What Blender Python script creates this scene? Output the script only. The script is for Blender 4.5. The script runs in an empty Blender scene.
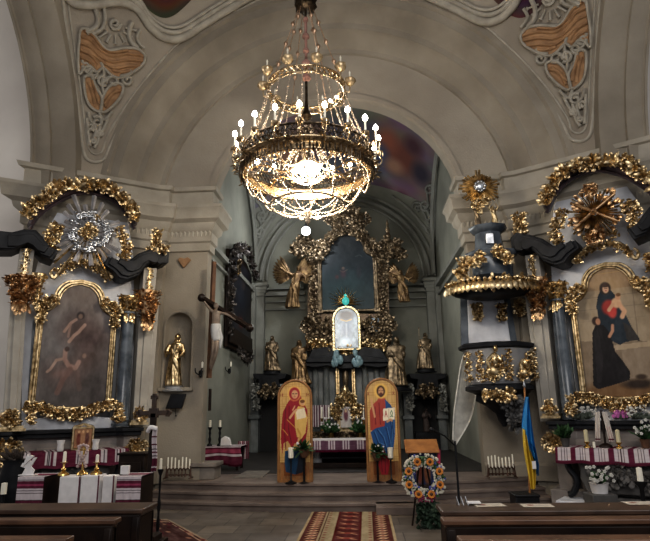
import bpy, bmesh, math, random
import numpy as np
from mathutils import Vector, Matrix
R0 = random.Random(7)
PI = math.pi
sc = bpy.context.scene
COL = sc.collection
rad = math.radians
sin, cos = math.sin, math.cos
# ---------------------------------------------------------------- camera geometry
F = 560.; CX = 325.; CY = 270.5; PITCH = rad(13.8); ROLL = rad(1.0); YAW = rad(3.3); EYE = 1.6
AX = -.4                      # x of the church's long axis
def ray(px, py):
    u = (px-CX)/F; v = -(py-CY)/F
    c, s = cos(ROLL), sin(ROLL); u, v = u*c+v*s, -u*s+v*c
    x, y, z = u, 1.0, v
    c, s = cos(PITCH), sin(PITCH); y, z = y*c-z*s, y*s+z*c
    c, s = cos(YAW), sin(YAW)
    return Vector((x*c-y*s, x*s+y*c, z))
def atY(px, py, Y):
    r = ray(px, py); t = Y/r.y
    return Vector((r.x*t, Y, EYE+r.z*t))
def atZ(px, py, Z):
    r = ray(px, py); t = (Z-EYE)/r.z
    return Vector((r.x*t, r.y*t, Z))
def onSphere(px, py, c, R, far=True):
    r = ray(px, py).normalized(); o = Vector((0, 0, EYE))-Vector(c)
    b = o.dot(r); q = b*b-(o.dot(o)-R*R)
    t = -b+math.sqrt(max(q, 0))
    return Vector((0, 0, EYE))+r*t
class Fr:
    """upright frame on a wall: x to the viewer's right, y into the wall, z up"""
    def __init__(s, ox, oy, th=0):
        s.o = Vector((ox, oy, 0)); s.th = th
        s.ux = Vector((cos(th), sin(th), 0)); s.uy = Vector((-sin(th), cos(th), 0))
    def L(s, px, py, y0=0):
        r = ray(px, py); o = Vector((0, 0, EYE))-s.o
        t = (y0-o.dot(s.uy))/r.dot(s.uy)
        p = o+r*t
        return Vector((p.dot(s.ux), y0, p.z))
    def W(s, p):
        return s.o+s.ux*p[0]+s.uy*p[1]+Vector((0, 0, p[2]))
    def at(s, px, py, y0=0):
        return s.W(s.L(px, py, y0))
# ---------------------------------------------------------------- materials
MATS = {}
def newmat(name):
    m = bpy.data.materials.new(name); m.use_nodes = True
    nt = m.node_tree; b = nt.nodes['Principled BSDF']
    return m, nt, b
def mat(name, col, rough=.6, metal=0., var=.15, scale=8., bump=0., bscale=None, col2=None, emis=None, es=0., alpha=1., spec=.5, trans=0.):
    if name in MATS: return MATS[name]
    m, nt, b = newmat(name); N = nt.nodes; L = nt.links
    b.inputs['Roughness'].default_value = rough; b.inputs['Metallic'].default_value = metal
    b.inputs['Specular IOR Level'].default_value = spec
    if trans: b.inputs['Transmission Weight'].default_value = trans
    c = (*col, 1)
    if var > 0 or col2:
        tc = N.new('ShaderNodeTexCoord'); nz = N.new('ShaderNodeTexNoise')
        nz.inputs['Scale'].default_value = scale; nz.inputs['Detail'].default_value = 5
        L.new(tc.outputs['Object'], nz.inputs['Vector'])
        cr = N.new('ShaderNodeValToRGB')
        a = col2 if col2 else [x*(1-var) for x in col]
        d = col if col2 else [min(1, x*(1+var)) for x in col]
        cr.color_ramp.elements[0].color = (*a, 1); cr.color_ramp.elements[0].position = .35
        cr.color_ramp.elements[1].color = (*d, 1); cr.color_ramp.elements[1].position = .65
        L.new(nz.outputs['Fac'], cr.inputs['Fac']); L.new(cr.outputs['Color'], b.inputs['Base Color'])
    else:
        b.inputs['Base Color'].default_value = c
    if bump:
        tc2 = N.new('ShaderNodeTexCoord'); n2 = N.new('ShaderNodeTexNoise'); n2.inputs['Scale'].default_value = bscale or scale*3
        n2.inputs['Detail'].default_value = 4
        bp = N.new('ShaderNodeBump'); bp.inputs['Strength'].default_value = bump; bp.inputs['Distance'].default_value = .02
        L.new(tc2.outputs['Object'], n2.inputs['Vector']); L.new(n2.outputs['Fac'], bp.inputs['Height']); L.new(bp.outputs['Normal'], b.inputs['Normal'])
    if emis:
        b.inputs['Emission Color'].default_value = (*emis, 1); b.inputs['Emission Strength'].default_value = es
    MATS[name] = m; return m
def vcmat(name, rough=.6, spec=.3, bump=0, emis=0):
    if name in MATS: return MATS[name]
    m, nt, b = newmat(name); a = nt.nodes.new('ShaderNodeVertexColor'); a.layer_name = 'Col'
    nt.links.new(a.outputs['Color'], b.inputs['Base Color'])
    b.inputs['Roughness'].default_value = rough; b.inputs['Specular IOR Level'].default_value = spec
    if emis:
        nt.links.new(a.outputs['Color'], b.inputs['Emission Color']); b.inputs['Emission Strength'].default_value = emis
    MATS[name] = m; return m
plaster = mat('plaster', (.335, .295, .238), .85, var=0, scale=.9, col2=(.225, .195, .155), bump=.25, bscale=30)
plaster_band = mat('plaster_band', (.36, .318, .26), .85, scale=.8, col2=(.265, .23, .187), bump=.25, bscale=30)
plaster_light = mat('plaster_light', (.60, .57, .53), .85, scale=.7, col2=(.50, .47, .44), bump=.1, bscale=30)
plaster_cool = mat('plaster_cool', (.29, .29, .245), .85, scale=.8, col2=(.20, .20, .17), bump=.2, bscale=25)
plaster_cool2 = mat('plaster_cool_trim', (.29, .29, .26), .85, scale=1.5, col2=(.20, .20, .18))
stucco = mat('stucco_relief', (.44, .405, .345), .85, scale=5, col2=(.33, .30, .25), spec=.2)
ochre = mat('ochre_relief', (.42, .25, .13), .75, scale=6, col2=(.27, .155, .08))
gold = mat('gold', (.88, .69, .42), .35, 1., scale=14, col2=(.30, .21, .105))
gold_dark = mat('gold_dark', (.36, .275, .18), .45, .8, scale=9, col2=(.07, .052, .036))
gold_red = mat('gold_copper', (.76, .52, .30), .38, 1., scale=12, col2=(.20, .105, .055))
silver = mat('silver', (.75, .76, .78), .3, 1., scale=10, col2=(.35, .36, .38))
marble_grey = mat('marble_grey', (.34, .335, .335), .35, scale=3.5, col2=(.24, .25, .27))
marble_pale = mat('marble_pale', (.74, .745, .78), .4, scale=3, col2=(.50, .505, .54))
marble_blue = mat('marble_blue', (.13, .15, .175), .22, scale=4, col2=(.05, .06, .075))
marble_dark = mat('marble_dark', (.026, .027, .031), .5, scale=4, col2=(.010, .010, .012), spec=.2)
marble_purple = mat('marble_purple', (.09, .06, .07), .4, scale=5, col2=(.04, .03, .035))
stone = mat('step_stone', (.205, .162, .138), .7, scale=2.2, col2=(.118, .088, .074), bump=.2)
wood_dark = mat('wood_dark', (.022, .012, .008), .5, scale=6, col2=(.009, .005, .004), spec=.25)
wood_brown = mat('wood_brown', (.15, .075, .042), .4, scale=5, col2=(.08, .04, .024))
wood_orange = mat('wood_orange', (.42, .19, .06), .4, scale=7, col2=(.27, .11, .035))
white_cloth = mat('white_cloth', (.72, .69, .68), .9, var=.08, scale=10)
wax = mat('wax', (.85, .80, .68), .5, var=.04)
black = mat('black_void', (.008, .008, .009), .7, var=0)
black_metal = mat('black_metal', (.02, .02, .022), .4, .6, var=.2)
brass = mat('brass', (.72, .48, .18), .25, 1., var=.25, scale=20)
leafgreen = mat('leaf_green', (.035, .085, .03), .6, var=.5, scale=20)
skin = mat('painted_flesh', (.55, .36, .26), .5, var=.1)
# ---------------------------------------------------------------- mesh builder
class MB:
    def __init__(s): s.v = []; s.f = []; s.M = Matrix()
    def add(s, vs, fs):
        o = len(s.v); M = s.M
        s.v += [tuple(M @ Vector(p)) for p in vs]; s.f += [tuple(i+o for i in q) for q in fs]
        return s
    def box(s, c, d, rz=0, taper=1):
        x, y, z = d[0]/2, d[1]/2, d[2]/2; vs = []
        cr, sr = cos(rz), sin(rz)
        for k in (-1, 1):
            t = taper if k > 0 else 1
            for a, b in ((-1, -1), (1, -1), (1, 1), (-1, 1)):
                X, Y = a*x*t, b*y*t; vs.append((c[0]+X*cr-Y*sr, c[1]+X*sr+Y*cr, c[2]+k*z))
        return s.add(vs, [(0, 3, 2, 1), (4, 5, 6, 7), (0, 1, 5, 4), (1, 2, 6, 5), (2, 3, 7, 6), (3, 0, 4, 7)])
    def tube(s, pts, r, n=6, closed=False, flat=1.):
        pts = [Vector(p) for p in pts]; m = len(pts)
        rr = r if isinstance(r, (list, tuple)) else [r]*m
        vs = []; up = None
        for i, p in enumerate(pts):
            a = pts[i-1] if (i > 0 or closed) else p; b = pts[(i+1) % m] if (i < m-1 or closed) else p
            t = (b-a)
            t = t.normalized() if t.length > 1e-9 else Vector((0, 0, 1))
            if up is None:
                up = Vector((0, 1, 0)) if abs(t.y) < .9 else Vector((1, 0, 0))
            sd = t.cross(up)
            if sd.length < 1e-6: sd = t.cross(Vector((1, 0, .1)))
            sd.normalize(); up = sd.cross(t).normalized()
            for k in range(n):
                an = 2*PI*k/n
                vs.append(p+sd*cos(an)*rr[i]+up*sin(an)*rr[i]*flat)
        fs = []
        for i in range(m if closed else m-1):
            j = (i+1) % m
            for k in range(n):
                l = (k+1) % n; fs.append((i*n+k, i*n+l, j*n+l, j*n+k))
        if not closed: fs += [tuple(range(n))[::-1], tuple((m-1)*n+k for k in range(n))]
        return s.add(vs, fs)
    def lathe(s, prof, n=16, c=(0, 0, 0), sx=1, sy=1, a0=0, a1=2*PI, wob=None):
        full = abs(a1-a0-2*PI) < 1e-6; m = n if full else n+1; vs = []
        for r, z in prof:
            for k in range(m):
                a = a0+(a1-a0)*k/n; q = r*(1+(wob(a, z) if wob else 0))
                vs.append((c[0]+q*cos(a)*sx, c[1]+q*sin(a)*sy, c[2]+z))
        fs = []
        for i in range(len(prof)-1):
            for k in range(n):
                l = (k+1) % m if full else k+1; fs.append((i*m+k, i*m+l, (i+1)*m+l, (i+1)*m+k))
        if full: fs += [tuple(range(m))[::-1], tuple((len(prof)-1)*m+k for k in range(m))]
        return s.add(vs, fs)
    def ball(s, c, r, n=8, m=6):
        if not isinstance(r, (tuple, list)): r = (r, r, r)
        vs = [(c[0], c[1], c[2]-r[2])]
        for i in range(1, m):
            th = PI*i/m
            for k in range(n):
                a = 2*PI*k/n; vs.append((c[0]+r[0]*sin(th)*cos(a), c[1]+r[1]*sin(th)*sin(a), c[2]-r[2]*cos(th)))
        vs.append((c[0], c[1], c[2]+r[2])); fs = []
        for k in range(n):
            l = (k+1) % n; fs.append((0, 1+l, 1+k)); b = 1+(m-2)*n; fs.append((b+k, b+l, len(vs)-1))
            for i in range(m-2): fs.append((1+i*n+k, 1+i*n+l, 1+(i+1)*n+l, 1+(i+1)*n+k))
        return s.add(vs, fs)
    def prism(s, poly, y0, y1):          # polygon in x,z extruded along y
        n = len(poly); vs = [(p[0], y0, p[1]) for p in poly]+[(p[0], y1, p[1]) for p in poly]
        fs = [tuple(range(n)), tuple(range(n, 2*n))[::-1]]+[(i, i+n, (i+1) % n+n, (i+1) % n) for i in range(n)]
        return s.add(vs, fs)
    def prismz(s, poly, z0, z1):         # polygon in x,y extruded along z
        n = len(poly); vs = [(p[0], p[1], z0) for p in poly]+[(p[0], p[1], z1) for p in poly]
        fs = [tuple(range(n))[::-1], tuple(range(n, 2*n))]+[(i, (i+1) % n, (i+1) % n+n, i+n) for i in range(n)]
        return s.add(vs, fs)
    def leaf(s, p, d, nrm, L, W, curl=.5):
        """curled acanthus-like blade: p base, d direction, nrm facing"""
        p = Vector(p); d = Vector(d).normalized(); nrm = Vector(nrm); nrm = (nrm-d*nrm.dot(d))
        nrm = nrm.normalized() if nrm.length > 1e-6 else d.orthogonal().normalized()
        sd = d.cross(nrm); vs = []; k = 4
        for i in range(k):
            t = i/k; w = W*(.35+1.3*t*(1-t)*2.0)*.5*(1 if i % 2 == 0 else 1.25)
            a = curl*t*1.8
            q = p+d*(L*t*(1-.25*t*abs(curl)))+nrm*(L*(.15*sin(t*PI)+curl*t*t*.6))
            ridge = nrm*W*.22
            vs += [q-sd*w, q+ridge, q+sd*w]
        tip = p+d*L*(1-.25*abs(curl))+nrm*L*curl*.75
        vs.append(tip); fs = []
        for i in range(k-1):
            b = i*3; fs += [(b, b+1, b+4, b+3), (b+1, b+2, b+5, b+4)]
        b = (k-1)*3; fs += [(b, b+1, len(vs)-1), (b+1, b+2, len(vs)-1)]
        return s.add(vs, fs)
    def scroll(s, c, r, turns=1.4, th=.012, a0=0, sgn=1, ex=(1, 0, 0), ez=(0, 0, 1), n=14, sect=5, lift=0):
        ex = Vector(ex); ez = Vector(ez); c = Vector(c); pts = []; rr = []; nn = ex.cross(ez).normalized()
        for i in range(n+1):
            t = i/n; a = a0+sgn*turns*2*PI*t; q = r*(1-.82*t)
            pts.append(c+ex*cos(a)*q+ez*sin(a)*q+nn*lift*t); rr.append(th*(1-.3*t))
        s.tube(pts, rr, sect)
        s.ball(pts[-1], th*1.6, 6, 4); return s
    def build(s, name, m, parent=None, label=None, smooth=40, bevel=0, kind=None, cat=None, group=None, remesh=0, loc=None, sub=0):
        me = bpy.data.meshes.new(name); me.from_pydata(s.v, [], s.f); me.materials.append(m)
        bm = bmesh.new(); bm.from_mesh(me); bmesh.ops.recalc_face_normals(bm, faces=bm.faces); bm.to_mesh(me); bm.free()
        me.polygons.foreach_set('use_smooth', [True]*len(me.polygons))
        if smooth < 180: me.set_sharp_from_angle(angle=rad(smooth))
        o = bpy.data.objects.new(name, me); COL.objects.link(o)
        if loc is not None:
            me.transform(Matrix.Translation(-Vector(loc))); o.location = loc
        if parent: o.parent = parent
        tag(o, label, cat, group, kind)
        if bevel:
            b = o.modifiers.new('b', 'BEVEL'); b.width = bevel; b.segments = 2; b.limit_method = 'ANGLE'
        if remesh:
            b = o.modifiers.new('r', 'REMESH'); b.mode = 'VOXEL'; b.voxel_size = remesh; b.use_smooth_shade = True
        if sub:
            b = o.modifiers.new('s', 'SUBSURF'); b.levels = sub; b.render_levels = sub
        return o
def tag(o, label=None, cat=None, group=None, kind=None):
    if label: o['label'] = label
    if cat: o['category'] = cat
    if group: o['group'] = group
    if kind: o['kind'] = kind
    return o
def thing(name, label, cat, loc=(0, 0, 0), rz=0, group=None):
    o = bpy.data.objects.new(name, None); COL.objects.link(o); o.location = loc; o.rotation_euler = (0, 0, rz)
    o.empty_display_size = .1
    return tag(o, label, cat, group)
def copytree(o, loc=None, label=None, rz=None, parent=None, first=True):
    c = o.copy(); COL.objects.link(c)
    if parent: c.parent = parent
    if first:
        if loc is not None: c.location = loc
        if label: c['label'] = label
        if rz is not None: c.rotation_euler = (0, 0, rz)
    for ch in list(o.children): copytree(ch, parent=c, first=False)
    return c
def struct(mb, name, m, smooth=30, parent=None, **k): return mb.build(name, m, parent, smooth=smooth, kind='structure', **k)
# ---- ornament made of curled blades, scrolls and beads
FN, FL = 2.0, .66
def foliage(mb, pts, w, n, L=.12, rnd=None, depth=.06, flow=.6, scr=.18, nrm=(0, -1, 0), beads=.12):
    """clothes a path (local x,y,z points) of half width w with n pieces of gilt acanthus"""
    rnd = rnd or R0; n = int(n*FN); L = L*FL; pts = [Vector(p) for p in pts]; nrm = Vector(nrm).normalized()
    seg = [(pts[i+1]-pts[i]).length for i in range(len(pts)-1)]; T = sum(seg) or 1
    for k in range(n):
        u = (k+rnd.random())/n*T; i = 0
        while i < len(seg)-1 and u > seg[i]: u -= seg[i]; i += 1
        t = u/seg[i] if seg and seg[i] > 0 else 0
        p = pts[i].lerp(pts[i+1], t) if seg else pts[0]
        tan = (pts[i+1]-pts[i]).normalized() if seg else Vector((1, 0, 0))
        sd = tan.cross(nrm).normalized(); ww = w if not isinstance(w, (list, tuple)) else w[i]+(w[min(i+1, len(w)-1)]-w[i])*t
        off = rnd.uniform(-1, 1)
        q = p+sd*off*ww*.75+nrm*rnd.uniform(0, depth)
        l = L*rnd.uniform(.6, 1.25)
        x = rnd.random()
        if x < scr:
            mb.scroll(q+nrm*.01, l*.42, rnd.uniform(1, 1.5), l*.1, rnd.uniform(0, 6.28), rnd.choice((-1, 1)), tan, sd, 10, 4, lift=-l*.25)
        elif x < scr+beads: mb.ball(q+nrm*l*.15, l*.2, 6, 4)
        else:
            d = tan*rnd.uniform(-.4, 1)*flow+sd*(off*.9+rnd.uniform(-.7, .7))+nrm*rnd.uniform(.1, .55)
            mb.leaf(q, d, nrm+sd*rnd.uniform(-.5, .5), l, l*rnd.uniform(.38, .6), rnd.uniform(-.35, .9))
    return mb
def arc(cx, cz, r, a0, a1, n=16, y=0, rz=None):
    return [Vector((cx+r*cos(rad(a0+(a1-a0)*i/n)), y, cz+(rz or r)*sin(rad(a0+(a1-a0)*i/n)))) for i in range(n+1)]
def smooth_path(pts, k=6, closed=False):
    P = [Vector(p) for p in pts]; n = len(P); out = []
    for i in range(n if closed else n-1):
        if closed: a, b, c, d = P[i-1], P[i], P[(i+1) % n], P[(i+2) % n]
        else: a, b, c, d = P[max(i-1, 0)], P[i], P[i+1], P[min(i+2, n-1)]
        for j in range(k):
            t = j/k; out.append(.5*((2*b)+(c-a)*t+(2*a-5*b+4*c-d)*t*t+(-a+3*b-3*c+d)*t**3))
    if not closed: out.append(P[-1])
    return out
# ---------------------------------------------------------------- painted panels (vertex colours)
def s2l(c): return tuple(((x+.055)/1.055)**2.4 if x > .04045 else x/12.92 for x in [q/255. for q in c])
class Pic:
    """numpy picture, x right 0..1, z up 0..1 (aspect a = width/height)"""
    def __init__(s, nx, ny, bg=(128, 128, 128), seed=1):
        s.nx, s.ny = nx, ny; s.a = nx/ny
        s.X, s.Z = np.meshgrid(np.linspace(0, 1, nx), np.linspace(0, 1, ny))
        s.C = np.ones((ny, nx, 3))*np.array(bg, float); s.rs = np.random.RandomState(seed)
    kx = 1.
    def mix(s, m, col, al=1.):
        m = np.clip(m*al, 0, 1)[..., None]; s.C = s.C*(1-m)+np.array(col, float)*m; return s
    def ell(s, cx, cz, rx, rz, col, al=1., soft=.15, rot=0):
        cx = .5+(cx-.5)*s.kx; rx = rx*s.kx; dx, dz = (s.X-cx), (s.Z-cz); c, n = cos(rot), sin(rot)
        ddx = dx*s.a; u = (ddx*c+dz*n)/(rx*s.a); v = (-ddx*n+dz*c)/rz
        d = np.sqrt(u*u+v*v); return s.mix((1-d)/max(soft, 1e-3)+.5, col, al)
    def poly(s, pts, col, al=1.):
        pts = [(.5+(a-.5)*s.kx, b) for a, b in pts]; ins = np.zeros_like(s.X, bool); n = len(pts)
        for i in range(n):
            x0, z0 = pts[i]; x1, z1 = pts[(i+1) % n]
            if z0 == z1: continue
            c = ((s.Z >= min(z0, z1)) & (s.Z < max(z0, z1))) & (s.X < (s.Z-z0)/(z1-z0)*(x1-x0)+x0)
            ins ^= c
        return s.mix(ins.astype(float), col, al)
    def line(s, pts, w, col, al=1.):
        m = np.zeros_like(s.X); pts = [(.5+(a-.5)*s.kx, b) for a, b in pts]
        for (x0, z0), (x1, z1) in zip(pts, pts[1:]):
            dx, dz = (x1-x0)*s.a, z1-z0; L2 = dx*dx+dz*dz+1e-9
            t = np.clip((((s.X-x0)*s.a)*dx+(s.Z-z0)*dz)/L2, 0, 1)
            d = np.hypot((s.X-x0)*s.a-t*dx, (s.Z-z0)-t*dz); m = np.maximum(m, np.clip((w-d)/(w*.5)+.5, 0, 1))
        return s.mix(m, col, al)
    def noise(s, amp=12, k=8, mono=True):
        for o in range(3):
            kk = k*2**o; g = s.rs.rand(kk+2, kk+2, 1 if mono else 3)
            xi = s.X*kk; zi = s.Z*kk; x0 = np.floor(xi).astype(int); z0 = np.floor(zi).astype(int)
            fx = (xi-x0)[..., None]; fz = (zi-z0)[..., None]; fx = fx*fx*(3-2*fx); fz = fz*fz*(3-2*fz)
            v = g[z0, x0]*(1-fx)*(1-fz)+g[z0, x0+1]*fx*(1-fz)+g[z0+1, x0]*(1-fx)*fz+g[z0+1, x0+1]*fx*fz
            s.C = s.C+(v-.5)*2*amp/(1.5**o)
        return s
def panel(pic, name, m, fn, parent=None, inside=None, **k):
    """grid mesh coloured by pic; fn(u,v)->point; inside(u,v)->bool keeps faces"""
    nx, ny = pic.nx, pic.ny
    vs = [fn(i/(nx-1), j/(ny-1)) for j in range(ny) for i in range(nx)]
    fs = []
    for j in range(ny-1):
        for i in range(nx-1):
            if inside is None or inside((i+.5)/(nx-1), (j+.5)/(ny-1)): a = j*nx+i; fs.append((a, a+1, a+nx+1, a+nx))
    me = bpy.data.meshes.new(name); me.from_pydata([tuple(v) for v in vs], [], fs); me.materials.append(m)
    c = np.clip(pic.C/255., 0, 1); c = np.where(c > .04045, ((c+.055)/1.055)**2.4, c/12.92)
    ca = me.color_attributes.new('Col', 'FLOAT_COLOR', 'POINT')
    ca.data.foreach_set('color', np.concatenate([c.reshape(-1, 3), np.ones((nx*ny, 1))], 1).ravel().astype(np.float32))
    bm = bmesh.new(); bm.from_mesh(me)
    lo = [v for v in bm.verts if not v.link_faces]; bmesh.ops.delete(bm, geom=lo, context='VERTS'); bm.to_mesh(me); bm.free()
    o = bpy.data.objects.new(name, me); COL.objects.link(o)
    if parent: o.parent = parent
    tag(o, k.get('label'), k.get('cat'), k.get('group'), k.get('kind')); return o
# ================================================================ SETTING
def offset(poly, d):
    """offset an open plan polyline by d to its left"""
    n = len(poly); out = []
    for i in range(n):
        P = Vector(poly[i]); a = (P-Vector(poly[i-1])).normalized() if i else None
        b = (Vector(poly[i+1])-P).normalized() if i < n-1 else None
        a = a or b; b = b or a
        na, nb = Vector((-a.y, a.x)), Vector((-b.y, b.x)); m = na+nb
        if m.length < 1e-6: out.append(P+na*d); continue
        m.normalize(); out.append(P+m*d/max(m.dot(na), .3))
    return out
def sweep(mb, plan, prof):
    rows = [[(q.x, q.y, z) for q in offset(plan, d)] for d, z in prof]; n = len(plan)
    mb.add([p for r in rows for p in r], [(i*n+k, i*n+k+1, (i+1)*n+k+1, (i+1)*n+k) for i in range(len(rows)-1) for k in range(n-1)])
def mir(s, pts): return [(AX+s*x, y) for x, y in pts]
PLAN = [(3.0, 11.1), (2.6, 11.1), (2.6, 10.8), (3.45, 10.8), (3.47, 10.66), (3.62, 10.62), (5.52, 9.37), (5.52, 10.19)]
plaster_trim = mat('plaster_trim', (.40, .36, .30), .8, scale=2, col2=(.30, .27, .22), bump=.15, bscale=30)
ENT = [(0, 4.72), (.05, 4.74), (.05, 4.9), (.09, 4.93), (.09, 5.12), (.16, 5.2), (.18, 5.3), (.27, 5.36), (.29, 5.52), (.33, 5.58), (.33, 5.64), (.1, 5.7), (.1, 5.98), (.16, 6.0), (.18, 6.08), (-.3, 6.1)]
for s, side in ((-1, 'left'), (1, 'right')):
    P = mir(s, PLAN)
    if s < 0: pass
    sg = -1 if s > 0 else 1     # sweep offsets go to the left of travel; mirror flips the side
    prof = lambda pr: [(d*-s*1, z) for d, z in pr]
    mb = MB()
    niche = s < 0
    rows = P
    for i in range(len(P)-1):
        (x0, y0), (x1, y1) = P[i], P[i+1]
        if i == 2 and niche: continue
        mb.add([(x0, y0, 0), (x1, y1, 0), (x1, y1, 6.04), (x0, y0, 6.04)], [(0, 1, 2, 3)])
    if niche:
        a = atY(163, 388, 10.8); b = atY(190, 388, 10.8); zb = a.z; cxn = (a.x+b.x)/2; hw = (b.x-a.x)/2
        zt = atY(177, 313, 10.8).z; zs = zt-hw
        x0, x1 = P[3][0], P[2][0]; y = 10.8
        mb.add([(x0, y, 0), (x1, y, 0), (x1, y, zb), (x0, y, zb)], [(0, 1, 2, 3)])
        mb.add([(x0, y, zb), (cxn-hw, y, zb), (cxn-hw, y, zs), (x0, y, zs)], [(0, 1, 2, 3)])
        mb.add([(cxn+hw, y, zb), (x1, y, zb), (x1, y, zs), (cxn+hw, y, zs)], [(0, 1, 2, 3)])
        N = 12; ar = [(cxn-hw*cos(PI*i/N), zs+hw*sin(PI*i/N)) for i in range(N+1)]
        mb.add([(x0, y, zs), (x0, y, 6.04)]+[(p[0], y, p[1]) for p in ar[:N//2+1]]+[(cxn, y, 6.04)], [tuple([0]+list(range(2, 3+N//2))+[3+N//2, 1])])
        mb.add([(x1, y, zs), (x1, y, 6.04)]+[(p[0], y, p[1]) for p in ar[N//2:]][::1]+[(cxn, y, 6.04)], [tuple([0, 1, 3+N//2]+list(range(2, 3+N//2)))])
        # concave recess
        rows_ = []
        for t in range(9):
            ph = PI*t/8; rows_.append([(cxn-hw*cos(ph), y+hw*.9*sin(ph), zb), (cxn-hw*cos(ph), y+hw*.9*sin(ph), zs)])
        mb.add([p for r in rows_ for p in r], [(2*i, 2*i+2, 2*i+3, 2*i+1) for i in range(8)])
        mb.add([r[0] for r in rows_], [tuple(range(9))])
        dome = [[(cxn-hw*cos(PI*t/8)*cos(e), y+hw*.9*sin(PI*t/8)*cos(e), zs+hw*sin(e)) for t in range(9)] for e in [PI/2*k/6 for k in range(7)]]
        mb.add([p for r in dome for p in r], [(i*9+k, i*9+k+1, i*9+k+10, i*9+k+9) for i in range(6) for k in range(8)])
        # moulded frame round the recess
        fr = [Vector((cxn-hw*1.08, y-.01, zb))]+[Vector((cxn-hw*1.08*cos(PI*i/N), y-.01, zs+hw*1.08*sin(PI*i/N))) for i in range(N+1)]+[Vector((cxn+hw*1.08, y-.01, zb))]
        mb.tube(fr, .025, 6); mb.box((cxn, y-.03, zb-.03), (hw*2.5, .12, .06))
    struct(mb, 'wall_'+side, plaster)
    mb = MB(); sweep(mb, P[2:8], [(-s*d, z) for d, z in [(0, .3), (.06, .3), (.06, .55), (0, .6)]]); struct(mb, 'baseboard_'+side, plaster)
    mb = MB(); sweep(mb, P[:8], [(-s*d, z) for d, z in ENT]); struct(mb, 'trim_1' if s < 0 else 'trim_2', plaster_trim)
    mb = MB(); mb.prismz([P[0], P[1], P[2], P[3], P[4], (P[4][0], 11.1)], 6.0, 6.06); struct(mb, 'trim_8' if s < 0 else 'trim_9', plaster)
    # row of small drops under the cornice
    mb = MB(); pl = offset(P, -s*.09)
    for (i0, i1) in ((2, 3), (5, 6)):
        A, B = Vector(pl[i0]), Vector(pl[i1]); n = int((B-A).length/.085)
        for k in range(n):
            q = A.lerp(B, (k+.5)/n); mb.lathe([(.012, -.09), (.026, -.02), (.02, .04)], 6, (q.x, q.y, 5.12))
    struct(mb, 'trim_10' if s < 0 else 'trim_11', stucco)
def arcring(Y, R, cz, n=48): return [(AX+R*cos(PI*i/n), Y, cz+R*sin(PI*i/n)) for i in range(n+1)]
def loft(mb, rings):
    n = len(rings[0]); mb.add([p for r in rings for p in r], [(i*n+k, i*n+k+1, (i+1)*n+k+1, (i+1)*n+k) for i in range(len(rings)-1) for k in range(n-1)])
mb = MB(); loft(mb, [arcring(Y, R, c) for Y, R, c in [(10.0, 4.63, 5.6), (10.0, 4.5, 5.6), (10.08, 4.47, 5.6), (10.08, 4.3, 5.58), (10.2, 4.25, 5.57), (10.42, 4.08, 5.55), (10.42, 3.96, 5.53), (10.5, 3.93, 5.53), (10.74, 3.72, 5.5), (10.74, 3.62, 5.5), (10.8, 3.6, 5.5)]]); struct(mb, 'trim_3', plaster)
mb = MB(); loft(mb, [arcring(Y, R, c) for Y, R, c in [(10.79, 3.6, 5.5), (10.79, 2.72, 5.45), (10.74, 2.70, 5.45), (10.74, 2.6, 5.45), (10.79, 2.57, 5.45), (11.1, 2.57, 5.45), (11.1, 3.4, 5.45), (11.1, 5, 5.45)]]); struct(mb, 'wall_chancel_arch', plaster_band)
# chancel arch face above cornice sides
# crossing sail vault
YC = 5.0; SX = 4.85; SR = math.sqrt(4.63**2+25)
def sail(name, c, R, cuts, m, n=96, kind='structure'):
    bm = bmesh.new(); bmesh.ops.create_uvsphere(bm, u_segments=n, v_segments=n//2, radius=R)
    bmesh.ops.translate(bm, verts=bm.verts, vec=c)
    for co, no in cuts:
        bmesh.ops.bisect_plane(bm, geom=bm.verts[:]+bm.edges[:]+bm.faces[:], plane_co=co, plane_no=no, clear_outer=True)
    me = bpy.data.meshes.new(name); bm.to_mesh(me); bm.free(); me.materials.append(m)
    me.polygons.foreach_set('use_smooth', [True]*len(me.polygons))
    o = bpy.data.objects.new(name, me); COL.objects.link(o); o['kind'] = kind; return o
SC = (AX, YC, 5.6)
ceil = sail('ceiling', SC, SR, [((0, 10, 0), (0, 1, 0)), ((AX+SX, 0, 0), (1, 0, 0)), ((AX-SX, 0, 0), (-1, 0, 0)), ((0, 0, 5.6), (0, 0, -1)), ((0, 1.5, 0), (0, -1, 0))], plaster_band)
# transept arches (left and right)
for s, nm in ((-1, 'trim_4'), (1, 'trim_5')):
    mb = MB(); n = 40
    def ring(X, R): return [(AX+s*X, YC+R*cos(PI*i/n), 5.6+R*sin(PI*i/n)) for i in range(n+1)]
    loft(mb, [ring(*q) for q in [(4.85, 4.8), (4.85, 4.56), (4.93, 4.53), (5.25, 4.45), (5.25, 4.38), (5.32, 4.36), (5.5, 4.33), (5.52, 4.3), (5.52, 4.27), (5.56, 4.26), (5.56, 7)]]); struct(mb, nm, plaster)
# transept vault and end walls beyond the arches
for s, nm in ((-1, 'wall_transept_left'), (1, 'wall_transept_right')):
    mb = MB()
    mb.add([(AX+s*5.5, 10.2, 0), (AX+s*14, 10.2, 0), (AX+s*14, 10.2, 12), (AX+s*5.5, 10.2, 12)], [(0, 1, 2, 3)])
    mb.add([(AX+s*14, 10.2, 0), (AX+s*14, -2, 0), (AX+s*14, -2, 12), (AX+s*14, 10.2, 12)], [(0, 1, 2, 3)])
    struct(mb, nm, plaster_light)
mb = MB()   # coved vault of the left transept
for s in (-1,):
    n = 24; rows = [[(AX+s*X, YC+5.2*cos(PI*i/n), 6.2+5.2*sin(PI*i/n)) for i in range(n+1)] for X in (5.58, 14)]
    loft(mb, rows)
struct(mb, 'ceiling_transept', plaster_light)
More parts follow.
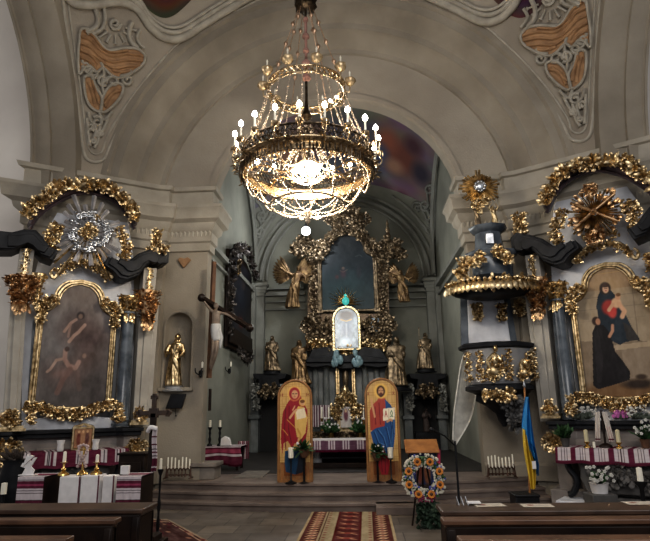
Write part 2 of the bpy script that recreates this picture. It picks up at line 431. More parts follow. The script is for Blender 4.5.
# floor
def brickfloor():
    m, nt, b = newmat('floor_tiles'); N, L = nt.nodes, nt.links
    tc = N.new('ShaderNodeTexCoord'); mp = N.new('ShaderNodeMapping'); mp.inputs['Rotation'].default_value = (0, 0, .0)
    br = N.new('ShaderNodeTexBrick'); br.offset = .5; br.inputs['Scale'].default_value = 1
    br.inputs['Brick Width'].default_value = .5; br.inputs['Row Height'].default_value = .5; br.inputs['Mortar Size'].default_value = .008
    br.inputs['Color1'].default_value = (.21, .178, .145, 1); br.inputs['Color2'].default_value = (.115, .10, .088, 1); br.inputs['Mortar'].default_value = (.05, .045, .04, 1)
    nz = N.new('ShaderNodeTexNoise'); nz.inputs['Scale'].default_value = 4; mx = N.new('ShaderNodeMixRGB'); mx.blend_type = 'MULTIPLY'; mx.inputs['Fac'].default_value = .7
    cr = N.new('ShaderNodeValToRGB'); cr.color_ramp.elements[0].position = .3; cr.color_ramp.elements[0].color = (.45, .4, .38, 1); cr.color_ramp.elements[1].position = .7
    L.new(tc.outputs['Object'], mp.inputs[0]); L.new(mp.outputs[0], br.inputs['Vector']); L.new(tc.outputs['Object'], nz.inputs['Vector'])
    L.new(nz.outputs['Fac'], cr.inputs[0]); L.new(br.outputs['Color'], mx.inputs[1]); L.new(cr.outputs[0], mx.inputs[2]); L.new(mx.outputs[0], b.inputs['Base Color'])
    b.inputs['Roughness'].default_value = .45; return m
mb = MB(); mb.add([(-14, -3, 0), (14, -3, 0), (14, 18.2, 0), (-14, 18.2, 0)], [(0, 1, 2, 3)]); struct(mb, 'floor', brickfloor())
# chancel platform: three shallow bowed steps
def bow(x0, x1, yc, dy, n=14):
    return [(x0+(x1-x0)*i/n, yc-dy*(1-((2*i/n-1)**2))) for i in range(n+1)]
mb = MB()
for k in range(3):
    fr = bow(AX-3.4+.08*k, AX+3.55-.08*k, 10.02+.26*k, .5)
    mb.prismz([(p[0], p[1]) for p in fr]+[(AX+3.4-.08*k, 11.4+.001*k), (AX-3.4+.08*k, 11.4+.001*k)], 0, .12*(k+1)-.03)
    fr2 = [(p[0], p[1]-.03) for p in fr]
    mb.prismz(fr2+[(AX+3.4-.08*k, 11.4), (AX-3.4+.08*k, 11.4)], .12*(k+1)-.035, .12*(k+1))
mb.prismz([(AX-3.0, 11.3), (AX+3.0, 11.3), (AX+3.0, 18.1), (AX-3.0, 18.1)], 0, .350)
struct(mb, 'floor_steps', stone)
mb = MB(); mb.box((AX, 14.9, .355), (6, 6.4, .012)); struct(mb, 'floor_chancel', mat('dark_floor', (.035, .03, .028), .6, scale=3, col2=(.018, .015, .014)))
mb = MB(); mb.box((.50, 9.42, .06), (.62, .5, .12)); struct(mb, 'floor_step', stone, bevel=.01)
# ---------------- chancel
mb = MB()
for s, nm in ((-1, 'wall_chancel_left'), (1, 'wall_chancel_right')):
    mb = MB(); x = AX+s*3.0
    mb.add([(x, 11.1, 0), (x, 18, 0), (x, 18, 12), (x, 11.1, 12)], [(0, 1, 2, 3)]); struct(mb, nm, plaster_cool)
mb = MB(); mb.add([(AX-3.2, 18, 0), (AX+3.2, 18, 0), (AX+3.2, 18, 12), (AX-3.2, 18, 12)], [(0, 1, 2, 3)]); struct(mb, 'wall_chancel_back', plaster_cool)
CS = (AX, 14.6, 5.75); CR = 4.47
sail('ceiling_chancel', CS, CR, [((0, 18.0, 0), (0, 1, 0)), ((AX+2.95, 0, 0), (1, 0, 0)), ((AX-2.95, 0, 0), (-1, 0, 0)), ((0, 11.1, 0), (0, -1, 0)), ((0, 0, 5.75), (0, 0, -1))], plaster_cool, 64)
# arch ribs on the back wall and corner pilasters
mb = MB()
for R, w in ((2.95, .05), (2.76, .07), (2.58, .035)):
    mb.tube([(AX+R*cos(PI*i/40), 17.9, 5.72+R*sin(PI*i/40)) for i in range(41)], w, 6)
struct(mb, 'trim_6', plaster_cool2)
mb = MB()
for s in (-1, 1):
    mb.box((AX+s*2.78, 17.8, 2.9), (.34, .3, 5.1)); mb.box((AX+s*2.92, 17.5, 2.9), (.14, .3, 5.1))
    for z, w in ((5.2, .42), (5.3, .5), (5.4, .56), (5.52, .62)): mb.box((AX+s*2.8, 17.75, z), (w, w*.8, .1))
    mb.box((AX+s*2.0, 17.93, 4.75), (1.4, .1, .06)); mb.box((AX+s*2.0, 17.92, 5.0), (1.4, .14, .05)); mb.box((AX+s*2.0, 17.9, 5.25), (1.4, .2, .12)); mb.box((AX+s*2.0, 17.88, 5.42), (1.4, .26, .06))
    # side wall cornice
    mb.box((AX+s*2.93, 14.7, 5.3), (.14, 6, .12)); mb.box((AX+s*2.96, 14.7, 5.0), (.1, 6, .06))
struct(mb, 'trim_7', plaster_cool2)
# ================================================================ stucco of the crossing vault
def sph(px, py, dr=.02, c=SC, R=SR): return onSphere(px, py, c, R-dr)
def mirx(v): return Vector((2*AX-v.x, v.y, v.z))
def stube(mb, pts, r, k=6, closed=False, n=6, right=False, dr=.01, c=SC, R=SR):
    q = smooth_path([sph(*p, dr, c, R) for p in pts], k, closed)
    if right: q = [mirx(v) for v in q]
    mb.tube(q, r, n, closed); return mb
def spiral_px(cx, cy, r, turns=1.3, a0=0, sg=1, n=10):
    return [(cx+r*(1-.8*i/n)*cos(a0+sg*turns*2*PI*i/n), cy+r*(1-.8*i/n)*sin(a0+sg*turns*2*PI*i/n)) for i in range(n+1)]
for right, nm in ((False, 'left'), (True, 'right')):
    mb = MB()
    # frame of the pendentive
    for off, r in ((0, .035), (5, .022)):
        stube(mb, [(60+off, -25), (66+off, 25), (74+off, 78), (80+off, 125), (86+off*.8, 158-off*1.4), (103-off*.3, 160-off*1.5), (113-off, 140-off), (135-off, 104-off), (165-off*.8, 68-off*1.4), (200-off, 36-off*1.4), (250-off*.5, 4-off*1.4), (290, -12-off*1.3), (330, -18-off*1.3)], r, right=right)
    struct(mb, 'trim_12' if not right else 'trim_13', stucco, smooth=80)
    # heavy undulating moulding of the dome picture
    mb = MB()
    for off, r in ((0, .085), (-7, .05), (-12, .035)):
        stube(mb, [(40, -40+off), (62, -10+off), (74, 3+off), (95, 5+off), (120, 2+off), (138, 10+off), (150, 27+off), (165, 38+off), (182, 38+off), (205, 24+off), (240, 3+off), (270, -12+off), (310, -22+off), (350, -24+off)], r, right=right, dr=.05)
    struct(mb, 'trim_14' if not right else 'trim_15', stucco, smooth=80)
    # rocaille relief: ochre wings with ribs, grey scrolls and a shell fan
    t = thing('stucco_relief', 'ochre and grey shell-work relief in the upper %s corner of the vault' % nm, 'relief', (0, 0, 0), group='vault corner reliefs')
    def patch(poly, dr, mbx):
        P = [sph(*p, dr) for p in smooth_path([Vector((a, b, 0)) for a, b in poly], 4, True) for p in [(p.x, p.y)]]
        if right: P = [mirx(v) for v in P]
        n = len(P); ctr = sum(P, Vector())/n
        base = [ctr+(v-ctr)*1.02 for v in P]
        vs = P+[ctr]+[v+(v-Vector(SC)).normalized()*.07 for v in base]
        mbx.add(vs, [(i, (i+1) % n, n) for i in range(n)]+[(i, (i+1) % n, n+1+(i+1) % n, n+1+i) for i in range(n)])
    up = [(80, 31), (84, 28), (91, 31), (98, 39), (105, 48), (112, 50), (125, 48), (138, 49), (145, 56), (143, 64), (135, 71), (126, 76), (118, 78), (110, 74), (103, 68), (97, 72), (90, 66), (84, 68), (79, 74), (78, 55), (79, 42)]
    lo1 = [(84, 78), (92, 77), (96, 88), (102, 98), (100, 111), (92, 108), (86, 98)]
    lo2 = [(101, 110), (103, 97), (108, 88), (116, 83), (123, 86), (121, 96), (113, 106), (105, 112)]
    mo = MB(); [patch(q, .04, mo) for q in (up, lo1, lo2)]
    for ribs in ([(80, 36), (90, 40), (100, 50), (112, 56), (128, 54), (143, 56)], [(80, 43), (90, 47), (100, 56), (112, 62), (128, 60), (143, 61)], [(84, 31), (93, 36), (101, 46), (112, 52), (128, 50)], [(84, 51), (94, 56), (104, 63), (114, 68), (128, 66), (140, 66)], [(80, 50), (90, 55), (98, 64)], [(80, 57), (89, 61), (96, 68)], [(80, 64), (86, 65)], [(112, 70), (122, 72), (130, 71)], [(88, 82), (92, 92), (95, 106)], [(92, 80), (96, 92), (99, 104)], [(104, 104), (112, 94), (121, 90)], [(105, 107), (109, 97), (118, 89)]):
        stube(mo, ribs, .035, right=right, dr=.05)
    mo.build('ochre_wing', ochre, t, 'ochre feathered relief', 60)
    mg = MB()
    stube(mg, up, .03, 4, True, right=right, dr=.06); stube(mg, lo1, .03, 4, True, right=right, dr=.06); stube(mg, lo2, .03, 4, True, right=right, dr=.06)
    for k in range(7):      # fan
        a = rad(35+k*19); a = rad(20+k*23)
        stube(mg, [(115+11*cos(a), 24+11*sin(a)), (115+23*cos(a), 24+20*sin(a))], [.02]*6+[.045], right=right, dr=.05, n=6)
    stube(mg, spiral_px(115, 24, 6, 1.5), .035, right=right, dr=.05)
    stube(mg, [(95, 8), (98, 18), (96, 27), (86, 33)], .05, right=right, dr=.05)
    stube(mg, [(104, 8), (105, 20), (101, 30), (92, 34)], .035, right=right, dr=.05)
    stube(mg, [(132, 22), (129, 32), (131, 42), (138, 48)], .05, right=right, dr=.05)
    stube(mg, [(140, 30), (137, 37), (139, 43), (144, 48)], .035, right=right, dr=.05)
    for q in (spiral_px(86, 66, 5, 1.2, 0), spiral_px(93, 74, 5, 1.3, 2, -1), spiral_px(103, 80, 6, 1.2, 1), spiral_px(128, 80, 6, 1.2, 4, -1), spiral_px(113, 82, 7, 1., 3), spiral_px(97, 122, 6, 1.3, 4), spiral_px(90, 128, 4, 1.3, 1, -1), spiral_px(100, 134, 4, 1.3, 2), spiral_px(93, 141, 3, 1.2, 5)):
        stube(mg, q, .035, 3, right=right, dr=.05)
    for q in ([(101, 62), (104, 72), (102, 84), (104, 94)], [(82, 60), (84, 70), (92, 76)], [(120, 76), (128, 74), (131, 70)], [(99, 112), (104, 120), (112, 112)], [(88, 112), (90, 120), (96, 128), (94, 140)], [(108, 118), (104, 128), (98, 136)], [(87, 118), (88, 132), (90, 146)], [(100, 126), (98, 140), (94, 148)]):
        stube(mg, q, .032, right=right, dr=.05)
    mg.build('grey_scrollwork', stucco, t, 'pale grey scrolls and shell fan', 60)
# fresco in the dome behind the moulding
pc = Pic(150, 60, (74, 58, 52), 5); pc.noise(16, 6, False)
for k in range(26):
    pc.ell(R0.random(), R0.random(), .02+.04*R0.random(), .06+.12*R0.random(), R0.choice([(96, 64, 58), (120, 92, 78), (50, 44, 58), (80, 58, 40), (40, 34, 34)]), .7, .6, R0.random()*3)
def fres(u, v):
    px = 90+u*470; edge = 40*math.exp(-((px-165)/34)**2)+40*math.exp(-((px-520)/34)**2)-22
    edge = min(edge, 30)
    py = edge*v+(-90)*(1-v)
    return sph(px, py, .015)
panel(pc, 'ceiling_fresco', vcmat('fresco', .8, .2), fres, kind='structure')
# ---- chancel vault fresco and reliefs
pc = Pic(120, 90, (98, 92, 90), 9); pc.noise(9, 5, False)
for cx, cz, rx, rz, c in ((.5, .4, .2, .3, (60, 62, 74)), (.80, .38, .10, .22, (98, 62, 54)), (.72, .5, .06, .14, (120, 74, 60)), (.86, .55, .05, .1, (70, 50, 56)), (.68, .34, .05, .12, (64, 70, 92)), (.76, .26, .05, .08, (130, 100, 84)), (.3, .5, .1, .2, (84, 60, 54)), (.2, .35, .07, .14, (110, 84, 70)), (.9, .3, .05, .12, (54, 50, 60))):
    pc.ell(cx, cz, rx, rz, c, .8, .8)
pc.C *= 1.15
def cf(u, v):
    a = rad(200-220*u); px = 344
    px = 250+190*u; c = 190+ (abs(px-344)/94.)**2*30
    py = c-8-v*95
    return sph(px, py, .02, CS, CR)
panel(pc, 'ceiling_chancel_fresco', vcmat('fresco'), cf, kind='structure')
mb = MB()
for tri in ([(437, 168), (436, 200), (434, 238), (424, 226), (408, 208), (392, 196)], [(252, 178), (254, 210), (256, 246), (266, 228), (282, 208), (298, 196)]):
    stube(mb, tri, .05, c=CS, R=CR, dr=.03); 
for tri in ([(445, 165), (444, 210), (443, 260)], [(246, 175), (247, 215), (249, 262)]): stube(mb, tri, .06, c=CS, R=CR, dr=.03)
struct(mb, 'trim_16', plaster_cool2, 60)
for nm, cx, pts in (('right', 424, [(430, 190), (426, 205), (431, 222), (418, 207)]), ('left', 264, [(260, 200), (262, 216), (259, 232), (272, 214)])):
    mg = MB()
    for k, (x, y) in enumerate(pts):
        stube(mg, spiral_px(x, y, 6, 1.3, k, 1 if k % 2 else -1), .045, 3, c=CS, R=CR, dr=.04)
    for j in range(3): stube(mg, [(pts[j][0]-3, pts[j][1]), (pts[j+1][0]+2, pts[j+1][1]-2), (pts[j+1][0], pts[j+1][1]+5)], .04, c=CS, R=CR, dr=.04)
    tag(mg.build('stucco_scrollwork', plaster_cool2, None, None, 60), 'grey stucco scrolls in the %s corner of the chancel vault' % nm, 'relief')
# side arch ribs of chancel and small orange cartouche on the pier
mb = MB()
for s in (-1, 1):
    for R, w in ((3.3, .07), (3.1, .04)): mb.tube([(AX+s*2.9, 14.6+R*cos(PI*i/30), 5.75+R*sin(PI*i/30)) for i in range(31)], w, 5)
struct(mb, 'trim_17', plaster_cool2, 60)
a = atY(184, 262, 10.76)
pl = MB(); pl.prism([(-.13, .05), (-.08, .1), (0, .07), (.08, .1), (.14, .04), (.07, -.04), (0, -.12), (-.07, -.04)], -.02, .04)
pl.M = Matrix.Translation(a); o = MB(); o.M = Matrix.Translation(a); o.prism([(-.13, .05), (-.08, .1), (0, .07), (.08, .1), (.14, .04), (.07, -.04), (0, -.12), (-.07, -.04)], -.02, .04)
tag(o.build('wall_cartouche', ochre, bevel=.01), 'small ochre painted shell ornament under the left pier cornice', 'relief')
# ================================================================ SIDE ALTARS
TH = rad(33.37)
FA = Fr(AX-4.9, 9.777, TH); FB = Fr(AX+4.98, 9.70, -TH)
def PL(px, py, y=-.3): return FA.L(px, py, y)
MAROON = (92, 42, 58); CLOTHW = (196, 186, 188)
def stripes(nx, ny, pattern, bg=CLOTHW, vertical=True, seed=3, border=MAROON, bw=.0):
    p = Pic(nx, ny, bg, seed); U = p.X if vertical else p.Z
    for a, b, c in pattern: p.mix(((U >= a) & (U < b)).astype(float), c)
    if bw: p.mix((p.Z < bw).astype(float), border)
    p.noise(7, 12); return p
def towel_pattern(n, red=MAROON, dark=(50, 24, 40)):
    out = []; w = 1./n
    for k in range(n):
        a = k*w; out += [(a, a+.34*w, red), (a+.42*w, a+.46*w, dark), (a+.52*w, a+.60*w, dark), (a+.68*w, a+.76*w, red), (a+.84*w, a+.88*w, dark)]
    return out
clothm = vcmat('embroidered_cloth', .9, .1)
paintm = vcmat('oil_paint', .45, .3)
def side_altar(fr, mirr, S):
    """S: word for the side"""
    sx = -1 if mirr else 1; rn = random.Random(21+mirr)
    M = Matrix.Diagonal((sx, 1, 1, 1))
    t = thing('side_altar', 'tall %s side altar of pale and dark marble with gilt leafy ornament' % S, 'altar', tuple(fr.o), fr.th)
    def mb(): m = MB(); m.M = M; return m
    P2 = lambda pts, y: [(PL(a, b, y).x, PL(a, b, y).z) for a, b in pts]
    # back panel
    m = mb(); m.prism(P2([(22, 436), (22, 330), (38, 262), (50, 225), (62, 205), (85, 196), (112, 202), (128, 222), (134, 262), (133, 330), (136, 436)], -.15), -.15, .02); m.build('back_panel', marble_pale, t)
    # dark inset beside the frame
    m = mb(); m.prism(P2([(26, 425), (34, 425), (42, 318), (33, 318)], -.25), -.27, -.1); m.build('pilaster', marble_blue, t, 'dark blue marble strip')
    m = mb(); m.prism(P2([(109, 425), (113, 425), (120, 310), (116, 310)], -.25), -.3, -.1); m.build('pilaster', marble_grey, t)
    # stone pilasters
    for pts, y, lab in (([(132, 428), (150, 428), (159, 300), (140, 300)], -.45, 0), ([(2, 430), (19, 430), (27, 290), (11, 290)], -.8, 0)):
        m = mb(); q = P2(pts, y); m.prism(q, y-.02, y+.35)
        m.prism([(q[0][0]*.7+q[1][0]*.3, q[0][1]+.1), (q[0][0]*.25+q[1][0]*.75, q[0][1]+.1), (q[3][0]*.25+q[2][0]*.75, q[2][1]), (q[3][0]*.7+q[2][0]*.3, q[2][1])], y-.05, y)
        m.build('pilaster', plaster_light2, t, 'pale stone pilaster', bevel=.008)
    # round column
    a, b = PL(121, 426, -.5), PL(128, 312, -.5)
    m = mb(); h = b.z-a.z; x = (a.x+b.x)/2
    m.lathe([(.16, 0), (.16, .04), (.14, .06), (.15, .1), (.125, .13), (.125, h*.5), (.108, h-.05), (.125, h-.03), (.125, h)], 20, (x, -.5, a.z)); m.build('column', marble_blue, t, 'polished dark blue marble column')
    colx = x; colz = b.z
    # capitals
    def cap(x, y, z0, z1, w, n=70, mt=gold, inv=True, nm='capital'):
        m = mb(); c = (z0+z1)/2
        m.lathe([(w*.35, 0), (w*.5, (z1-z0)*.5), (w*.8, (z1-z0)*.85), (w*.95, (z1-z0)*.97), (w*.9, z1-z0)], 8, (x, y, z0), 1, .7)
        for k in range(int(n*2)):
            u = rn.random(); an = rn.uniform(-PI, 0)*1.0; r = w*(.25+.65*u)
            p = Vector((x+r*cos(an), y+r*.7*sin(an), z0+(z1-z0)*(u*.95)))
            nr = Vector((cos(an), sin(an), 0))
            if rn.random() < .25: m.scroll(p+nr*.02, w*.22, 1.3, w*.055, rn.uniform(0, 6), rn.choice((-1, 1)), Vector((1, 0, 0)), Vector((0, 0, 1)), 9, 4)
            else: m.leaf(p, Vector((cos(an)*.5+rn.uniform(-.4, .4), sin(an)*.5, rn.uniform(-.2, 1))), nr, w*rn.uniform(.28, .55), w*.2, rn.uniform(0, .8))
        if inv:
            for k in range(14): m.leaf((x+rn.uniform(-.4, .4)*w, y-.1, z0+.1*rn.random()), (rn.uniform(-.4, .4), -.2, -1), (0, -1, 0), w*.8, w*.25, rn.uniform(.1, .5))
        m.build(nm, mt, t, smooth=50)
    cap(colx, -.5, colz-.12, colz+.3, .19)
    q0, q1 = PL(147, 325, -.6), PL(148, 290, -.6); cap((q0.x+q1.x)/2, -.55, q0.z, q1.z, .22, mt=gold_red)
    q0, q1 = PL(20, 305, -.95), PL(24, 277, -.95); cap((q0.x+q1.x)/2, -.88, q0.z-.05, q1.z+.03, .24, 90, mt=gold_red)
    q0, q1 = PL(38, 305, -.6), PL(38, 272, -.6); cap((q0.x+q1.x)/2, -.5, q0.z, q1.z, .12, 50)
    # pale dado blocks with gilt drops
    for pts, y in (([(142, 292), (155, 292), (157, 268), (144, 268)], -.5), ([(16, 278), (31, 278), (35, 248), (20, 248)], -.85)):
        m = mb(); q = P2(pts, y); m.prism(q, y, y+.3); m.build('frieze_block', plaster_light2, t, bevel=.008)
        m = mb(); cx = sum(p[0] for p in q)/4; foliage(m, [(cx, y-.02, q[0][1]+.03), (cx, y-.02, q[2][1]-.03)], .06, 26, .07, rn, .03); m.box((cx, y, (q[0][1]+q[2][1])/2), (.05, .02, q[2][1]-q[0][1]-.04)); m.build('frieze_ornament', gold, t)
    # dark scrolling entablature
    for pts, y, mt in (([(103, 266), (107, 258), (118, 264), (128, 262), (137, 255), (150, 250), (162, 247), (168, 252), (167, 264), (160, 266), (152, 262), (146, 266), (138, 276), (126, 281), (118, 279), (112, 272)], -.55, marble_dark),
                   ([(-6, 232), (12, 234), (24, 231), (36, 232), (43, 240), (50, 249), (58, 252), (52, 262), (41, 258), (34, 250), (26, 246), (12, 252), (-6, 252)], -.85, marble_dark)):
        m = mb(); q = P2(pts, y); m.prism(q, y-.12, y+.35)
        for s_, o in ((.85, .16), (.6, .2)):
            cx = sum(p[0] for p in q)/len(q); cz = sum(p[1] for p in q)/len(q); m.prism([(cx+(p[0]-cx)*s_*1.05, cz+(p[1]-cz)*s_) for p in q], y-o, y)
        m.build('entablature', mt, t, 'dark marble scrolled entablature', bevel=.012)
    # gable moulding and gilt crest
    pts = [(30, 226), (38, 214), (50, 204), (64, 196), (85, 190), (105, 194), (118, 202), (128, 213), (134, 226)]
    m = mb(); sp = smooth_path([PL(a, b, -.4) for a, b in pts], 4); m.tube(sp, .055, 8, flat=3.); m.tube([p+Vector((0, -.1, .07)) for p in sp], .035, 8, flat=2); m.tube([p+Vector((0, -.05, -.08)) for p in sp], .03, 8, flat=2)
    m.build('gable_moulding', marble_purple, t, 'dark purplish arched moulding', 60)
    m = mb(); foliage(m, [PL(a, b, -.55) for a, b in [(24, 218), (33, 206), (44, 202), (52, 192), (62, 187), (80, 187), (100, 187), (114, 192), (124, 203), (133, 218)]], .085, 330, .15, rn, .14, scr=.14)
    for (a_, b_) in ((30, 212), (40, 203), (50, 195), (58, 188), (68, 186), (78, 188), (90, 185), (104, 187), (114, 192), (122, 199), (130, 208), (134, 219)):
        q = PL(a_+rn.uniform(-2, 2), b_, -.66)
        for k in range(5): m.leaf(q, (rn.uniform(-1, 1), -.5, rn.uniform(-.5, 1.2)), (0, -1, 0), rn.uniform(.14, .24), .07, rn.uniform(-.2, .8))
        m.scroll(q+Vector((0, -.03, 0)), .07, 1.3, .016, rn.uniform(0, 6), 1, n=9, sect=4)
    foliage(m, [PL(a, b, -.6) for a, b in [(50, 196), (56, 191), (62, 186)]], .1, 50, .15, rn, .12)
    foliage(m, [PL(a, b, -.6) for a, b in [(128, 204), (134, 214), (134, 222)]], .08, 40, .13, rn, .12)
    m.build('crest_foliage', gold, t, 'gilt leafy crest along the gable', 60)
    m = mb(); foliage(m, [PL(a, b, -.5) for a, b in [(58, 226), (52, 238), (48, 248), (52, 254)]], .1, 100, .15, rn, .12, scr=.2)
    m.build('side_scrolls', gold, t, 'gilt scrolls flanking the glory', 60); m = mb()
    foliage(m, [PL(a, b, -.5) for a, b in [(117, 228), (123, 240), (127, 252), (122, 260)]], .08, 90, .14, rn, .12, scr=.2)
    m.build('side_scrolls', gold, t, 'gilt scrolls flanking the glory', 60)
    m = mb(); foliage(m, [PL(a, b, -.35) for a, b in [(70, 258), (80, 252), (93, 254), (100, 258)]], .06, 50, .12, rn, .08)
    for sg in (-1, 1):
        m.tube(smooth_path([PL(82+sg*q, r, -.4) for q, r in [(3, 264), (12, 262), (20, 268), (28, 278), (31, 272), (27, 268)]], 4), [.035]*16+[.022]*5, 6)
    foliage(m, [PL(a, b, -.38) for a, b in [(56, 274), (66, 268), (82, 263), (98, 269), (108, 278)]], .055, 110, .12, rn, .08, scr=.25)
    m.build('painting_crest', gold, t, 'gilt scroll crest above the painting', 60)
    # glory
    C = PL(88, 234, -.5)
    if not mirr:
        m = mb()
        for k in range(26):
            a = 2*PI*k/26+.05; r1 = rn.uniform(.42, .66) if k % 2 else rn.uniform(.55, .78)
            d = Vector((cos(a), 0, sin(a))); s_ = Vector((-sin(a), 0, cos(a))); y = Vector((0, -.05-.03*(k % 2), 0))
            m.add([C+d*.15-s_*.012+y, C+d*.15+s_*.012+y, C+d*r1+s_*.045+y*.3, C+d*r1-s_*.045+y*.3, C+d*.15+y*2, C+d*r1+y*1.2], [(0, 4, 5, 3), (4, 1, 2, 5)])
        m.build('ray', mat('ray_white', (.55, .53, .54), .5, .2, var=.25), t, 'silvered rays of the glory')
        m = mb()
        for a_, r1 in ((-62, .95), (-50, .8), (-72, .75), (-118, .9), (-130, .8), (-100, .6)):
            a = rad(a_); d = Vector((cos(a), 0, sin(a))); s_ = Vector((-sin(a), 0, cos(a))); y = Vector((0, -.06, 0))
            m.add([C+d*.2-s_*.012+y, C+d*.2+s_*.012+y, C+d*r1+s_*.022+y*.6, C+d*r1-s_*.022+y*.6, C+d*.2+y*1.5, C+d*r1+y], [(0, 4, 5, 3), (4, 1, 2, 5)])
        m.build('ray', gold, t, 'long gilt rays')
        m = mb()
        for k in range(120):
            a = rn.uniform(0, 2*PI); r = .22+.06*sin(a*3+1)+.15*rn.random(); r_ = rn.uniform(.018, .055)
            m.ball(C+Vector((cos(a)*r*.95, -.08-.06*rn.random(), sin(a)*r*1.05)), (r_*1.2, r_, r_), 8, 5)
        for k in range(14): m.ball(C+Vector((rn.uniform(-.15, .15), -.05, rn.uniform(.22, .42))), .05, 8, 5)
        for k in range(22):
            a = rn.uniform(0, 2*PI); m.scroll(C+Vector((cos(a)*.3, -.16, sin(a)*.32)), .06, 1.2, .014, a, 1, n=9)
        m.build('cloud_ring', silver, t, 'silver clouds', 80)
        m = mb(); m.ball(C+Vector((-.03, -.12, -.02)), (.08, .06, .13)); m.ball(C+Vector((-.03, -.15, .13)), .045)
        foliage(m, [C+Vector((-.1, -.1, -.12)), C+Vector((.06, -.1, .1))], .12, 60, .11, rn, .1)
        m.ball(C+Vector((.09, -.12, .27)), .045); foliage(m, [C+Vector((.05, -.1, .22)), C+Vector((.14, -.1, .32))], .05, 24, .08, rn, .06)
        m.build('glory_figure', gold, t, 'gilt cherub group', 60)
    else:
        m = mb()
        for k in range(40):
            a = 2*PI*k/40; r1 = rn.uniform(.32, .5); d = Vector((cos(a), 0, sin(a))); s_ = Vector((-sin(a), 0, cos(a))); y = Vector((0, -.08, 0))
            m.add([C+d*.06-s_*.008+y, C+d*.06+s_*.008+y, C+d*r1+s_*.022+y*.4, C+d*r1-s_*.022+y*.4, C+d*.06+y*2, C+d*r1+y], [(0, 4, 5, 3), (4, 1, 2, 5)])
        m.build('ray', gold, t, 'gilt starburst rays')
        m = mb()
        for a_ in (35, 145, 215, 325):
            a = rad(a_); d = Vector((cos(a), 0, sin(a))); m.tube([C+Vector((0, -.2, 0)), C+d*.42+Vector((0, -.16, 0))], .028, 6)
        m.ball(C+Vector((0, -.2, 0)), .07); m.ball(C+Vector((0, -.25, 0)), .04)
        foliage(m, [C+Vector((-.1, -.1, .4)), C+Vector((.1, -.1, .42))], .08, 50, .12, rn, .1)
        foliage(m, [C+Vector((-.1, -.1, -.42)), C+Vector((.15, -.1, -.46))], .08, 60, .13, rn, .1)
        for k in range(60):
            a = rn.uniform(0, 2*PI); r = rn.uniform(.2, .4); m.leaf(C+Vector((cos(a)*r, -.12, sin(a)*r)), (cos(a), -.3, sin(a)), (0, -1, 0), .13, .06, .4)
        m.build('emblem', gold_red, t, 'gilt crossed emblem in the starburst', 60)
    # predella ledge, dado, mensa
    lx0, lx1 = PL(-14, 433, -.9).x, PL(140, 431, -.5).x; z1 = PL(60, 430, -.8).z
    xs = lambda a, b: ((a+b)/2, abs(b-a))
    m = mb(); c, w = xs(lx0, lx1)
    m.prismz([(lx0, -.95), (lx0+.35, -.95), (lx0+.45, -.68), (lx1-.45, -.68), (lx1-.35, -.8), (lx1, -.8), (lx1, 0), (lx0, 0)], z1-.06, z1)
    m.prismz([(lx0+.03, -.91), (lx0+.33, -.91), (lx0+.43, -.64), (lx1-.43, -.64), (lx1-.33, -.76), (lx1-.03, -.76), (lx1-.03, 0), (lx0+.03, 0)], z1-.13, z1-.06)
    m.build('ledge', marble_dark, t, 'dark moulded ledge', bevel=.01)
    m = mb(); m.prismz([(lx0+.08, -.85), (lx0+.3, -.85), (lx0+.4, -.56), (lx1-.4, -.56), (lx1-.3, -.7), (lx1-.08, -.7), (lx1-.08, 0), (lx0+.08, 0)], .0, z1-.12)
    m.prismz([(lx0-.02, -.95), (lx1+.02, -.85), (lx1+.02, 0), (lx0-.02, 0)], 0, .28)
    for a, b in ((-.3, .35), (.45, .95)): m.box(((a+b)/2, -.57, .8), (b-a, .05, .5))
    m.build('dado', mat('dado_stone', (.27, .24, .22), .6, scale=3, col2=(.15, .13, .12)), t, 'grey stone base', bevel=.012)
    # base block beneath the painting
    m = mb(); m.prism([(-.55, z1), (.95, z1), (.9, z1+.16), (.55, z1+.2), (.18, z1+.3), (-.2, z1+.2), (-.5, z1+.16)], -.5, -.15); m.build('gradine', marble_pale, t, bevel=.01)
    # gilt socles and brackets
    for (px, py, y, w, h, n, ped) in ((10, 418, -.9, .22, .20, 90, 1), (118, 413, -.75, .11, .26, 70, 0), (139, 414, -.7, .15, .18, 60, 1), (31, 418, -.85, .08, .16, 30, 0)):
        q = PL(px, py, y); m = mb(); foliage(m, [(q.x-w*.4, y, q.z-h*.5), (q.x, y, q.z+h*.1), (q.x+w*.4, y, q.z-h*.5)], w*.45, n, .11, rn, .1, scr=.25)
        foliage(m, [(q.x, y, q.z-h*.5), (q.x, y, q.z+h*.6)], w*.35, n//2, .1, rn, .1)
        if ped: m.box((q.x, y+.06, q.z-h*.72), (w*1.8, .2, .05)); m.box((q.x, y+.06, q.z-h*.9), (w*2.1, .24, .04))
        m.build('socle_ornament', gold, t, smooth=60)
    for (px, py, y, w, n) in ((6, 452, -.98, .2, 120), (136, 448, -.85, .15, 90)):
        q = PL(px, py, y); m = mb()
        for k in range(int(n*1.8)):
            a = rn.uniform(PI*.0, 2*PI); r = w*math.sqrt(rn.random()); m.leaf((q.x+cos(a)*r, y-.03*rn.random(), q.z+sin(a)*r*.8), (cos(a)*1.2, -.5, sin(a)), (0, -1, 0), .085, .035, rn.uniform(0, .7))
        m.lathe([(.02, -w), (w*.6, -w*.3), (w*.8, w*.5), (w*.7, w*.7)], 10, (q.x, y+.1, q.z)); m.build('bracket_ornament', gold, t, smooth=60)
    return t, rn
plaster_light2 = mat('pale_stone', (.42, .39, .345), .7, scale=3, col2=(.33, .305, .265))
altL, rn = side_altar(FA, 0, 'left'); altR, _ = side_altar(FB, 1, 'right')
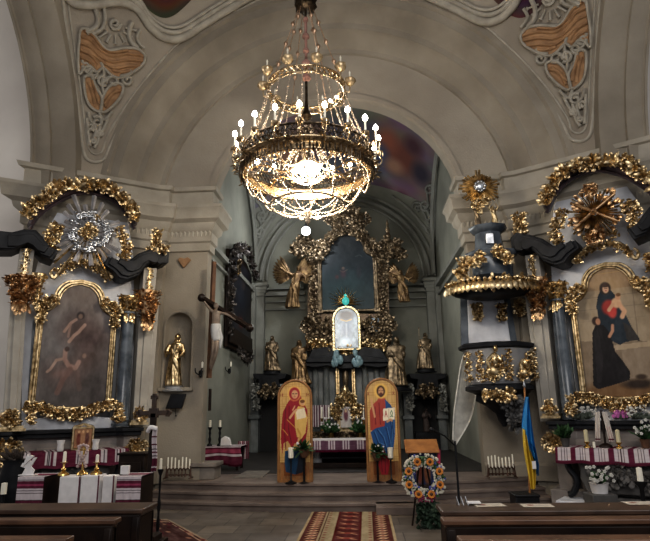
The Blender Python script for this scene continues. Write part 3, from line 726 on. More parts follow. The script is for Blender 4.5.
# ---------------- the two altar paintings
def altar_painting(fr, mirr, label, paint):
    sx = -1 if mirr else 1; rn = random.Random(5+mirr)
    bl, br = PL(33, 405, -.42), PL(106, 405, -.42); ap = PL(82, 283, -.42); sh = PL(40, 312, -.42)
    cx = (bl.x+br.x)/2; hw = (br.x-bl.x)/2; z0 = bl.z-.06; zs = sh.z+.02; r = hw*.60; zc = ap.z-r-.02
    loc = fr.W((sx*cx, -.42, z0))
    t = thing('altar_painting', label, 'painting', tuple(loc), fr.th)
    H = ap.z-.02-z0
    def hwid(z):
        z += z0
        if z < zs: return hw
        if z < zc:
            k = (z-zs)/(zc-zs); return hw-(hw-r)*(k**.4)
        d = r*r-(z-zc)**2; return math.sqrt(d) if d > 0 else 0
    pic = paint(); n = pic
    panel(pic, 'canvas', paintm, lambda u, v: ((u-.5)*2*hw, -.02 - 0*v, v*H), t, inside=lambda u, v: abs(u-.5)*2*hw < hwid(v*H)+.004)
    m = MB(); zz = [H*i/60 for i in range(61)]
    left = [Vector((-hwid(z), -.03, z)) for z in zz if hwid(z) > .02]; right = [Vector((-p.x, p.y, p.z)) for p in left[::-1]]
    path = left+[Vector((0, -.03, H))]+right
    for off, rr, y in ((.02, .028, -.05), (.06, .022, -.02), (-.012, .012, -.04)):
        q = [Vector((p.x+(off if p.x > 0 else -off if p.x < 0 else 0), y, p.z+(off if p.z > zc-z0 else 0)*1.)) for p in path]; m.tube(q, rr, 6)
    m.tube([(-hw-.05, -.03, 0), (hw+.05, -.03, 0)], .03, 6); m.build('frame', gold, t, 'plain gilt moulding', 60)
    m = MB()
    for s in (-1, 1):
        x = s*hw
        foliage(m, [(s*r*1.02, -.08, zc-z0-.02), (s*(hw*.85), -.08, zs-z0+.2), (x*1.04, -.08, zs-z0+.08), (x*1.03, -.08, zs-z0-.22)], [.05, .07, .085, .04], 130, .12, rn, .1, scr=.22)
        m.scroll((x*.9, -.13, zs-z0+.13), .1, 1.4, .02, 0, s); m.scroll((x*1.05, -.13, zs-z0-.02), .085, 1.4, .02, 2, -s)
        m.build('shoulder_carving', gold, t, 'gilt acanthus at the frame shoulder', 60); m = MB()
    foliage(m, [(-hw*1.25, -.1, .03), (-hw*.8, -.1, .02), (-hw*.45, -.1, -.07), (0, -.1, -.12), (hw*.45, -.1, -.07), (hw*.8, -.1, .02), (hw*1.2, -.1, .05)], [.04, .07, .075, .085, .075, .07, .04], 330, .12, rn, .12, scr=.2)
    m.build('frame_carving', gold, t, 'gilt acanthus and scrolls on the frame', 60)
    return t
def paintL():
    p = Pic(110, 190, (112, 103, 99), 4); p.noise(13, 4)
    p.ell(.5, .1, .7, .25, (62, 56, 54), .6, 1.2); p.ell(.2, .5, .3, .3, (96, 98, 102), .35, 1.2); p.ell(.55, .9, .5, .14, (112, 96, 84), .6, 1)
    p.ell(.55, .62, .28, .14, (84, 58, 50), .75, .9); p.ell(.72, .52, .25, .10, (76, 50, 46), .6, .8, .3); p.ell(.4, .28, .3, .12, (108, 82, 74), .65, .9); p.ell(.7, .38, .2, .1, (92, 66, 58), .7, .8)
    p.ell(.53, .735, .055, .032, (44, 30, 28), .95, .4); p.ell(.53, .728, .035, .022, (120, 88, 70), .9, .4)
    p.line([(.32, .60), (.40, .67), (.47, .70)], .012, (168, 128, 108), .9); p.line([(.60, .66), (.52, .60), (.46, .57), (.40, .52)], .014, (172, 132, 110), .9); p.line([(.40, .66), (.38, .56)], .010, (150, 112, 96), .8)
    p.line([(.36, .45), (.36, .38), (.42, .33), (.52, .31), (.56, .36)], .018, (165, 122, 104), .9); p.line([(.25, .37), (.18, .30), (.14, .28)], .011, (176, 140, 120), .9); p.line([(.25, .37), (.32, .38)], .012, (160, 124, 104), .9)
    p.line([(.45, .30), (.36, .22), (.30, .12)], .022, (126, 86, 74), .8); p.line([(.55, .28), (.60, .15)], .02, (110, 80, 70), .6)
    p.ell(.38, .46, .035, .02, (70, 46, 38), .9, .4); p.ell(.75, .42, .04, .022, (84, 58, 48), .8, .4); p.ell(.63, .41, .03, .02, (140, 104, 86), .7, .4)
    p.ell(.35, .27, .14, .03, (128, 92, 82), .6, .8, .2); p.ell(.86, .2, .2, .25, (60, 52, 50), .5, 1)
    p.noise(9, 14); g = p.C.mean(2, keepdims=True); p.C = (p.C*.62+g*np.array((1.02, .96, .95))*.38)*1.04; return p
def paintR():
    p = Pic(120, 200, (150, 134, 112), 6); p.noise(9, 5)
    p.mix((p.Z > .82).astype(float), (130, 104, 78), .7); p.ell(.5, .86, .25, .1, (176, 148, 112), .6, 1)
    for k in range(4): p.line([(0, .50+.09*k), (1, .50+.09*k)], .002, (116, 104, 90), .6)
    p.line([(.78, .4), (.8, .8)], .003, (110, 98, 84), .7); p.poly([(0, .44), (1, .40), (1, .0), (0, 0)], (128, 112, 94)); p.poly([(.55, .36), (1, .37), (1, .14), (.55, .1)], (140, 124, 106)); p.poly([(.42, .39), (1, .405), (1, .37), (.42, .35)], (166, 148, 124))
    p.ell(.5, .04, .7, .08, (116, 88, 60), .9, .7)
    p.poly([(.30, .70), (.34, .78), (.40, .83), (.50, .83), (.58, .76), (.64, .66), (.72, .52), (.80, .42), (.62, .41), (.54, .39), (.40, .44), (.32, .50)], (34, 44, 54))          # blue-black mantle
    p.poly([(.62, .56), (.72, .52), (.80, .41), (.64, .42)], (52, 48, 46)); p.ell(.47, .68, .10, .06, (150, 52, 46), 1, .4); p.ell(.50, .645, .06, .05, (184, 66, 60), .9, .4)
    p.ell(.45, .83, .075, .05, (46, 36, 32), 1, .3); p.ell(.455, .825, .042, .032, (198, 158, 128), 1, .3); p.ell(.46, .855, .05, .018, (64, 46, 36), .9, .3)
    p.line([(.438, .83), (.45, .83)], .003, (60, 40, 34)); p.line([(.462, .83), (.474, .83)], .003, (60, 40, 34)); p.line([(.448, .812), (.466, .812)], .003, (150, 70, 64))
    p.ell(.57, .71, .065, .04, (206, 168, 134), 1, .35); p.ell(.60, .755, .035, .024, (196, 152, 118), 1, .3); p.line([(.60, .70), (.66, .64), (.62, .60)], .018, (200, 158, 126)); p.line([(.52, .70), (.46, .66)], .014, (200, 158, 126)); p.ell(.61, .77, .032, .014, (110, 78, 50), .9, .4)
    p.poly([(.20, .50), (.26, .56), (.36, .55), (.42, .50), (.45, .42), (.47, .34), (.55, .27), (.62, .19), (.60, .13), (.40, .10), (.18, .07), (.12, .10), (.16, .30)], (26, 22, 24))   # kneeling dark habit
    p.poly([(.22, .50), (.28, .53), (.30, .30), (.24, .12), (.18, .12)], (44, 40, 42), .7); p.ell(.27, .585, .055, .034, (50, 34, 28), 1, .3); p.ell(.295, .58, .032, .026, (176, 130, 102), 1, .3)
    p.line([(.42, .46), (.47, .50), (.48, .54)], .012, (182, 136, 108)); p.ell(.70, .10, .2, .035, (48, 36, 28), .8, .6); p.ell(.75, .15, .07, .02, (60, 46, 36), .8, .5)
    p.line([(.18, .95), (.82, .95)], .003, (186, 150, 96), .5)
    p.noise(7, 16); return p
altar_painting(FA, 0, 'arched altar painting of pale figures rising in brown cloud above the left side altar', paintL)
altar_painting(FB, 1, 'arched painting of a kneeling friar in black before a seated mother and child', paintR)
# ================================================================ figures
def figure(h, rn, arms=None, lean=0, wide=1., fold=.12, hair=True, hold=None, crown=False, sway=.03):
    """draped standing figure, feet at the origin, facing -y; returns MB"""
    m = MB(); ph = rn.uniform(0, 6)
    prof = [(0, .15, .115), (.04, .155, .12), (.15, .135, .105), (.30, .125, .10), (.42, .12, .095), (.50, .115, .09), (.56, .105, .08), (.62, .098, .072), (.70, .115, .08), (.77, .125, .078), (.815, .115, .068), (.84, .06, .05), (.87, .035, .038), (.9, .033, .036)]
    n = 30; vs = []
    for z, rx, ry in prof:
        amp = fold*max(0, 1-z/.85)**.6
        xo = sway*sin(z*4+ph)*h+lean*z*h
        for k in range(n):
            a = 2*PI*k/n; q = 1+amp*(sin(a*7+ph+z*5)+.6*sin(a*4-z*9+ph))
            vs.append((xo+rx*wide*h*q*cos(a), ry*h*q*sin(a), z*h))
    fs = [(i*n+k, i*n+(k+1) % n, (i+1)*n+(k+1) % n, (i+1)*n+k) for i in range(len(prof)-1) for k in range(n)]
    fs += [tuple(range(n))[::-1], tuple((len(prof)-1)*n+k for k in range(n))]; m.add(vs, fs)
    hx = sway*sin(.93*4+ph)*h+lean*.93*h
    m.ball((hx, -.01*h, .935*h), (.048*h, .056*h, .066*h), 14, 10)
    m.ball((hx, -.068*h, .93*h), (.010*h, .014*h, .018*h), 6, 5)            # nose
    m.ball((hx, -.052*h, .900*h), (.02*h, .012*h, .008*h), 6, 4); m.ball((hx, -.04*h, .882*h), (.02*h, .02*h, .014*h), 6, 4)
    for s in (-1, 1): m.ball((hx+s*.018*h, -.05*h, .952*h), (.012*h, .01*h, .006*h), 6, 4); m.ball((hx+s*.048*h, 0, .93*h), (.008*h, .012*h, .016*h), 6, 4)
    if hair:
        m.ball((hx, .012*h, .95*h), (.058*h, .06*h, .062*h), 12, 8)
        for k in range(12): a = PI*k/11; m.ball((hx+.055*h*cos(a), .02*h*sin(a)+.01*h, (.9-.02*(k % 3))*h), .018*h, 6, 4)
    # diagonal mantle folds
    for k in range(7):
        t = k/6; m.tube(smooth_path([(hx-.1*h*wide, -.05*h, (.74-.05*t)*h), (-.02*h, -.105*h, (.60-.09*t)*h), (.09*h*wide, -.085*h, (.44-.13*t)*h), (.10*h*wide, -.03*h, (.30-.13*t)*h)], 4), .013*h, 5)
    for k in range(9):
        a = -PI*k/8; m.tube([(cos(a)*.10*h*wide, sin(a)*.08*h, .42*h), (cos(a)*.125*h*wide, sin(a)*.098*h, .22*h), (cos(a)*.14*h*wide, sin(a)*.11*h, .01*h)], [.010*h, .015*h, .02*h], 5)
    arms = arms or [[(-.115, 0, .79), (-.17, -.04, .64), (-.09, -.13, .62)], [(.115, 0, .79), (.17, -.03, .64), (.13, -.13, .55)]]
    for A in arms:
        P = [Vector((a*h+lean*c*h, b*h, c*h)) for a, b, c in A]; s = 1 if A[0][0] > 0 else -1
        m.tube(smooth_path(P, 4), [(.042-.018*i/(4*(len(P)-1)))*h for i in range(4*(len(P)-1)+1)], 8)
        m.tube([P[0], P[1], P[1]-Vector((0, 0, .09*h))], [.05*h, .045*h, .02*h], 8)
        d = (P[-1]-P[-2]).normalized(); e = d.orthogonal().normalized(); q = P[-1]
        m.tube([q, q+d*.045*h], [.02*h, .022*h], 8, flat=.6)
        for f in range(4): m.tube([q+d*.04*h+e*(f-1.5)*.011*h, q+d*(.075-.006*abs(f-1.3))*h+e*(f-1.5)*.013*h, q+d*(.085-.006*abs(f-1.3))*h+e*(f-1.5)*.012*h+Vector((0, 0, -.01*h))], .0055*h, 5)
        m.tube([q+d*.01*h-e*.018*h, q+d*.035*h-e*.035*h, q+d*.05*h-e*.036*h], .0065*h, 5)
    if hold == 'child':
        m.ball((.08*h, -.13*h, .70*h), (.045*h, .045*h, .07*h), 10, 8); m.ball((.075*h, -.15*h, .79*h), .034*h, 10, 8); m.tube([(.08*h, -.15*h, .65*h), (.04*h, -.2*h, .60*h), (.04*h, -.19*h, .53*h)], .018*h, 6)
    if hold == 'staff': m.tube([(-.16*h, -.13*h, .02*h), (-.15*h, -.13*h, 1.12*h)], .011*h, 6); m.ball((-.15*h, -.13*h, 1.13*h), .024*h, 8, 6)
    if hold == 'book': m.box((.12*h, -.16*h, .60*h), (.11*h, .035*h, .14*h))
    if crown:
        m.lathe([(.05*h, 0), (.062*h, .03*h), (.055*h, .045*h), (.03*h, .075*h), (.008*h, .085*h)], 10, (hx, 0, .985*h))
    return m
def statue(name, label, p, h, mt, rz=0, group=None, base=None, basew=.3, wings=False, **k):
    rn = random.Random(hash(name+str(round(p[0], 1))) % 999 if False else int(abs(p[0]*100)) % 997)
    t = thing(name, label, 'statue', tuple(p), rz, group)
    m = figure(h, rn, **k); m.build('figure', mt, t, remesh=h*.0105)
    if base:
        m = MB(); w = h*basew; m.lathe([(w, -.10*h), (w, -.075*h), (w*.8, -.06*h), (w*.78, -.02*h), (w*.9, 0.002)], 12, (0, 0, 0), 1, .75); m.build('pedestal', base, t)
    if wings:
        for s in (-1, 1):
            m = MB()
            for j in range(11):
                a = rad(62-j*9 if s > 0 else 118+j*9)
                m.leaf((s*.05*h, .09*h, .76*h), (cos(a), .12, sin(a)), (0, -1, .1), h*(.62-.025*j), h*.09, .05)
                m.leaf((s*.05*h, .075*h, .76*h), (cos(a), .1, sin(a)), (0, -1, .1), h*(.34-.012*j), h*.08, .05)
            m.build('wing', mt, t)
    return t
def px2(px0, y0, y1, Y):
    """foot point and height of something standing at depth Y between two image rows"""
    a, b = atY(px0, y1, Y), atY(px0, y0, Y); return a, b.z-a.z
# ================================================================ MAIN ALTAR
Y0 = 17.1
def Q(px, py, Y=Y0): return atY(px, py, Y)
rn = random.Random(55)
o = Q(347, 470); ZP = .36
t = thing('main_altar', 'tall gilt and dark marble high altar against the back wall of the chancel', 'altar', (o.x, 17.1, ZP)); O = Vector((o.x, 17.1, ZP))
class LM(MB):
    def __init__(s): MB.__init__(s); s.M = Matrix.Translation(-O)
def poly(pts, Y=Y0): return [(Q(a, b, Y).x, Q(a, b, Y).z) for a, b in pts]
m = LM(); m.prism(poly([(307, 470), (307, 366), (313, 352), (381, 352), (388, 366), (388, 470)]), 17.0, 17.5); m.build('body', marble_grey2 if 'marble_grey2' in globals() else mat('marble_slate', (.20, .21, .21), .4, scale=3, col2=(.09, .10, .10)), t, 'slate coloured marble body', bevel=.02)
slate = MATS['marble_slate']
for px_ in (316, 327, 367, 379):
    a, h = px2(px_, 366, 432, 16.85); m = LM(); m.lathe([(.13, 0), (.13, .05), (.1, .09), (.115, .13), (.1, .2), (.085, h-.12), (.1, h-.1), (.09, h-.08), (.15, h)], 16, tuple(a), wob=lambda an, z: .05*cos(an*12)); m.build('column', mat('marble_ash', (.26, .27, .27), .3, scale=4, col2=(.15, .16, .16)), t, 'fluted grey column')
m = LM()
m.prism(poly([(304, 366), (302, 360), (309, 357), (313, 349), (330, 347), (335, 352), (347, 356), (358, 352), (364, 347), (380, 349), (386, 357), (392, 360), (391, 366), (378, 368), (364, 366), (352, 369), (340, 369), (328, 366), (314, 368)], 16.6), 16.45, 17.3)
m.prism(poly([(306, 363), (311, 359), (329, 356), (347, 361), (365, 356), (384, 359), (388, 363)], 16.6), 16.35, 17.0)
m.build('cornice', marble_dark, t, 'dark broken cornice', bevel=.02)
m = LM()
for cx in (338, 357):
    q = Q(cx, 358, 16.3)
    for k in range(9): m.ball((q.x+rn.uniform(-.14, .14), 16.28+rn.uniform(-.05, .05), q.z+rn.uniform(-.2, .18)), (rn.uniform(.06, .1), .06, rn.uniform(.08, .14)), 8, 6)
m.build('drapery_cloud', mat('pale_blue_paint', (.28, .40, .44), .4, scale=8, col2=(.13, .2, .24)), t, 'pale blue cloud carving', 80)
# attic
m = LM(); m.prism(poly([(306, 352), (306, 322), (312, 312), (318, 314), (376, 314), (386, 312), (392, 322), (390, 352)]), 16.95, 17.4); m.build('attic', mat('bronze_wood', (.13, .085, .045), .4, .5, scale=10, col2=(.05, .03, .02)), t, 'bronzed attic storey', bevel=.02)
bronze = MATS['bronze_wood']
for x0, x1, lab in ((308, 320, 0), (377, 389, 0)):
    m = LM(); m.prism(poly([(x0, 320), (x0+1, 256), (x1-1, 256), (x1, 320)]), 16.9, 17.3); m.build('pilaster', bronze, t)
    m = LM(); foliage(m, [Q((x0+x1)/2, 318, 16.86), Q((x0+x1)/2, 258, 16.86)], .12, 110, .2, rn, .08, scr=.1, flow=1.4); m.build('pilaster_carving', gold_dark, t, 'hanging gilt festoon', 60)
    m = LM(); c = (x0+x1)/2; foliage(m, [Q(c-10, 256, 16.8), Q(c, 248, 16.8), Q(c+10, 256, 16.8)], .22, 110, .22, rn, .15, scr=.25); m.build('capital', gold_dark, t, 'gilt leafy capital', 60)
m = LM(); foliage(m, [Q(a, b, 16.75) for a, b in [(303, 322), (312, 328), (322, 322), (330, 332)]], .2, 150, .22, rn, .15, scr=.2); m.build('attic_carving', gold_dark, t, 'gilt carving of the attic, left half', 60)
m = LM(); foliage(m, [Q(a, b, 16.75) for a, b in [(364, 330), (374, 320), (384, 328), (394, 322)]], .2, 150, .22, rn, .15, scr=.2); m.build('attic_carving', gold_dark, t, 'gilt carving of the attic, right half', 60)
m = LM(); foliage(m, [Q(a, b, 16.65) for a, b in [(310, 347), (322, 343), (332, 349)]], .12, 90, .2, rn, .12); foliage(m, [Q(a, b, 16.65) for a, b in [(332, 349), (347, 352), (362, 349), (375, 343), (386, 347)]], .12, 130, .2, rn, .12); m.build('cornice_carving', gold, t, 'gilt border above the cornice', 60)
for pts in ([(312, 330), (316, 342), (322, 336), (328, 345)], [(366, 345), (372, 336), (380, 342), (386, 332)]):
    m = LM(); foliage(m, [Q(a, b, 16.8) for a, b in pts], .22, 150, .2, rn, .15, scr=.3); m.build('urn_carving', gold_dark, t, smooth=60)
q0 = Q(375, 328, 16.7); m = LM(); m.box((q0.x, 16.7, q0.z+.1), (.26, .08, .42)); m.build('reliquary', mat('pale_blue_glass', (.30, .40, .50), .2, scale=9, col2=(.12, .17, .22)), t, 'pale blue reliquary panel', bevel=.03)
# crown cartouche and crest above the painting
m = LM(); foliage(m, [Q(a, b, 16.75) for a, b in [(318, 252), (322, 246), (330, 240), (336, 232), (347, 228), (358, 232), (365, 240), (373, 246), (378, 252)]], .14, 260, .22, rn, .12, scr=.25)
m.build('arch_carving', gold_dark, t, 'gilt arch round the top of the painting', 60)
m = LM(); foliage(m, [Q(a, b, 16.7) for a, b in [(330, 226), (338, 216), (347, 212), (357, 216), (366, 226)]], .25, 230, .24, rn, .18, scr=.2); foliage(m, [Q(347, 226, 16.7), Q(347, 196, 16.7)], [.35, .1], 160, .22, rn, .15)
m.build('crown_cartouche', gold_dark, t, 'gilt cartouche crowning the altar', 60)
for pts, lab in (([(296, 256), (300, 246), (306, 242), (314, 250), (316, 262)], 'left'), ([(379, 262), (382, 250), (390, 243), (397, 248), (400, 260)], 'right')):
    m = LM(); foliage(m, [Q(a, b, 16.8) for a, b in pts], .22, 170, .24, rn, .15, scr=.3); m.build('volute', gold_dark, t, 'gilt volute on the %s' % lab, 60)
    cx = pts[2][0]-(2 if lab == 'right' else -2); m = LM(); a = Q(cx, 243, 16.8); m.lathe([(.13, 0), (.16, .06), (.06, .12), (.11, .22), (.05, .34), (.08, .42), (.03, .55), (.05, .62), (.005, .78)], 10, tuple(a)); m.build('finial', gold_dark, t, 'turned finial')
# lower centre: niche, tabernacle, gradine
m = LM()
for r, w in ((.26, .04), (.20, .025)):
    a = Q(346, 396, 16.8); b = Q(346, 362, 16.8); H = b.z-a.z
    m.tube([(a.x-r, 16.75, a.z)]+[(a.x+r*cos(PI-PI*i/12), 16.75, a.z+H-r+r*sin(PI*i/12)) for i in range(13)]+[(a.x+r, 16.75, a.z)], w, 6)
m.build('niche_frame', gold, t, 'gilt arched niche frame'); m = LM(); m.prism([(a.x-.2, a.z), (a.x+.2, a.z), (a.x+.2, a.z+H-.2)]+[(a.x+.2*cos(PI*i/10), a.z+H-.2+.2*sin(PI*i/10)) for i in range(11)]+[(a.x-.2, a.z+H-.2)], 16.8, 16.9); m.build('niche', black, t)  # flat black slab paints the shade inside the niche
m = LM(); m.ball((a.x, 16.72, a.z+.55), (.09, .07, .3), 10, 8); m.ball((a.x, 16.7, a.z+.92), .07, 8, 6); m.build('niche_figure', gold_dark, t)
m = LM(); a = Q(346, 432, 16.2); m.box((a.x, 16.3, a.z+.35), (.5, .4, .8)); m.lathe([(.3, .7), (.34, .8), (.28, .95), (.12, 1.1), (.1, 1.2), (.03, 1.3)], 12, (a.x, 16.25, a.z)); m.build('tabernacle', gold, t, 'gilt tabernacle', bevel=.02)
m = LM(); foliage(m, [Q(a_, b_, 16.0) for a_, b_ in [(336, 420), (338, 404), (346, 392), (354, 404), (356, 420)]], .14, 160, .16, rn, .15, scr=.2); foliage(m, [Q(330, 410, 16.1), Q(362, 410, 16.1)], .12, 90, .15, rn, .1); m.build('tabernacle_carving', gold, t, 'gilt carving of the tabernacle', 60)
a = Q(346, 418, 15.95); pc = Pic(24, 40, (196, 190, 186), 3); pc.ell(.5, .6, .2, .3, (120, 80, 90), .9, .5); pc.ell(.5, .8, .1, .08, (210, 180, 150), 1, .4); pc.noise(10, 8)
panel(pc, 'tabernacle_door', clothm, lambda u, v: Vector((a.x+(u-.5)*.3, 15.93, a.z-.25+v*.55))-O, t, label='pale painted tabernacle door')
m = LM()
A, B = Q(312, 440, 16.1), Q(368, 431, 16.1); m.box(((A.x+B.x)/2, 16.2, (A.z+B.z)/2), (B.x-A.x, .5, B.z-A.z)); m.build('gradine', bronze, t, 'bronzed shelf behind the mensa', bevel=.02)
m = LM(); foliage(m, [Q(313, 436, 15.95), Q(367, 436, 15.95)], .09, 120, .13, rn, .04, scr=.4); m.build('gradine_carving', gold_dark, t, smooth=60)
# people's altar table standing in front
m = MB(); A, B = Q(311, 441, 12.5), Q(382, 441, 12.5); TZ = A.z; mx = (A.x+B.x)/2; mw = B.x-A.x
tt = thing('altar_table', 'dark low altar table standing before the high altar between the two icons', 'table', (mx, 12.75, ZP))
m.box((0, .1, (TZ-ZP)-.04), (mw+.05, .75, .07)); m.box((0, .1, .05), (mw-.1, .6, .1)); m.box((0, .4, (TZ-ZP)/2), (mw-.3, .05, TZ-ZP-.1)); m.build('table_frame', wood_dark, tt, bevel=.01)
for x in (-mw/2+.12, mw/2-.12): m = MB(); m.lathe([(.1, .1), (.1, .16), (.06, .2), (.08, .35), (.09, TZ-ZP-.12), (.1, TZ-ZP-.07)], 12, (x, 0, 0)); m.build('leg', marble_grey, tt)
m = MB(); m.box((0, 0, .2), (mw*.7, .3, .04)); m.box((0, .05, .3), (mw*.66, .3, .03)); m.build('shelf', marble_dark, tt, bevel=.01)
for px0, px1 in ((313, 330), (360, 372)):    # striped hangings either side of tabernacle
    pc = stripes(40, 24, [(a_, a_+.07, (84, 44, 60)) for a_ in (.05, .2, .35, .5, .65, .8)]); A1, B1 = Q(px0, 427, 16.05), Q(px1, 405, 16.05)
    tag(panel(pc, 'striped_hanging', clothm, lambda u, v: Vector((A1.x+(B1.x-A1.x)*u, 16.05+.03*sin(u*14), A1.z+(B1.z-A1.z)*v)), None), 'red and white striped cloth hung %s of the tabernacle' % ('left' if px0 < 340 else 'right'), 'cloth')
pc = stripes(200, 40, [], (178, 168, 176), bw=.0)
pc.mix((pc.Z < 1).astype(float), (88, 52, 74), .75)
for k in range(5):
    for j in range(3): pc.mix(((pc.X > .07+.19*k+.035*j) & (pc.X < .09+.19*k+.035*j) & (pc.Z > .25)).astype(float), (206, 196, 204))
pc.mix((pc.Z < .2).astype(float), (80, 20, 44)); pc.mix((pc.Z > .93).astype(float), (196, 190, 190)); pc.noise(8, 12)
A1, B1 = Q(309, 452.5, 12.35), Q(384, 441, 12.35)
def cl(u, v):
    x = A1.x+(B1.x-A1.x)*u
    if v < .5: return Vector((x, 12.36-.015*sin(u*60), A1.z+(TZ+.02-A1.z)*v*2))
    return Vector((x, 12.36+(v-.5)*2*.85, TZ+.02))
p2 = pc; v_old = pc.C.copy()
n_ = pc.ny//2
C2 = pc.C.copy(); C2[:n_] = v_old[::2][:n_]; C2[n_:] = np.array((190, 184, 184.)); pc.C = C2
tag(panel(pc, 'altar_cloth', clothm, cl, None), 'purple and white banded cloth over the low altar table between the icons', 'altar cloth')
# striped cylinders of candlesticks on the mensa, flowers
for i, px_ in enumerate((322, 329, 364, 371)):
    a = Q(px_, 431, 16.0); m = MB(); m.lathe([(.07, 0), (.03, .03), (.02, .1), (.035, .16), (.02, .22), (.045, .34)], 8, (0, 0, 0)); c = m.build('altar_candlestick', brass, None, loc=None); c.location = (a.x, 16.02, a.z)
    tag(c, 'brass candlestick on the high altar shelf, %s' % ['outermost on the left', 'just left of the tabernacle', 'just right of the tabernacle', 'outermost on the right'][i], 'candlestick', 'high altar candlesticks')
    m = MB(); m.lathe([(.022, .34), (.022, .62), (.01, .64)], 8); m.build('candle', wax, c)
for i, px_ in enumerate((331, 360)):
    a = Q(px_, 428, 15.75); t2 = thing('flower_vase', 'leafy bouquet with small white flowers %s of the gilt tabernacle' % ('left', 'right')[i], 'flowers', (a.x, 15.75, Q(346, 440, 15.75).z), group='high altar bouquets')
    m = MB(); m.lathe([(.06, 0), (.09, .06), (.07, .16), (.09, .2)], 10); m.build('vase', brass, t2)
    m = MB(); [m.leaf((0, 0, .2), (rn.uniform(-1, 1), rn.uniform(-.6, .2), rn.uniform(.1, 1)), (0, -1, .2), rn.uniform(.2, .42), .07, .4) for _ in range(60)]; m.build('foliage', leafgreen, t2)
    m = MB(); [m.ball((rn.uniform(-.25, .25), -.12+rn.uniform(-.1, .1), rn.uniform(.3, .6)), .03, 6, 4) for _ in range(14)]; m.build('blossom', white_cloth, t2)
m = LM(); a = Q(346, 440, 15.7); m.box((a.x, 16.2, (a.z+ZP)/2), (2.3, 1.3, a.z-ZP)); m.build('mensa', marble_dark, bpy.data.objects['main_altar'], 'dark altar block', bevel=.02)
# ---- central painting
cx = Q(348, 300); bl = Q(322.5, 313); br = Q(375, 313); ap = Q(348, 237); sh = Q(323, 262)
t = thing('altar_painting', 'dark blue arched painting high in the centre of the high altar', 'painting', ((bl.x+br.x)/2, 16.85, bl.z))
hw = (br.x-bl.x)/2; H = ap.z-bl.z; zs = sh.z-bl.z+.1; r = hw*.66; zc = H-r
def hwid(z):
    if z < zs: return hw
    if z < zc: return hw-(hw-r)*((z-zs)/(zc-zs))**.4
    d = r*r-(z-zc)**2; return math.sqrt(d) if d > 0 else 0
pc = Pic(100, 150, (34, 48, 58), 8); pc.ell(.45, .2, .6, .3, (24, 62, 66), .6, 1); pc.ell(.5, .95, .6, .3, (56, 58, 60), .6, 1); pc.noise(9, 5)
pc.ell(.42, .55, .03, .02, (120, 104, 92), .8, .5); pc.ell(.42, .48, .06, .06, (66, 50, 62), .8, .7); pc.line([(.36, .52), (.42, .50), (.50, .53)], .006, (110, 90, 84), .7); pc.line([(.66, .70), (.74, .72), (.78, .70)], .006, (84, 96, 100), .6); pc.ell(.3, .44, .04, .03, (90, 50, 54), .6, .7); pc.ell(.72, .5, .05, .08, (44, 50, 60), .8, .7); pc.noise(5, 20); pc.C *= .8
panel(pc, 'canvas', paintm, lambda u, v: ((u-.5)*2*hw, -.03, v*H), t, inside=lambda u, v: abs(u-.5)*2*hw < hwid(v*H)+.01)
m = MB(); zz = [H*i/50 for i in range(51)]; L_ = [Vector((-hwid(z), -.06, z)) for z in zz if hwid(z) > .02]
for w, off in ((.05, .03), (.05, .08)):
    q = [p+Vector((-off, 0, 0)) for p in L_]; m.tube(q+[Vector((0, -.06, H+off))]+[Vector((-p.x, p.y, p.z)) for p in q[::-1]], w, 6)
for zz_ in (0, zs, zs+.3): m.box((-hw-.06, -.07, zz_), (.18, .06, .1)); m.box((hw+.06, -.07, zz_), (.18, .06, .1))
m.tube([(-hw, -.06, 0), (hw, -.06, 0)], .04, 6); m.build('frame', gold_dark, t, 'gilt moulding', 60)
# ---- arched icon with beaded frame, brightness added as faint emission
bl, br, ap = Q(334, 350, 16.5), Q(360, 350, 16.5), Q(347, 307, 16.5)
t = thing('venerated_icon', 'arched silvery icon in a bright beaded frame on the high altar', 'icon', ((bl.x+br.x)/2, 16.5, bl.z)); hw = (br.x-bl.x)/2; H = ap.z-bl.z
iw = lambda z: hw if z < H-hw else math.sqrt(max(hw*hw-(z-H+hw)**2, 0))
pc = Pic(50, 80, (150, 164, 180), 8); pc.noise(30, 9); pc.ell(.5, .5, .22, .35, (96, 112, 140), .6, .6); pc.ell(.42, .18, .2, .1, (210, 226, 240), .9, .9); pc.ell(.5, .8, .3, .12, (90, 84, 86), .8, .5); pc.line([(.3, .7), (.5, .66), (.7, .7)], .015, (206, 170, 110), .9); pc.line([(.5, .6), (.5, .3)], .02, (190, 200, 210), .6)
panel(pc, 'silver_cover', vcmat('icon_glass', .25, .5, emis=.12), lambda u, v: ((u-.5)*2*hw, -.02, v*H), t, inside=lambda u, v: abs(u-.5)*2*hw < iw(v*H)+.01)  # slight emission puts extra brightness into the painted cover
zz = [H*i/40 for i in range(41)]; L_ = [Vector((-iw(z), -.04, z)) for z in zz]; path = L_+[Vector((-p.x, p.y, p.z)) for p in L_[::-1]]
m = MB(); m.tube([p*1.0+Vector((0, 0, 0)) for p in path], .045, 6); m.tube([(-hw, -.04, 0), (hw, -.04, 0)], .05, 6); m.build('frame', gold, t, smooth=60)
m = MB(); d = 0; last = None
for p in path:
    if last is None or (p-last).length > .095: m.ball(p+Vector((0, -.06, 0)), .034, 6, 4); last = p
m.build('bead_border', mat('emissive_beads', (.9, .82, .55), .3, emis=(1, .86, .5), es=.5), t, 'bright bead border', 80)  # beads are no lamps; emission paints them bright
m = MB()
for k in range(15):
    a = rad(-10+200*k/14); d = Vector((cos(a), 0, sin(a))); s_ = Vector((-sin(a), 0, cos(a))); r1 = rn.uniform(.35, .6)
    m.add([d*.1-s_*.03, d*.1+s_*.03, d*r1, d*.1+Vector((0, -.05, 0))], [(0, 1, 2), (0, 3, 2), (3, 1, 2)])
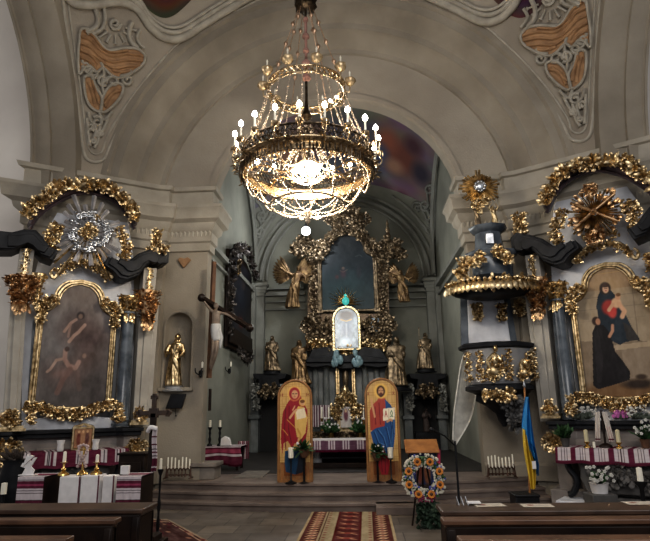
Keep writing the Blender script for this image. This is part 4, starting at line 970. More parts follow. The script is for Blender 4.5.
m.M = Matrix.Identity(4); mm = MB(); mm.M = Matrix.Translation((0, -.05, H+.12)); mm.add(m.v, m.f); mm.build('sunburst', gold, t, 'gilt rays above the icon')
m = MB(); m.M = Matrix.Translation((0, -.12, H+.16)); m.ball((0, 0, 0), (.11, .06, .13), 8, 6); m.ball((0, 0, .17), .05, 6, 4); m.build('jewel', mat('turquoise', (.05, .42, .38), .2, emis=(.1, .6, .55), es=.25), t, 'turquoise jewel')  # faint emission painted into the jewel to lift its colour
# ---- statues of the high altar
a, h = px2(272, 336, 371, 16.9); statue('saint_statue', 'dull gilt saint on the bracket above the left doorway', a, h, gold_dark, group='high altar figures', base=marble_dark, hold='book', wide=1.45)
a, h = px2(426, 333, 369, 16.9); statue('saint_statue', 'dull gilt saint on the bracket above the right doorway', a, h, gold_dark, group='high altar figures', base=marble_dark, hold='staff', wide=1.45)
a, h = px2(300, 340, 384, 16.5); statue('saint_statue', 'brown bearded figure standing between the left bracket and the altar columns', a, h, mat('bronze_dark', (.30, .20, .10), .4, .7, scale=8, col2=(.10, .06, .035)), base=marble_dark, hold='book', wide=1.4, group='high altar figures', arms=[[(-.115, 0, .79), (-.17, -.04, .64), (-.09, -.13, .62)], [(.115, 0, .79), (.2, -.05, .88), (.17, -.12, 1.0)]])
a, h = px2(397, 337, 386, 16.5); statue('saint_statue', 'gilt robed figure with lowered arms just right of the altar columns', a, h, gold_dark, base=marble_dark, group='high altar figures', wide=1.5)
for nm, px_, y0, y1, lab in (('l', 293, 258, 312, 'left'), ('r', 405, 262, 306, 'right')):
    a, h = px2(px_, y0+8, y1-4, 16.7); s = -1 if nm == 'l' else 1
    statue('angel_statue', 'winged dark gilt angel leaning out %s of the central painting' % lab, a, h, MATS['bronze_dark'], group='high altar angels', wings=True, lean=-s*.12, fold=.2,
           arms=[[(-.115, 0, .79), (-.24, -.03, .84), (-.36, -.08, .92)], [(.115, 0, .79), (.22, -.05, .7), (.32, -.1, .74)]])
# ---- brackets over the doorways, black slabs painting the darkness inside the doorways
for s, cx, x0, x1, nm in ((-1, 270, 254, 288, 'left'), (1, 427, 408, 446, 'right')):
    a = Q(cx, 385, 17.3); t = thing('statue_bracket', 'dark carved console over the %s chancel doorway' % nm, 'console', (a.x, 17.3, a.z), group='consoles over the doorways')
    MM = Matrix.Translation((-a.x, -17.3, -a.z)); m = MB(); m.M = MM
    q = lambda X, Y_: (Q(X, Y_, 17.0).x, Q(X, Y_, 17.0).z)
    m.prism([q(x0, 374), q(x1, 374), q(x1-2, 379), q(cx+10, 380), q(cx+12, 395), q(cx+5, 399), q(cx-5, 399), q(cx-12, 395), q(cx-10, 380), q(x0+2, 379)], 16.75, 17.9); m.build('shelf', marble_dark, t, bevel=.02)
    m = MB(); m.M = MM; foliage(m, [Q(cx-8, 388, 16.65), Q(cx, 394, 16.65), Q(cx+8, 388, 16.65)], .16, 100, .18, rn, .1, scr=.3); m.build('carving', gold_dark, t, smooth=60)
    for px_ in (x0+2, x1-3):
        m = MB(); m.M = MM; foliage(m, [Q(px_, 384, 16.7), Q(px_, 410, 16.9)], .09, 50, .14, rn, .06); m.build('drop', mat('stucco_silver', (.36, .36, .33), .5, .2, scale=10, col2=(.16, .16, .15)), t, 'grey hanging ornament', 60)
    b = Q(cx, 398, 17.5); c = Q(x0+3, 470, 17.5); d = Q(x1-3, 470, 17.5); z1 = b.z
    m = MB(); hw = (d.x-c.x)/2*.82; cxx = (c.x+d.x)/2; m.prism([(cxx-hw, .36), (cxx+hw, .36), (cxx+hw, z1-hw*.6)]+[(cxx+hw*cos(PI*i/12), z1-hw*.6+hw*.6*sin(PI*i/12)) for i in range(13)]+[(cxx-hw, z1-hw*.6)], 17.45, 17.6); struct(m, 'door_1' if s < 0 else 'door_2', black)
    m = MB(); w_ = .22; m.box((cxx-hw-w_/2, 17.5, (z1+.1)/2+.1), (w_, .7, z1-.1)); m.box((cxx+hw+w_/2, 17.5, (z1+.1)/2+.1), (w_, .7, z1-.1)); m.box((cxx-hw-w_/2, 17.45, z1-.55), (w_+.1, .8, .1)); m.box((cxx+hw+w_/2, 17.45, z1-.55), (w_+.1, .8, .1)); m.box((cxx, 17.6, z1+.08), (2*hw+2*w_, .5, .2)); struct(m, 'trim_18' if s < 0 else 'trim_19', slate)
a, h = px2(427, 408, 432, 17.3); t = thing('seated_statue', 'dim brown figure in the dark right doorway of the chancel', 'statue', (a.x, 17.3, .36))
m = MB(); m.box((0, 0, (a.z-.36)/2), (.7, .4, a.z-.36)); m.build('plinth', marble_dark, t)
m = figure(h, rn); mm = MB(); mm.M = Matrix.Translation((0, -.05, a.z-.36)); mm.add(m.v, m.f); mm.build('figure', mat('dim_bronze', (.07, .05, .045), .6, .2, var=.3), t, remesh=.02)
# ---- sanctuary globe lamp
a = atY(306, 231, 15.9); t = thing('globe_lamp', 'round white globe lamp glowing high in the chancel', 'lamp', tuple(a))
m = MB(); m.ball((0, 0, 0), .13, 16, 12); m.build('globe', mat('lamp_glow', (1, 1, 1), .4, var=0, emis=(.93, .97, 1), es=14), t)
m = MB(); m.tube([(0, 0, .12), (0, 0, 2.6)], .012, 5); m.lathe([(.02, .1), (.06, .12), (.05, .18), (.015, .24)], 8); m.build('cord', black_metal, t)
# ================================================================ CHANDELIER
rn = random.Random(99)
CH = Vector((-.71, 8.0, 5.20))
t = thing('chandelier', 'large two-tiered gilt chandelier with lit electric candles and crystal strands', 'chandelier', tuple(CH)); t.scale = (.9, .9, .9)
bronze_dk = mat('bronze_black', (.10, .075, .05), .4, .9, scale=20, col2=(.03, .022, .016))
crystal = mat('crystal', (.46, .37, .28), .08, .5, var=.3, scale=30, spec=.9)
gilt = mat('gilt_brass', (.86, .70, .48), .25, 1., scale=18, col2=(.42, .30, .17))
glow = mat('bulb_glow', (1, .95, .85), .4, var=0, emis=(1, .95, .86), es=36)
ringpts = lambda R, z, n=72: [(R*cos(2*PI*i/n), R*sin(2*PI*i/n), z) for i in range(n)]
m = MB()
for z, r in ((.06, .022), (.27, .022), (.165, .008)): m.tube(ringpts(1.10, z), r, 6, True)
n = 84
for i in range(n):
    a0, a1 = 2*PI*i/n, 2*PI*(i+2)/n
    m.tube([(1.10*cos(a0), 1.10*sin(a0), .06), (1.10*cos(a1), 1.10*sin(a1), .27)], .008, 4); m.tube([(1.10*cos(a1), 1.10*sin(a1), .06), (1.10*cos(a0), 1.10*sin(a0), .27)], .008, 4)
    if i % 2: m.ball((1.11*cos(a0), 1.11*sin(a0), .165), .018, 5, 4)
m.build('lattice_ring', bronze_dk, t, 'dark pierced bronze hoop', 60)
m = MB(); m.lathe([(1.05, -.14), (1.08, -.12), (1.06, -.02), (1.12, .02), (1.13, .05)], 72)
m.f = [f for f in m.f if len(f) == 4]
m.tube(ringpts(1.09, -.14), .025, 6, True); m.tube(ringpts(1.13, .04), .02, 6, True)
for i in range(72): a = 2*PI*i/72; m.ball((1.04*cos(a), 1.04*sin(a), -.16), .022, 6, 4)
m.build('gilt_ring', gilt, t, 'polished gilt lower hoop', 60)
# spokes
m = MB()
for i in range(8):
    a = 2*PI*i/8; m.tube(smooth_path([(1.08*cos(a), 1.08*sin(a), .0), (.75*cos(a), .75*sin(a), .1), (.4*cos(a), .4*sin(a), -.05), (.1*cos(a), .1*sin(a), .12)], 5), .018, 5)
    m.scroll((.72*cos(a), .72*sin(a), .05), .14, 1.4, .012, 0, 1, (cos(a), sin(a), 0), (0, 0, 1))
m.build('spokes', gilt, t, smooth=60)
# candle arms of the main hoop
m = MB(); m.tube(smooth_path([(1.1, 0, .1), (1.2, 0, .0), (1.28, 0, .08), (1.24, 0, .2)], 5), .014, 5); m.scroll((1.16, 0, .2), .07, 1.3, .01, 0, 1)
m.lathe([(.01, .18), (.05, .22), (.065, .26), (.03, .265), (.02, .29)], 10, (1.24, 0, 0))
for k in range(5): a = 2*PI*k/5; m.add(*(lambda c: ([(c[0], c[1], c[2]), (c[0]+.012, c[1], c[2]-.04), (c[0]-.012, c[1], c[2]-.04), (c[0], c[1]+.012, c[2]-.04), (c[0], c[1], c[2]-.1)], [(0, 1, 3), (0, 3, 2), (0, 2, 1), (4, 3, 1), (4, 2, 3), (4, 1, 2)]))((1.24+.06*cos(a), .06*sin(a), .25)))
arm = m.build('candle_arm', gilt, t, smooth=60)
m = MB(); m.lathe([(.017, .28), (.017, .46), (.01, .465)], 8, (1.24, 0, 0)); cn = m.build('candle', wax, arm)
m = MB(); m.lathe([(.006, .46), (.036, .48), (.042, .505), (.03, .54), (.002, .57)], 8, (1.24, 0, 0)); bl = m.build('bulb', glow, arm)
NA = 20
for i in range(1, NA):
    c = arm.copy(); COL.objects.link(c); c.parent = t; c.rotation_euler = (0, 0, 2*PI*i/NA)
    for ch in (cn, bl): d = ch.copy(); COL.objects.link(d); d.parent = c
arm.rotation_euler = (0, 0, .0)
# upper hoop with flower cups
ZU = 1.46
m = MB()
for z, r in ((ZU-.03, .025), (ZU+.1, .02)): m.tube(ringpts(.68, z, 40), r, 6, True)
for i in range(40):
    a0, a1 = 2*PI*i/40, 2*PI*(i+1)/40; m.tube([(.68*cos(a0), .68*sin(a0), ZU-.03), (.68*cos(a1), .68*sin(a1), ZU+.1)], .014, 4); m.tube([(.68*cos(a1), .68*sin(a1), ZU-.03), (.68*cos(a0), .68*sin(a0), ZU+.1)], .014, 4)
m.build('upper_ring', gilt, t, 'small gilt pierced hoop', 60)
m = MB(); m.tube(smooth_path([(.68, 0, ZU), (.76, 0, ZU-.04), (.78, 0, ZU+.08)], 4), .012, 5)
m.lathe([(.015, .08), (.06, .11), (.10, .17), (.095, .22), (.05, .22)], 10, (.78, 0, ZU), wob=lambda a, z: .08*cos(a*5)); cup = m.build('flower_cup', mat('cup_glass', (.62, .48, .30), .25, .5, scale=20, col2=(.34, .24, .13)), t, smooth=60)
m = MB(); m.lathe([(.013, .2), (.013, .33), (.018, .35), (.003, .39)], 6, (.78, 0, ZU)); cc = m.build('candle', wax, cup)
for i in range(1, 10):
    c = cup.copy(); COL.objects.link(c); c.parent = t; c.rotation_euler = (0, 0, 2*PI*i/10); d = cc.copy(); COL.objects.link(d); d.parent = c
m = MB()
for x, y in ((.40, .52), (.52, .40)): m.ball((x, y, ZU+.12), .028, 8, 6)
m.build('bulb', glow, t, 'lit bulbs on the upper hoop', 80)
# bead strands
def strand(mb, a, b, sag=0, r=.016, step=.05):
    a, b = Vector(a), Vector(b); n = max(3, int((b-a).length/step))
    pts = [a.lerp(b, i/n)-Vector((0, 0, sag*4*(i/n)*(1-i/n))) for i in range(n+1)]
    mb.tube(pts, r*.35, 4)
    for i, p in enumerate(pts): mb.ball(p, r*(1.4 if i % 4 == 0 else .9), 6, 4)
m = MB(); strand(m, (.69, 0, ZU-.05), (1.09, 0, .3), .10); s0 = m.build('bead_strand', crystal, t, smooth=80)
for i in range(1, 20): c = s0.copy(); COL.objects.link(c); c.parent = t; c.rotation_euler = (0, 0, 2*PI*i/20)
m = MB(); strand(m, (1.07*cos(0), 0, -.15), (1.07*cos(2*PI/12), 1.07*sin(2*PI/12), -.15), .20, .018, .04); strand(m, (1.05, 0, -.15), (.62*cos(PI/12), .62*sin(PI/12), -.68), .13, .018, .045)
s1 = m.build('crystal_swag', crystal, t, smooth=80)
for i in range(1, 12): c = s1.copy(); COL.objects.link(c); c.parent = t; c.rotation_euler = (0, 0, 2*PI*i/12)
m = MB(); m.tube(ringpts(.62, -.68, 30), .018, 5, True)
for i in range(10): a = 2*PI*i/10; strand(m, (.62*cos(a), .62*sin(a), -.69), (0, 0, -.78), .08, .016)
m.lathe([(.005, -1.02), (.05, -.96), (.03, -.90), (.07, -.84), (.02, -.74)], 8); m.build('lower_basket', crystal, t, 'hanging crystal basket', 80)
# crystal drops round the hoop
m = MB(); L = .13
for j in range(3):
    c = (1.14+.05*j*0, (j-1)*.055, .0-.05*(j == 1)); m.tube([(c[0], c[1], c[2]), (c[0], c[1], c[2]-.05)], .004, 4)
    m.lathe([(.002, -L-.05), (.018, -L*.6-.05), (.012, -.06), (.002, -.05)], 5, c)
s2 = m.build('crystal_drops', bronze_dk, t, smooth=20)
for i in range(1, 36): c = s2.copy(); COL.objects.link(c); c.parent = t; c.rotation_euler = (0, 0, 2*PI*i/36)
# heart of the chandelier
m = MB()
for i in range(6): a = 2*PI*i/6; m.ball((.17*cos(a), .17*sin(a), -.02), .055, 10, 8)
m.ball((0, 0, .05), .09, 12, 8); m.build('lamp_cluster', mat('cluster_glow', (1, 1, 1), .4, var=0, emis=(1, .95, .84), es=26), t, 'dazzling cluster of lamps in the middle', 80)
m = MB()
for i in range(16): a = 2*PI*i/16; strand(m, (.10*cos(a), .10*sin(a), .75), (.42*cos(a), .42*sin(a), .0), .05, .014); strand(m, (.42*cos(a), .42*sin(a), 0), (.1*cos(a), .1*sin(a), -.25), .05, .014)
m.build('inner_crystals', crystal, t, smooth=80)
# central stem and suspension
m = MB(); m.lathe([(.02, .1), (.05, .3), (.03, .4), (.09, .5), (.1, .58), (.03, .66), (.03, .9), (.11, .98), (.05, 1.1), (.025, 1.3), (.02, 4.6)], 10); m.build('stem', bronze_dk, t, 'dark centre stem')
m = MB()
for z, r in ((1.75, .085), (2.02, .1), (2.3, .06), (2.6, .07), (2.95, .05)): m.lathe([(.02, -r), (r, -.02), (r*.9, .03), (.03, r)], 10, (0, 0, z))
m.tube([(0, 0, 1.7), (0, 0, 3.0)], .026, 6); m.build('glass_vessel', mat('pink_glass', (.42, .24, .20), .15, .2, var=.2), t, 'pinkish glass vessels on the stem')
m = MB(); a = (.66, 0, ZU+.1); b = (.13, 0, 3.2); m.tube([a, b], .007, 4)
for k in range(30): p = Vector(a).lerp(Vector(b), k/29); m.ball(p, .012, 5, 4)
for k in (.3, .55, .8): p = Vector(a).lerp(Vector(b), k); m.lathe([(.01, -.05), (.04, 0), (.035, .03), (.01, .06)], 8, tuple(p))
s3 = m.build('chain', mat('chain_rose', (.45, .30, .2), .3, .8, var=.3), t, smooth=60)
for i in range(1, 6): c = s3.copy(); COL.objects.link(c); c.parent = t; c.rotation_euler = (0, 0, 2*PI*i/6)
m = MB(); m.lathe([(.12, 3.15), (.2, 3.21), (.17, 3.3), (.22, 3.42), (.1, 3.6), (.04, 3.7)], 14, wob=lambda a, z: .1*cos(a*7)); m.build('crown', bronze_dk, t, 'dark bronze crown', 60)
# ================================================================ PULPIT
PX, PY = atY(497, 365, 10.25).x, 10.25
t = thing('pulpit', 'gilt and dark marble pulpit with sounding board fixed to the right pier', 'pulpit', (PX, PY, .36)); O = Vector((PX, PY, .36))
zq = lambda py, Y=9.8: atY(497, py, Y).z
zt, zb = zq(343), zq(387)
def oct_(r, k=0): return r
m = LM(); m.lathe([(.50, zb), (.56, zb+.1), (.52, zb+.18), (.55, zt-.2), (.60, zt-.08)], 8, (PX, PY, 0), 1, .8, a0=rad(22.5), a1=rad(382.5)); m.build('tub', marble_grey, t, 'grey marble tub')
m = LM(); m.lathe([(.60, zt-.08), (.67, zt-.05), (.68, zt), (.62, zt+.03), (.55, zt+.03)], 8, (PX, PY, 0), 1, .8, a0=rad(22.5), a1=rad(382.5)); m.lathe([(.5, zb-.08), (.6, zb-.04), (.6, zb+.02), (.54, zb+.06)], 8, (PX, PY, 0), 1, .8, a0=rad(22.5), a1=rad(382.5)); m.build('rim', marble_dark, t, 'dark moulded rims')
m = LM(); zc = zq(428); m.lathe([(.03, zc), (.09, zc+.1), (.12, zc+.22), (.26, zb-.32), (.44, zb-.22), (.42, zb-.12), (.5, zb-.07)], 12, (PX+.06, PY+.1, 0), 1, .8, wob=lambda a, z: .06*cos(a*6)); m.build('corbel', marble_dark, t, 'dark tapering corbel', 60)
m = LM(); foliage(m, [(PX+.1, PY-.32, zb-.2), (PX+.18, PY-.25, zb-.45), (PX+.2, PY-.18, zc)], [.22, .15, .06], 130, .18, rn, .1); m.build('corbel_foliage', mat('grey_leaf', (.16, .155, .15), .5, .2, scale=9, col2=(.05, .05, .05)), t, 'dark grey leafage under the tub', 60)
m = LM(); foliage(m, [(PX-.38, PY-.36, zb-.12), (PX-.1, PY-.48, zb-.16), (PX+.1, PY-.48, zb-.1)], .07, 70, .14, rn, .06); m.build('corbel_gilding', gold, t, smooth=60)
def relief(cx, w, h, n, nm, lab):
    m = LM(); y = PY-.46
    x = PX+cx; z0 = zb+.12
    # seated gilt evangelist in relief
    m.ball((x, y, z0+h*.22), (w*.42, .09, h*.22), 10, 8); m.ball((x+.02, y-.04, z0+h*.52), (w*.25, .08, h*.22), 10, 8); m.ball((x+.04, y-.07, z0+h*.83), (w*.12, .06, h*.1), 8, 6)
    m.tube([(x-.02, y-.06, z0+h*.66), (x-w*.35, y-.1, z0+h*.5), (x-w*.3, y-.12, z0+h*.3)], .03, 6); m.tube([(x+.06, y-.06, z0+h*.66), (x+w*.35, y-.08, z0+h*.52), (x+w*.42, y-.1, z0+h*.66)], .028, 6)
    foliage(m, [(x-w*.4, y+.02, z0), (x+w*.4, y+.02, z0+h*.3), (x, y-.02, z0+h*.6)], w*.2, n, .12, rn, .06); m.build(nm, gold, t, lab, 60)
relief(-.17, .34, .62, 90, 'figure_relief', 'gilt seated figure in relief on the tub')
relief(.33, .22, .48, 40, 'figure_relief', 'smaller gilt relief on the right face of the tub')
for x in (-.56, -.38, .08, .56):
    m = LM(); y = PY-.46+abs(x)*.45-.02; foliage(m, [(PX+x, y, zb+.1), (PX+x, y, zt-.12)], .045, 40, .1, rn, .04); m.build('corner_gilding', gold, t, smooth=60)
# backboard
m = LM(); m.prism([(PX-.38, zq(346, 10.7)), (PX+.40, zq(346, 10.7)), (PX+.34, zq(296, 10.7)), (PX-.34, zq(296, 10.7))], 10.68, 10.8); m.build('backboard', marble_pale, t, 'pale marble backboard', bevel=.01)
for s in (-1, 1): m = LM(); m.prism([(PX+s*.38, zq(346, 10.7)), (PX+s*.52, zq(346, 10.7)), (PX+s*.46, zq(296, 10.7)), (PX+s*.34, zq(296, 10.7))], 10.7, 10.79); m.build('side_strip', marble_blue, t)
for px_, py_ in ((477, 312), (501, 312), (519, 308)):
    q = atY(px_, py_, 10.62); m = LM(); foliage(m, [(q.x, 10.62, q.z+.16), (q.x, 10.62, q.z-.16)], [.09, .05], 60, .13, rn, .06); m.build('garland', gold, t, smooth=60)
# sounding board
CYp = 10.1; cz = zq(286, 9.6); CXp = atY(491, 280, 10.1).x
m = LM(); m.lathe([(.45, cz-.1), (.70, cz-.04), (.78, cz+.06), (.74, cz+.14), (.5, cz+.2), (.36, cz+.28)], 20, (CXp, CYp, 0), 1, .8); m.build('sounding_board', marble_dark, t, 'dark round canopy', 60)
m = LM()
for k in range(26):
    a = PI+PI*k/25; p = Vector((CXp+.78*cos(a), CYp+.63*sin(a), cz+.04)); nr = Vector((cos(a), sin(a), 0))
    m.leaf(p+Vector((0, 0, .06)), (nr.x*.2, nr.y*.2, -1), nr, .22, .11, .15); m.ball(p+nr*.03+Vector((0, 0, .08)), .035, 6, 4)
for k in range(140): a = PI+PI*rn.random(); nr = Vector((cos(a), sin(a), 0)); m.leaf(Vector((CXp+.76*cos(a), CYp+.61*sin(a), cz+rn.uniform(-.05, .15))), (rn.uniform(-1, 1), rn.uniform(-.3, .3), rn.uniform(-.6, .9)), nr, .11, .05, .5)
m.build('canopy_fringe', gold, t, 'gilt lambrequin fringe', 60)
z1 = zq(250, 9.9)
m = LM(); m.lathe([(.42, cz+.2), (.36, cz+.3), (.38, z1-.12), (.46, z1-.06), (.48, z1)], 8, (CXp+.05, CYp, 0), 1, .8, wob=None); m.lathe([(.30, z1), (.26, z1+.1), (.24, z1+.36), (.33, z1+.42), (.36, z1+.48), (.2, z1+.5)], 8, (CXp+.02, CYp, 0)); m.build('canopy_lantern', marble_blue, t, 'dark blue stepped lantern')
m = LM(); m.box((CXp-.02, CYp-.27, z1+.2), (.14, .03, .20)); m.build('silver_panel', silver, t, 'silvered panel', bevel=.01)
for dx, dz, w in ((-.52, .42, .17), (-.30, .50, .16), (.06, .62, .12), (.2, .5, .12), (-.62, .25, .12)):
    m = LM(); p = Vector((CXp+dx, CYp-.38, cz+dz)); m.ball(p, .06, 8, 6); foliage(m, [p+Vector((-w*.6, 0, -.04)), p+Vector((w*.6, 0, .05))], w*.7, 60, .13, rn, .1); m.build('cherub_cluster', gold, t, 'gilt cherub and wings', 60)
zs_ = z1+.5
for dx in (-.14, .16):
    m0 = figure(.42, rn, arms=[[(-.115, 0, .79), (-.2, -.04, .9), (-.1, -.08, 1.08)], [(.115, 0, .79), (.2, -.03, .9), (.1, -.1, 1.05)]]); m = LM(); m.M = Matrix.Translation(Vector((CXp+dx, CYp, zs_))-O); m.add(m0.v, m0.f); m.build('small_figure', gold_dark if dx < 0 else gold, t, 'small gilt figure on the canopy', remesh=.008)
c = atY(479, 188, 9.9); m = LM()
for k in range(34):
    a = 2*PI*k/34; r1 = rn.uniform(.24, .40); d = Vector((cos(a), 0, sin(a))); s_ = Vector((-sin(a), 0, cos(a))); m.add([c+d*.05-s_*.016, c+d*.05+s_*.016, c+d*r1+s_*.024, c+d*r1-s_*.024, c+d*.05+Vector((0, -.05, 0)), c+d*r1+Vector((0, -.02, 0))], [(0, 4, 5, 3), (4, 1, 2, 5), (0, 1, 2, 3)])
m.tube([c+Vector((0, .03, -.5)), c+Vector((0, .03, 0))], .04, 6); foliage(m, [c+Vector((-.12, .0, -.42)), c+Vector((.1, 0, -.25))], .08, 50, .12, rn, .06)
m.build('sunburst', gold, t, 'gilt sunburst topping the pulpit'); m = LM(); m.ball(c+Vector((0, -.08, 0)), (.10, .05, .10), 10, 8)
for k in range(10): a = 2*PI*k/10; m.ball(c+Vector((.09*cos(a), -.09, .09*sin(a))), .035, 6, 4)
m.build('sunburst_centre', silver, t, 'silver cloud centre', 80)
# curved stair parapet
pts = [(467, 347, 10.6), (461, 365, 10.7), (457, 392, 10.8), (454, 415, 10.9), (453, 440, 11.0)]; pr = [(478, 352, 10.7), (478, 375, 10.8), (476, 395, 10.9), (470, 420, 11.0), (455, 446, 11.05)]
a_ = smooth_path([atY(*p) for p in pts], 5); b_ = smooth_path([atY(*p) for p in pr], 5); m = LM()
for k in range(9):
    u0, u1 = k/9, (k+.85)/9; n = len(a_); vs = [a_[i].lerp(b_[i], u) for u in (u0, u1) for i in range(n)]; m.add(vs, [(i, i+1, n+i+1, n+i) for i in range(n-1)])
vs = [v+Vector((0, .03, 0)) for v in a_]+[v+Vector((0, .03, 0)) for v in b_]; n = len(a_); m.add(vs, [(i, i+1, n+i+1, n+i) for i in range(n-1)]); m.build('stair_parapet', mat('pale_wood', (.72, .71, .66), .6, var=.15), t, 'pale ribbed stair parapet', 60)
m = LM(); m.tube(a_, .018, 5); m.tube(b_, .014, 5); m.build('stair_rail', MATS['pale_wood'], t, smooth=60)
# gilt ornament and dark scroll joining pulpit and right altar
for px_, py_, w, h, n in ((519, 226, .12, .2, 60), (525, 240, .16, .08, 30)):
    pass
q = atY(519, 228, 10.3); tg = thing('gilt_urn', 'gilt leafy urn above the dark scroll between pulpit and right altar', 'ornament', tuple(q))
m = MB(); foliage(m, [(0, 0, -.22), (0, 0, .26)], .12, 90, .14, rn, .1); m.lathe([(.1, -.25), (.12, -.1), (.06, .1), (.08, .2)], 8); m.build('foliage', gold, tg, smooth=60)
q = atY(158, 243, 10.0); tg = thing('gilt_urn', 'gilt leafy urn on the dark scroll at the right end of the left altar', 'ornament', tuple(q))
m = MB(); foliage(m, [(0, 0, -.15), (0, 0, .24)], .09, 70, .13, rn, .08); foliage(m, [(-.2, 0, -.15), (.2, 0, -.16)], .06, 50, .13, rn, .06); m.lathe([(.07, -.2), (.09, -.1), (.04, .1), (.06, .2)], 8); m.build('foliage', gold, tg, smooth=60)
# ================================================================ left pier: statue, plaque, crucifix, dark wall painting
a, h = px2(174, 334, 386, 10.78); statue('saint_statue', 'gilt robed saint holding a child in the round-headed niche of the left pier', a, h, gold, base=marble_grey, hold='child', basew=.22, wide=.95)
a = atY(177, 401, 10.7); t = thing('floodlight', 'flat black floodlight below the statue niche on the left pier', 'lamp', (a.x, 10.66, a.z))
m = MB(); m.prism([(-.19, -.14), (.12, -.14), (.19, .13), (-.1, .13)], -.05, .02); m.build('housing', black_metal, t, bevel=.01); m = MB(); m.tube([(0, 0, 0), (0, .14, .02)], .02, 6); m.tube([(0, -.02, -.14), (0, .0, -.26)], .006, 5); m.ball((0, 0, -.27), .015, 6, 4); m.build('bracket', black_metal, t)
# crucifix
Yc = 10.35; t = thing('crucifix', 'large dark wooden crucifix with pale figure, tilted at the left chancel pier', 'crucifix', tuple(atY(211, 376, Yc))); O = atY(211, 376, Yc)
class LM2(MB):
    def __init__(s): MB.__init__(s); s.M = Matrix.Translation(-O)
m = LM2(); T0, T1 = atY(214, 262, Yc+.1), atY(209, 378, Yc+.02); A0, A1 = atY(202, 298, Yc), atY(250, 328, Yc-.05)
m.tube([T0, T1], .05, 4); m.build('upright', wood_brown, t); m = LM2(); m.tube([A0+Vector((0, -.03, 0)), A1+Vector((0, -.03, 0))], .055, 4)
for q in (A0, A1): m.ball(q+Vector((0, -.03, 0)), .08, 8, 6)
m.build('crossbeam', wood_dark, t)
m = LM2(); Y = Yc-.1
J = lambda x, y, d=0: atY(x, y, Y+d)
hd = J(216, 306); m.ball(hd, (.05, .055, .065), 10, 8); m.tube([hd, J(216, 312)], .03, 6)
m.tube(smooth_path([J(216, 311), J(216, 320), J(215, 330), J(216, 338)], 4), [.075, .08, .082, .085, .085, .08, .075, .07, .066, .068, .075, .078, .07], 10, flat=.7)
m.tube(smooth_path([J(214, 313), J(209, 308), J(204, 301)], 4), [.035, .034, .032, .03, .028, .026, .024, .022, .02], 6); m.tube(smooth_path([J(218, 313), J(226, 314), J(236, 320)], 4), [.035, .034, .032, .03, .028, .026, .024, .022, .02], 6)
m.tube(smooth_path([J(214, 336), J(213, 352, -.08), J(210, 368)], 4), [.05, .05, .048, .045, .042, .038, .034, .03, .025], 7); m.tube(smooth_path([J(217, 336), J(216, 352, -.1), J(211, 369)], 4), [.05, .05, .048, .045, .042, .038, .034, .03, .025], 7)
m.build('corpus', mat('pale_corpus', (.22, .17, .13), .55, scale=8, col2=(.12, .09, .07)), t, 'pale carved figure', remesh=.012)
m = LM2(); m.tube(smooth_path([J(216, 324, -.02), J(216, 332, -.02), J(217, 341, -.03)], 4), [.09, .095, .1, .1, .1, .1, .095, .09, .08], 9, flat=.75); m.tube([J(219, 328, -.05), J(221, 338, -.03), J(220, 348, -.02)], [.03, .045, .02], 6); m.build('loincloth', mat('grey_cloth', (.42, .42, .42), .8, var=.1), t, smooth=80)
# dark painting on the left chancel wall
xw = AX-2.97
def onX(px, py, X): r = ray(px, py); k = X/r.x; return Vector((X, r.y*k, EYE+r.z*k))
a0, a1 = onX(224, 345, xw), onX(249, 345, xw); zt_, zb_ = onX(236, 252, xw).z, onX(236, 352, xw).z
t = thing('wall_painting', 'tall dark framed painting on the left chancel wall behind the crucifix', 'painting', (xw, (a0.y+a1.y)/2, zb_), PI/2)   # local x -> +Y, local -y -> +X
W2 = (a1.y-a0.y)/2; H = zt_-zb_
m = MB(); m.prism([(-W2, 0), (W2, 0), (W2, H*.92), (W2*.5, H), (-W2*.5, H), (-W2, H*.92)], -.06, .02); m.prism([(-W2*.9, H*.04), (W2*.9, H*.04), (W2*.9, H*.2), (-W2*.9, H*.2)], -.14, -.06); m.build('frame', wood_dark, t, 'nearly black frame', bevel=.03)
pc = Pic(40, 80, (34, 34, 44), 5); pc.noise(14, 4); pc.ell(.5, .15, .14, .09, (110, 42, 34), .8, .6); pc.ell(.5, .5, .3, .25, (44, 50, 66), .6, .8); pc.ell(.6, .7, .1, .06, (76, 60, 56), .6, .8); pc.C *= .8
panel(pc, 'canvas', paintm, lambda u, v: ((u-.5)*1.6*W2, -.075, H*.2+v*H*.72), t)
m = MB(); foliage(m, [(-W2, -.1, H*.9), (-W2*.4, -.1, H*1.02), (0, -.1, H*1.08), (W2*.4, -.1, H*1.02), (W2, -.1, H*.9)], .16, 110, .26, rn, .1); foliage(m, [(-W2*1.05, -.1, H*.1), (-W2*1.05, -.1, H*.85)], .1, 60, .24, rn, .08); m.build('frame_carving', mat('blackened_gilt', (.10, .08, .07), .45, .5, scale=8, col2=(.02, .018, .02)), t, 'blackened carving', 60); m = MB(); foliage(m, [(-W2*.6, -.15, 0), (0, -.15, -.18), (W2*.6, -.15, 0)], .12, 50, .24, rn, .1); m.build('frame_carving', mat('blackened_gilt', (.10, .08, .07), .45, .5, scale=8, col2=(.02, .018, .02)), t, 'blackened carving', 60)
m = MB(); foliage(m, [(-W2*.6, -.14, H*.72), (-W2*.6, -.14, H*.86)], .12, 34, .2, rn, .06); m.build('gilt_patch', gold_dark, t, smooth=60)
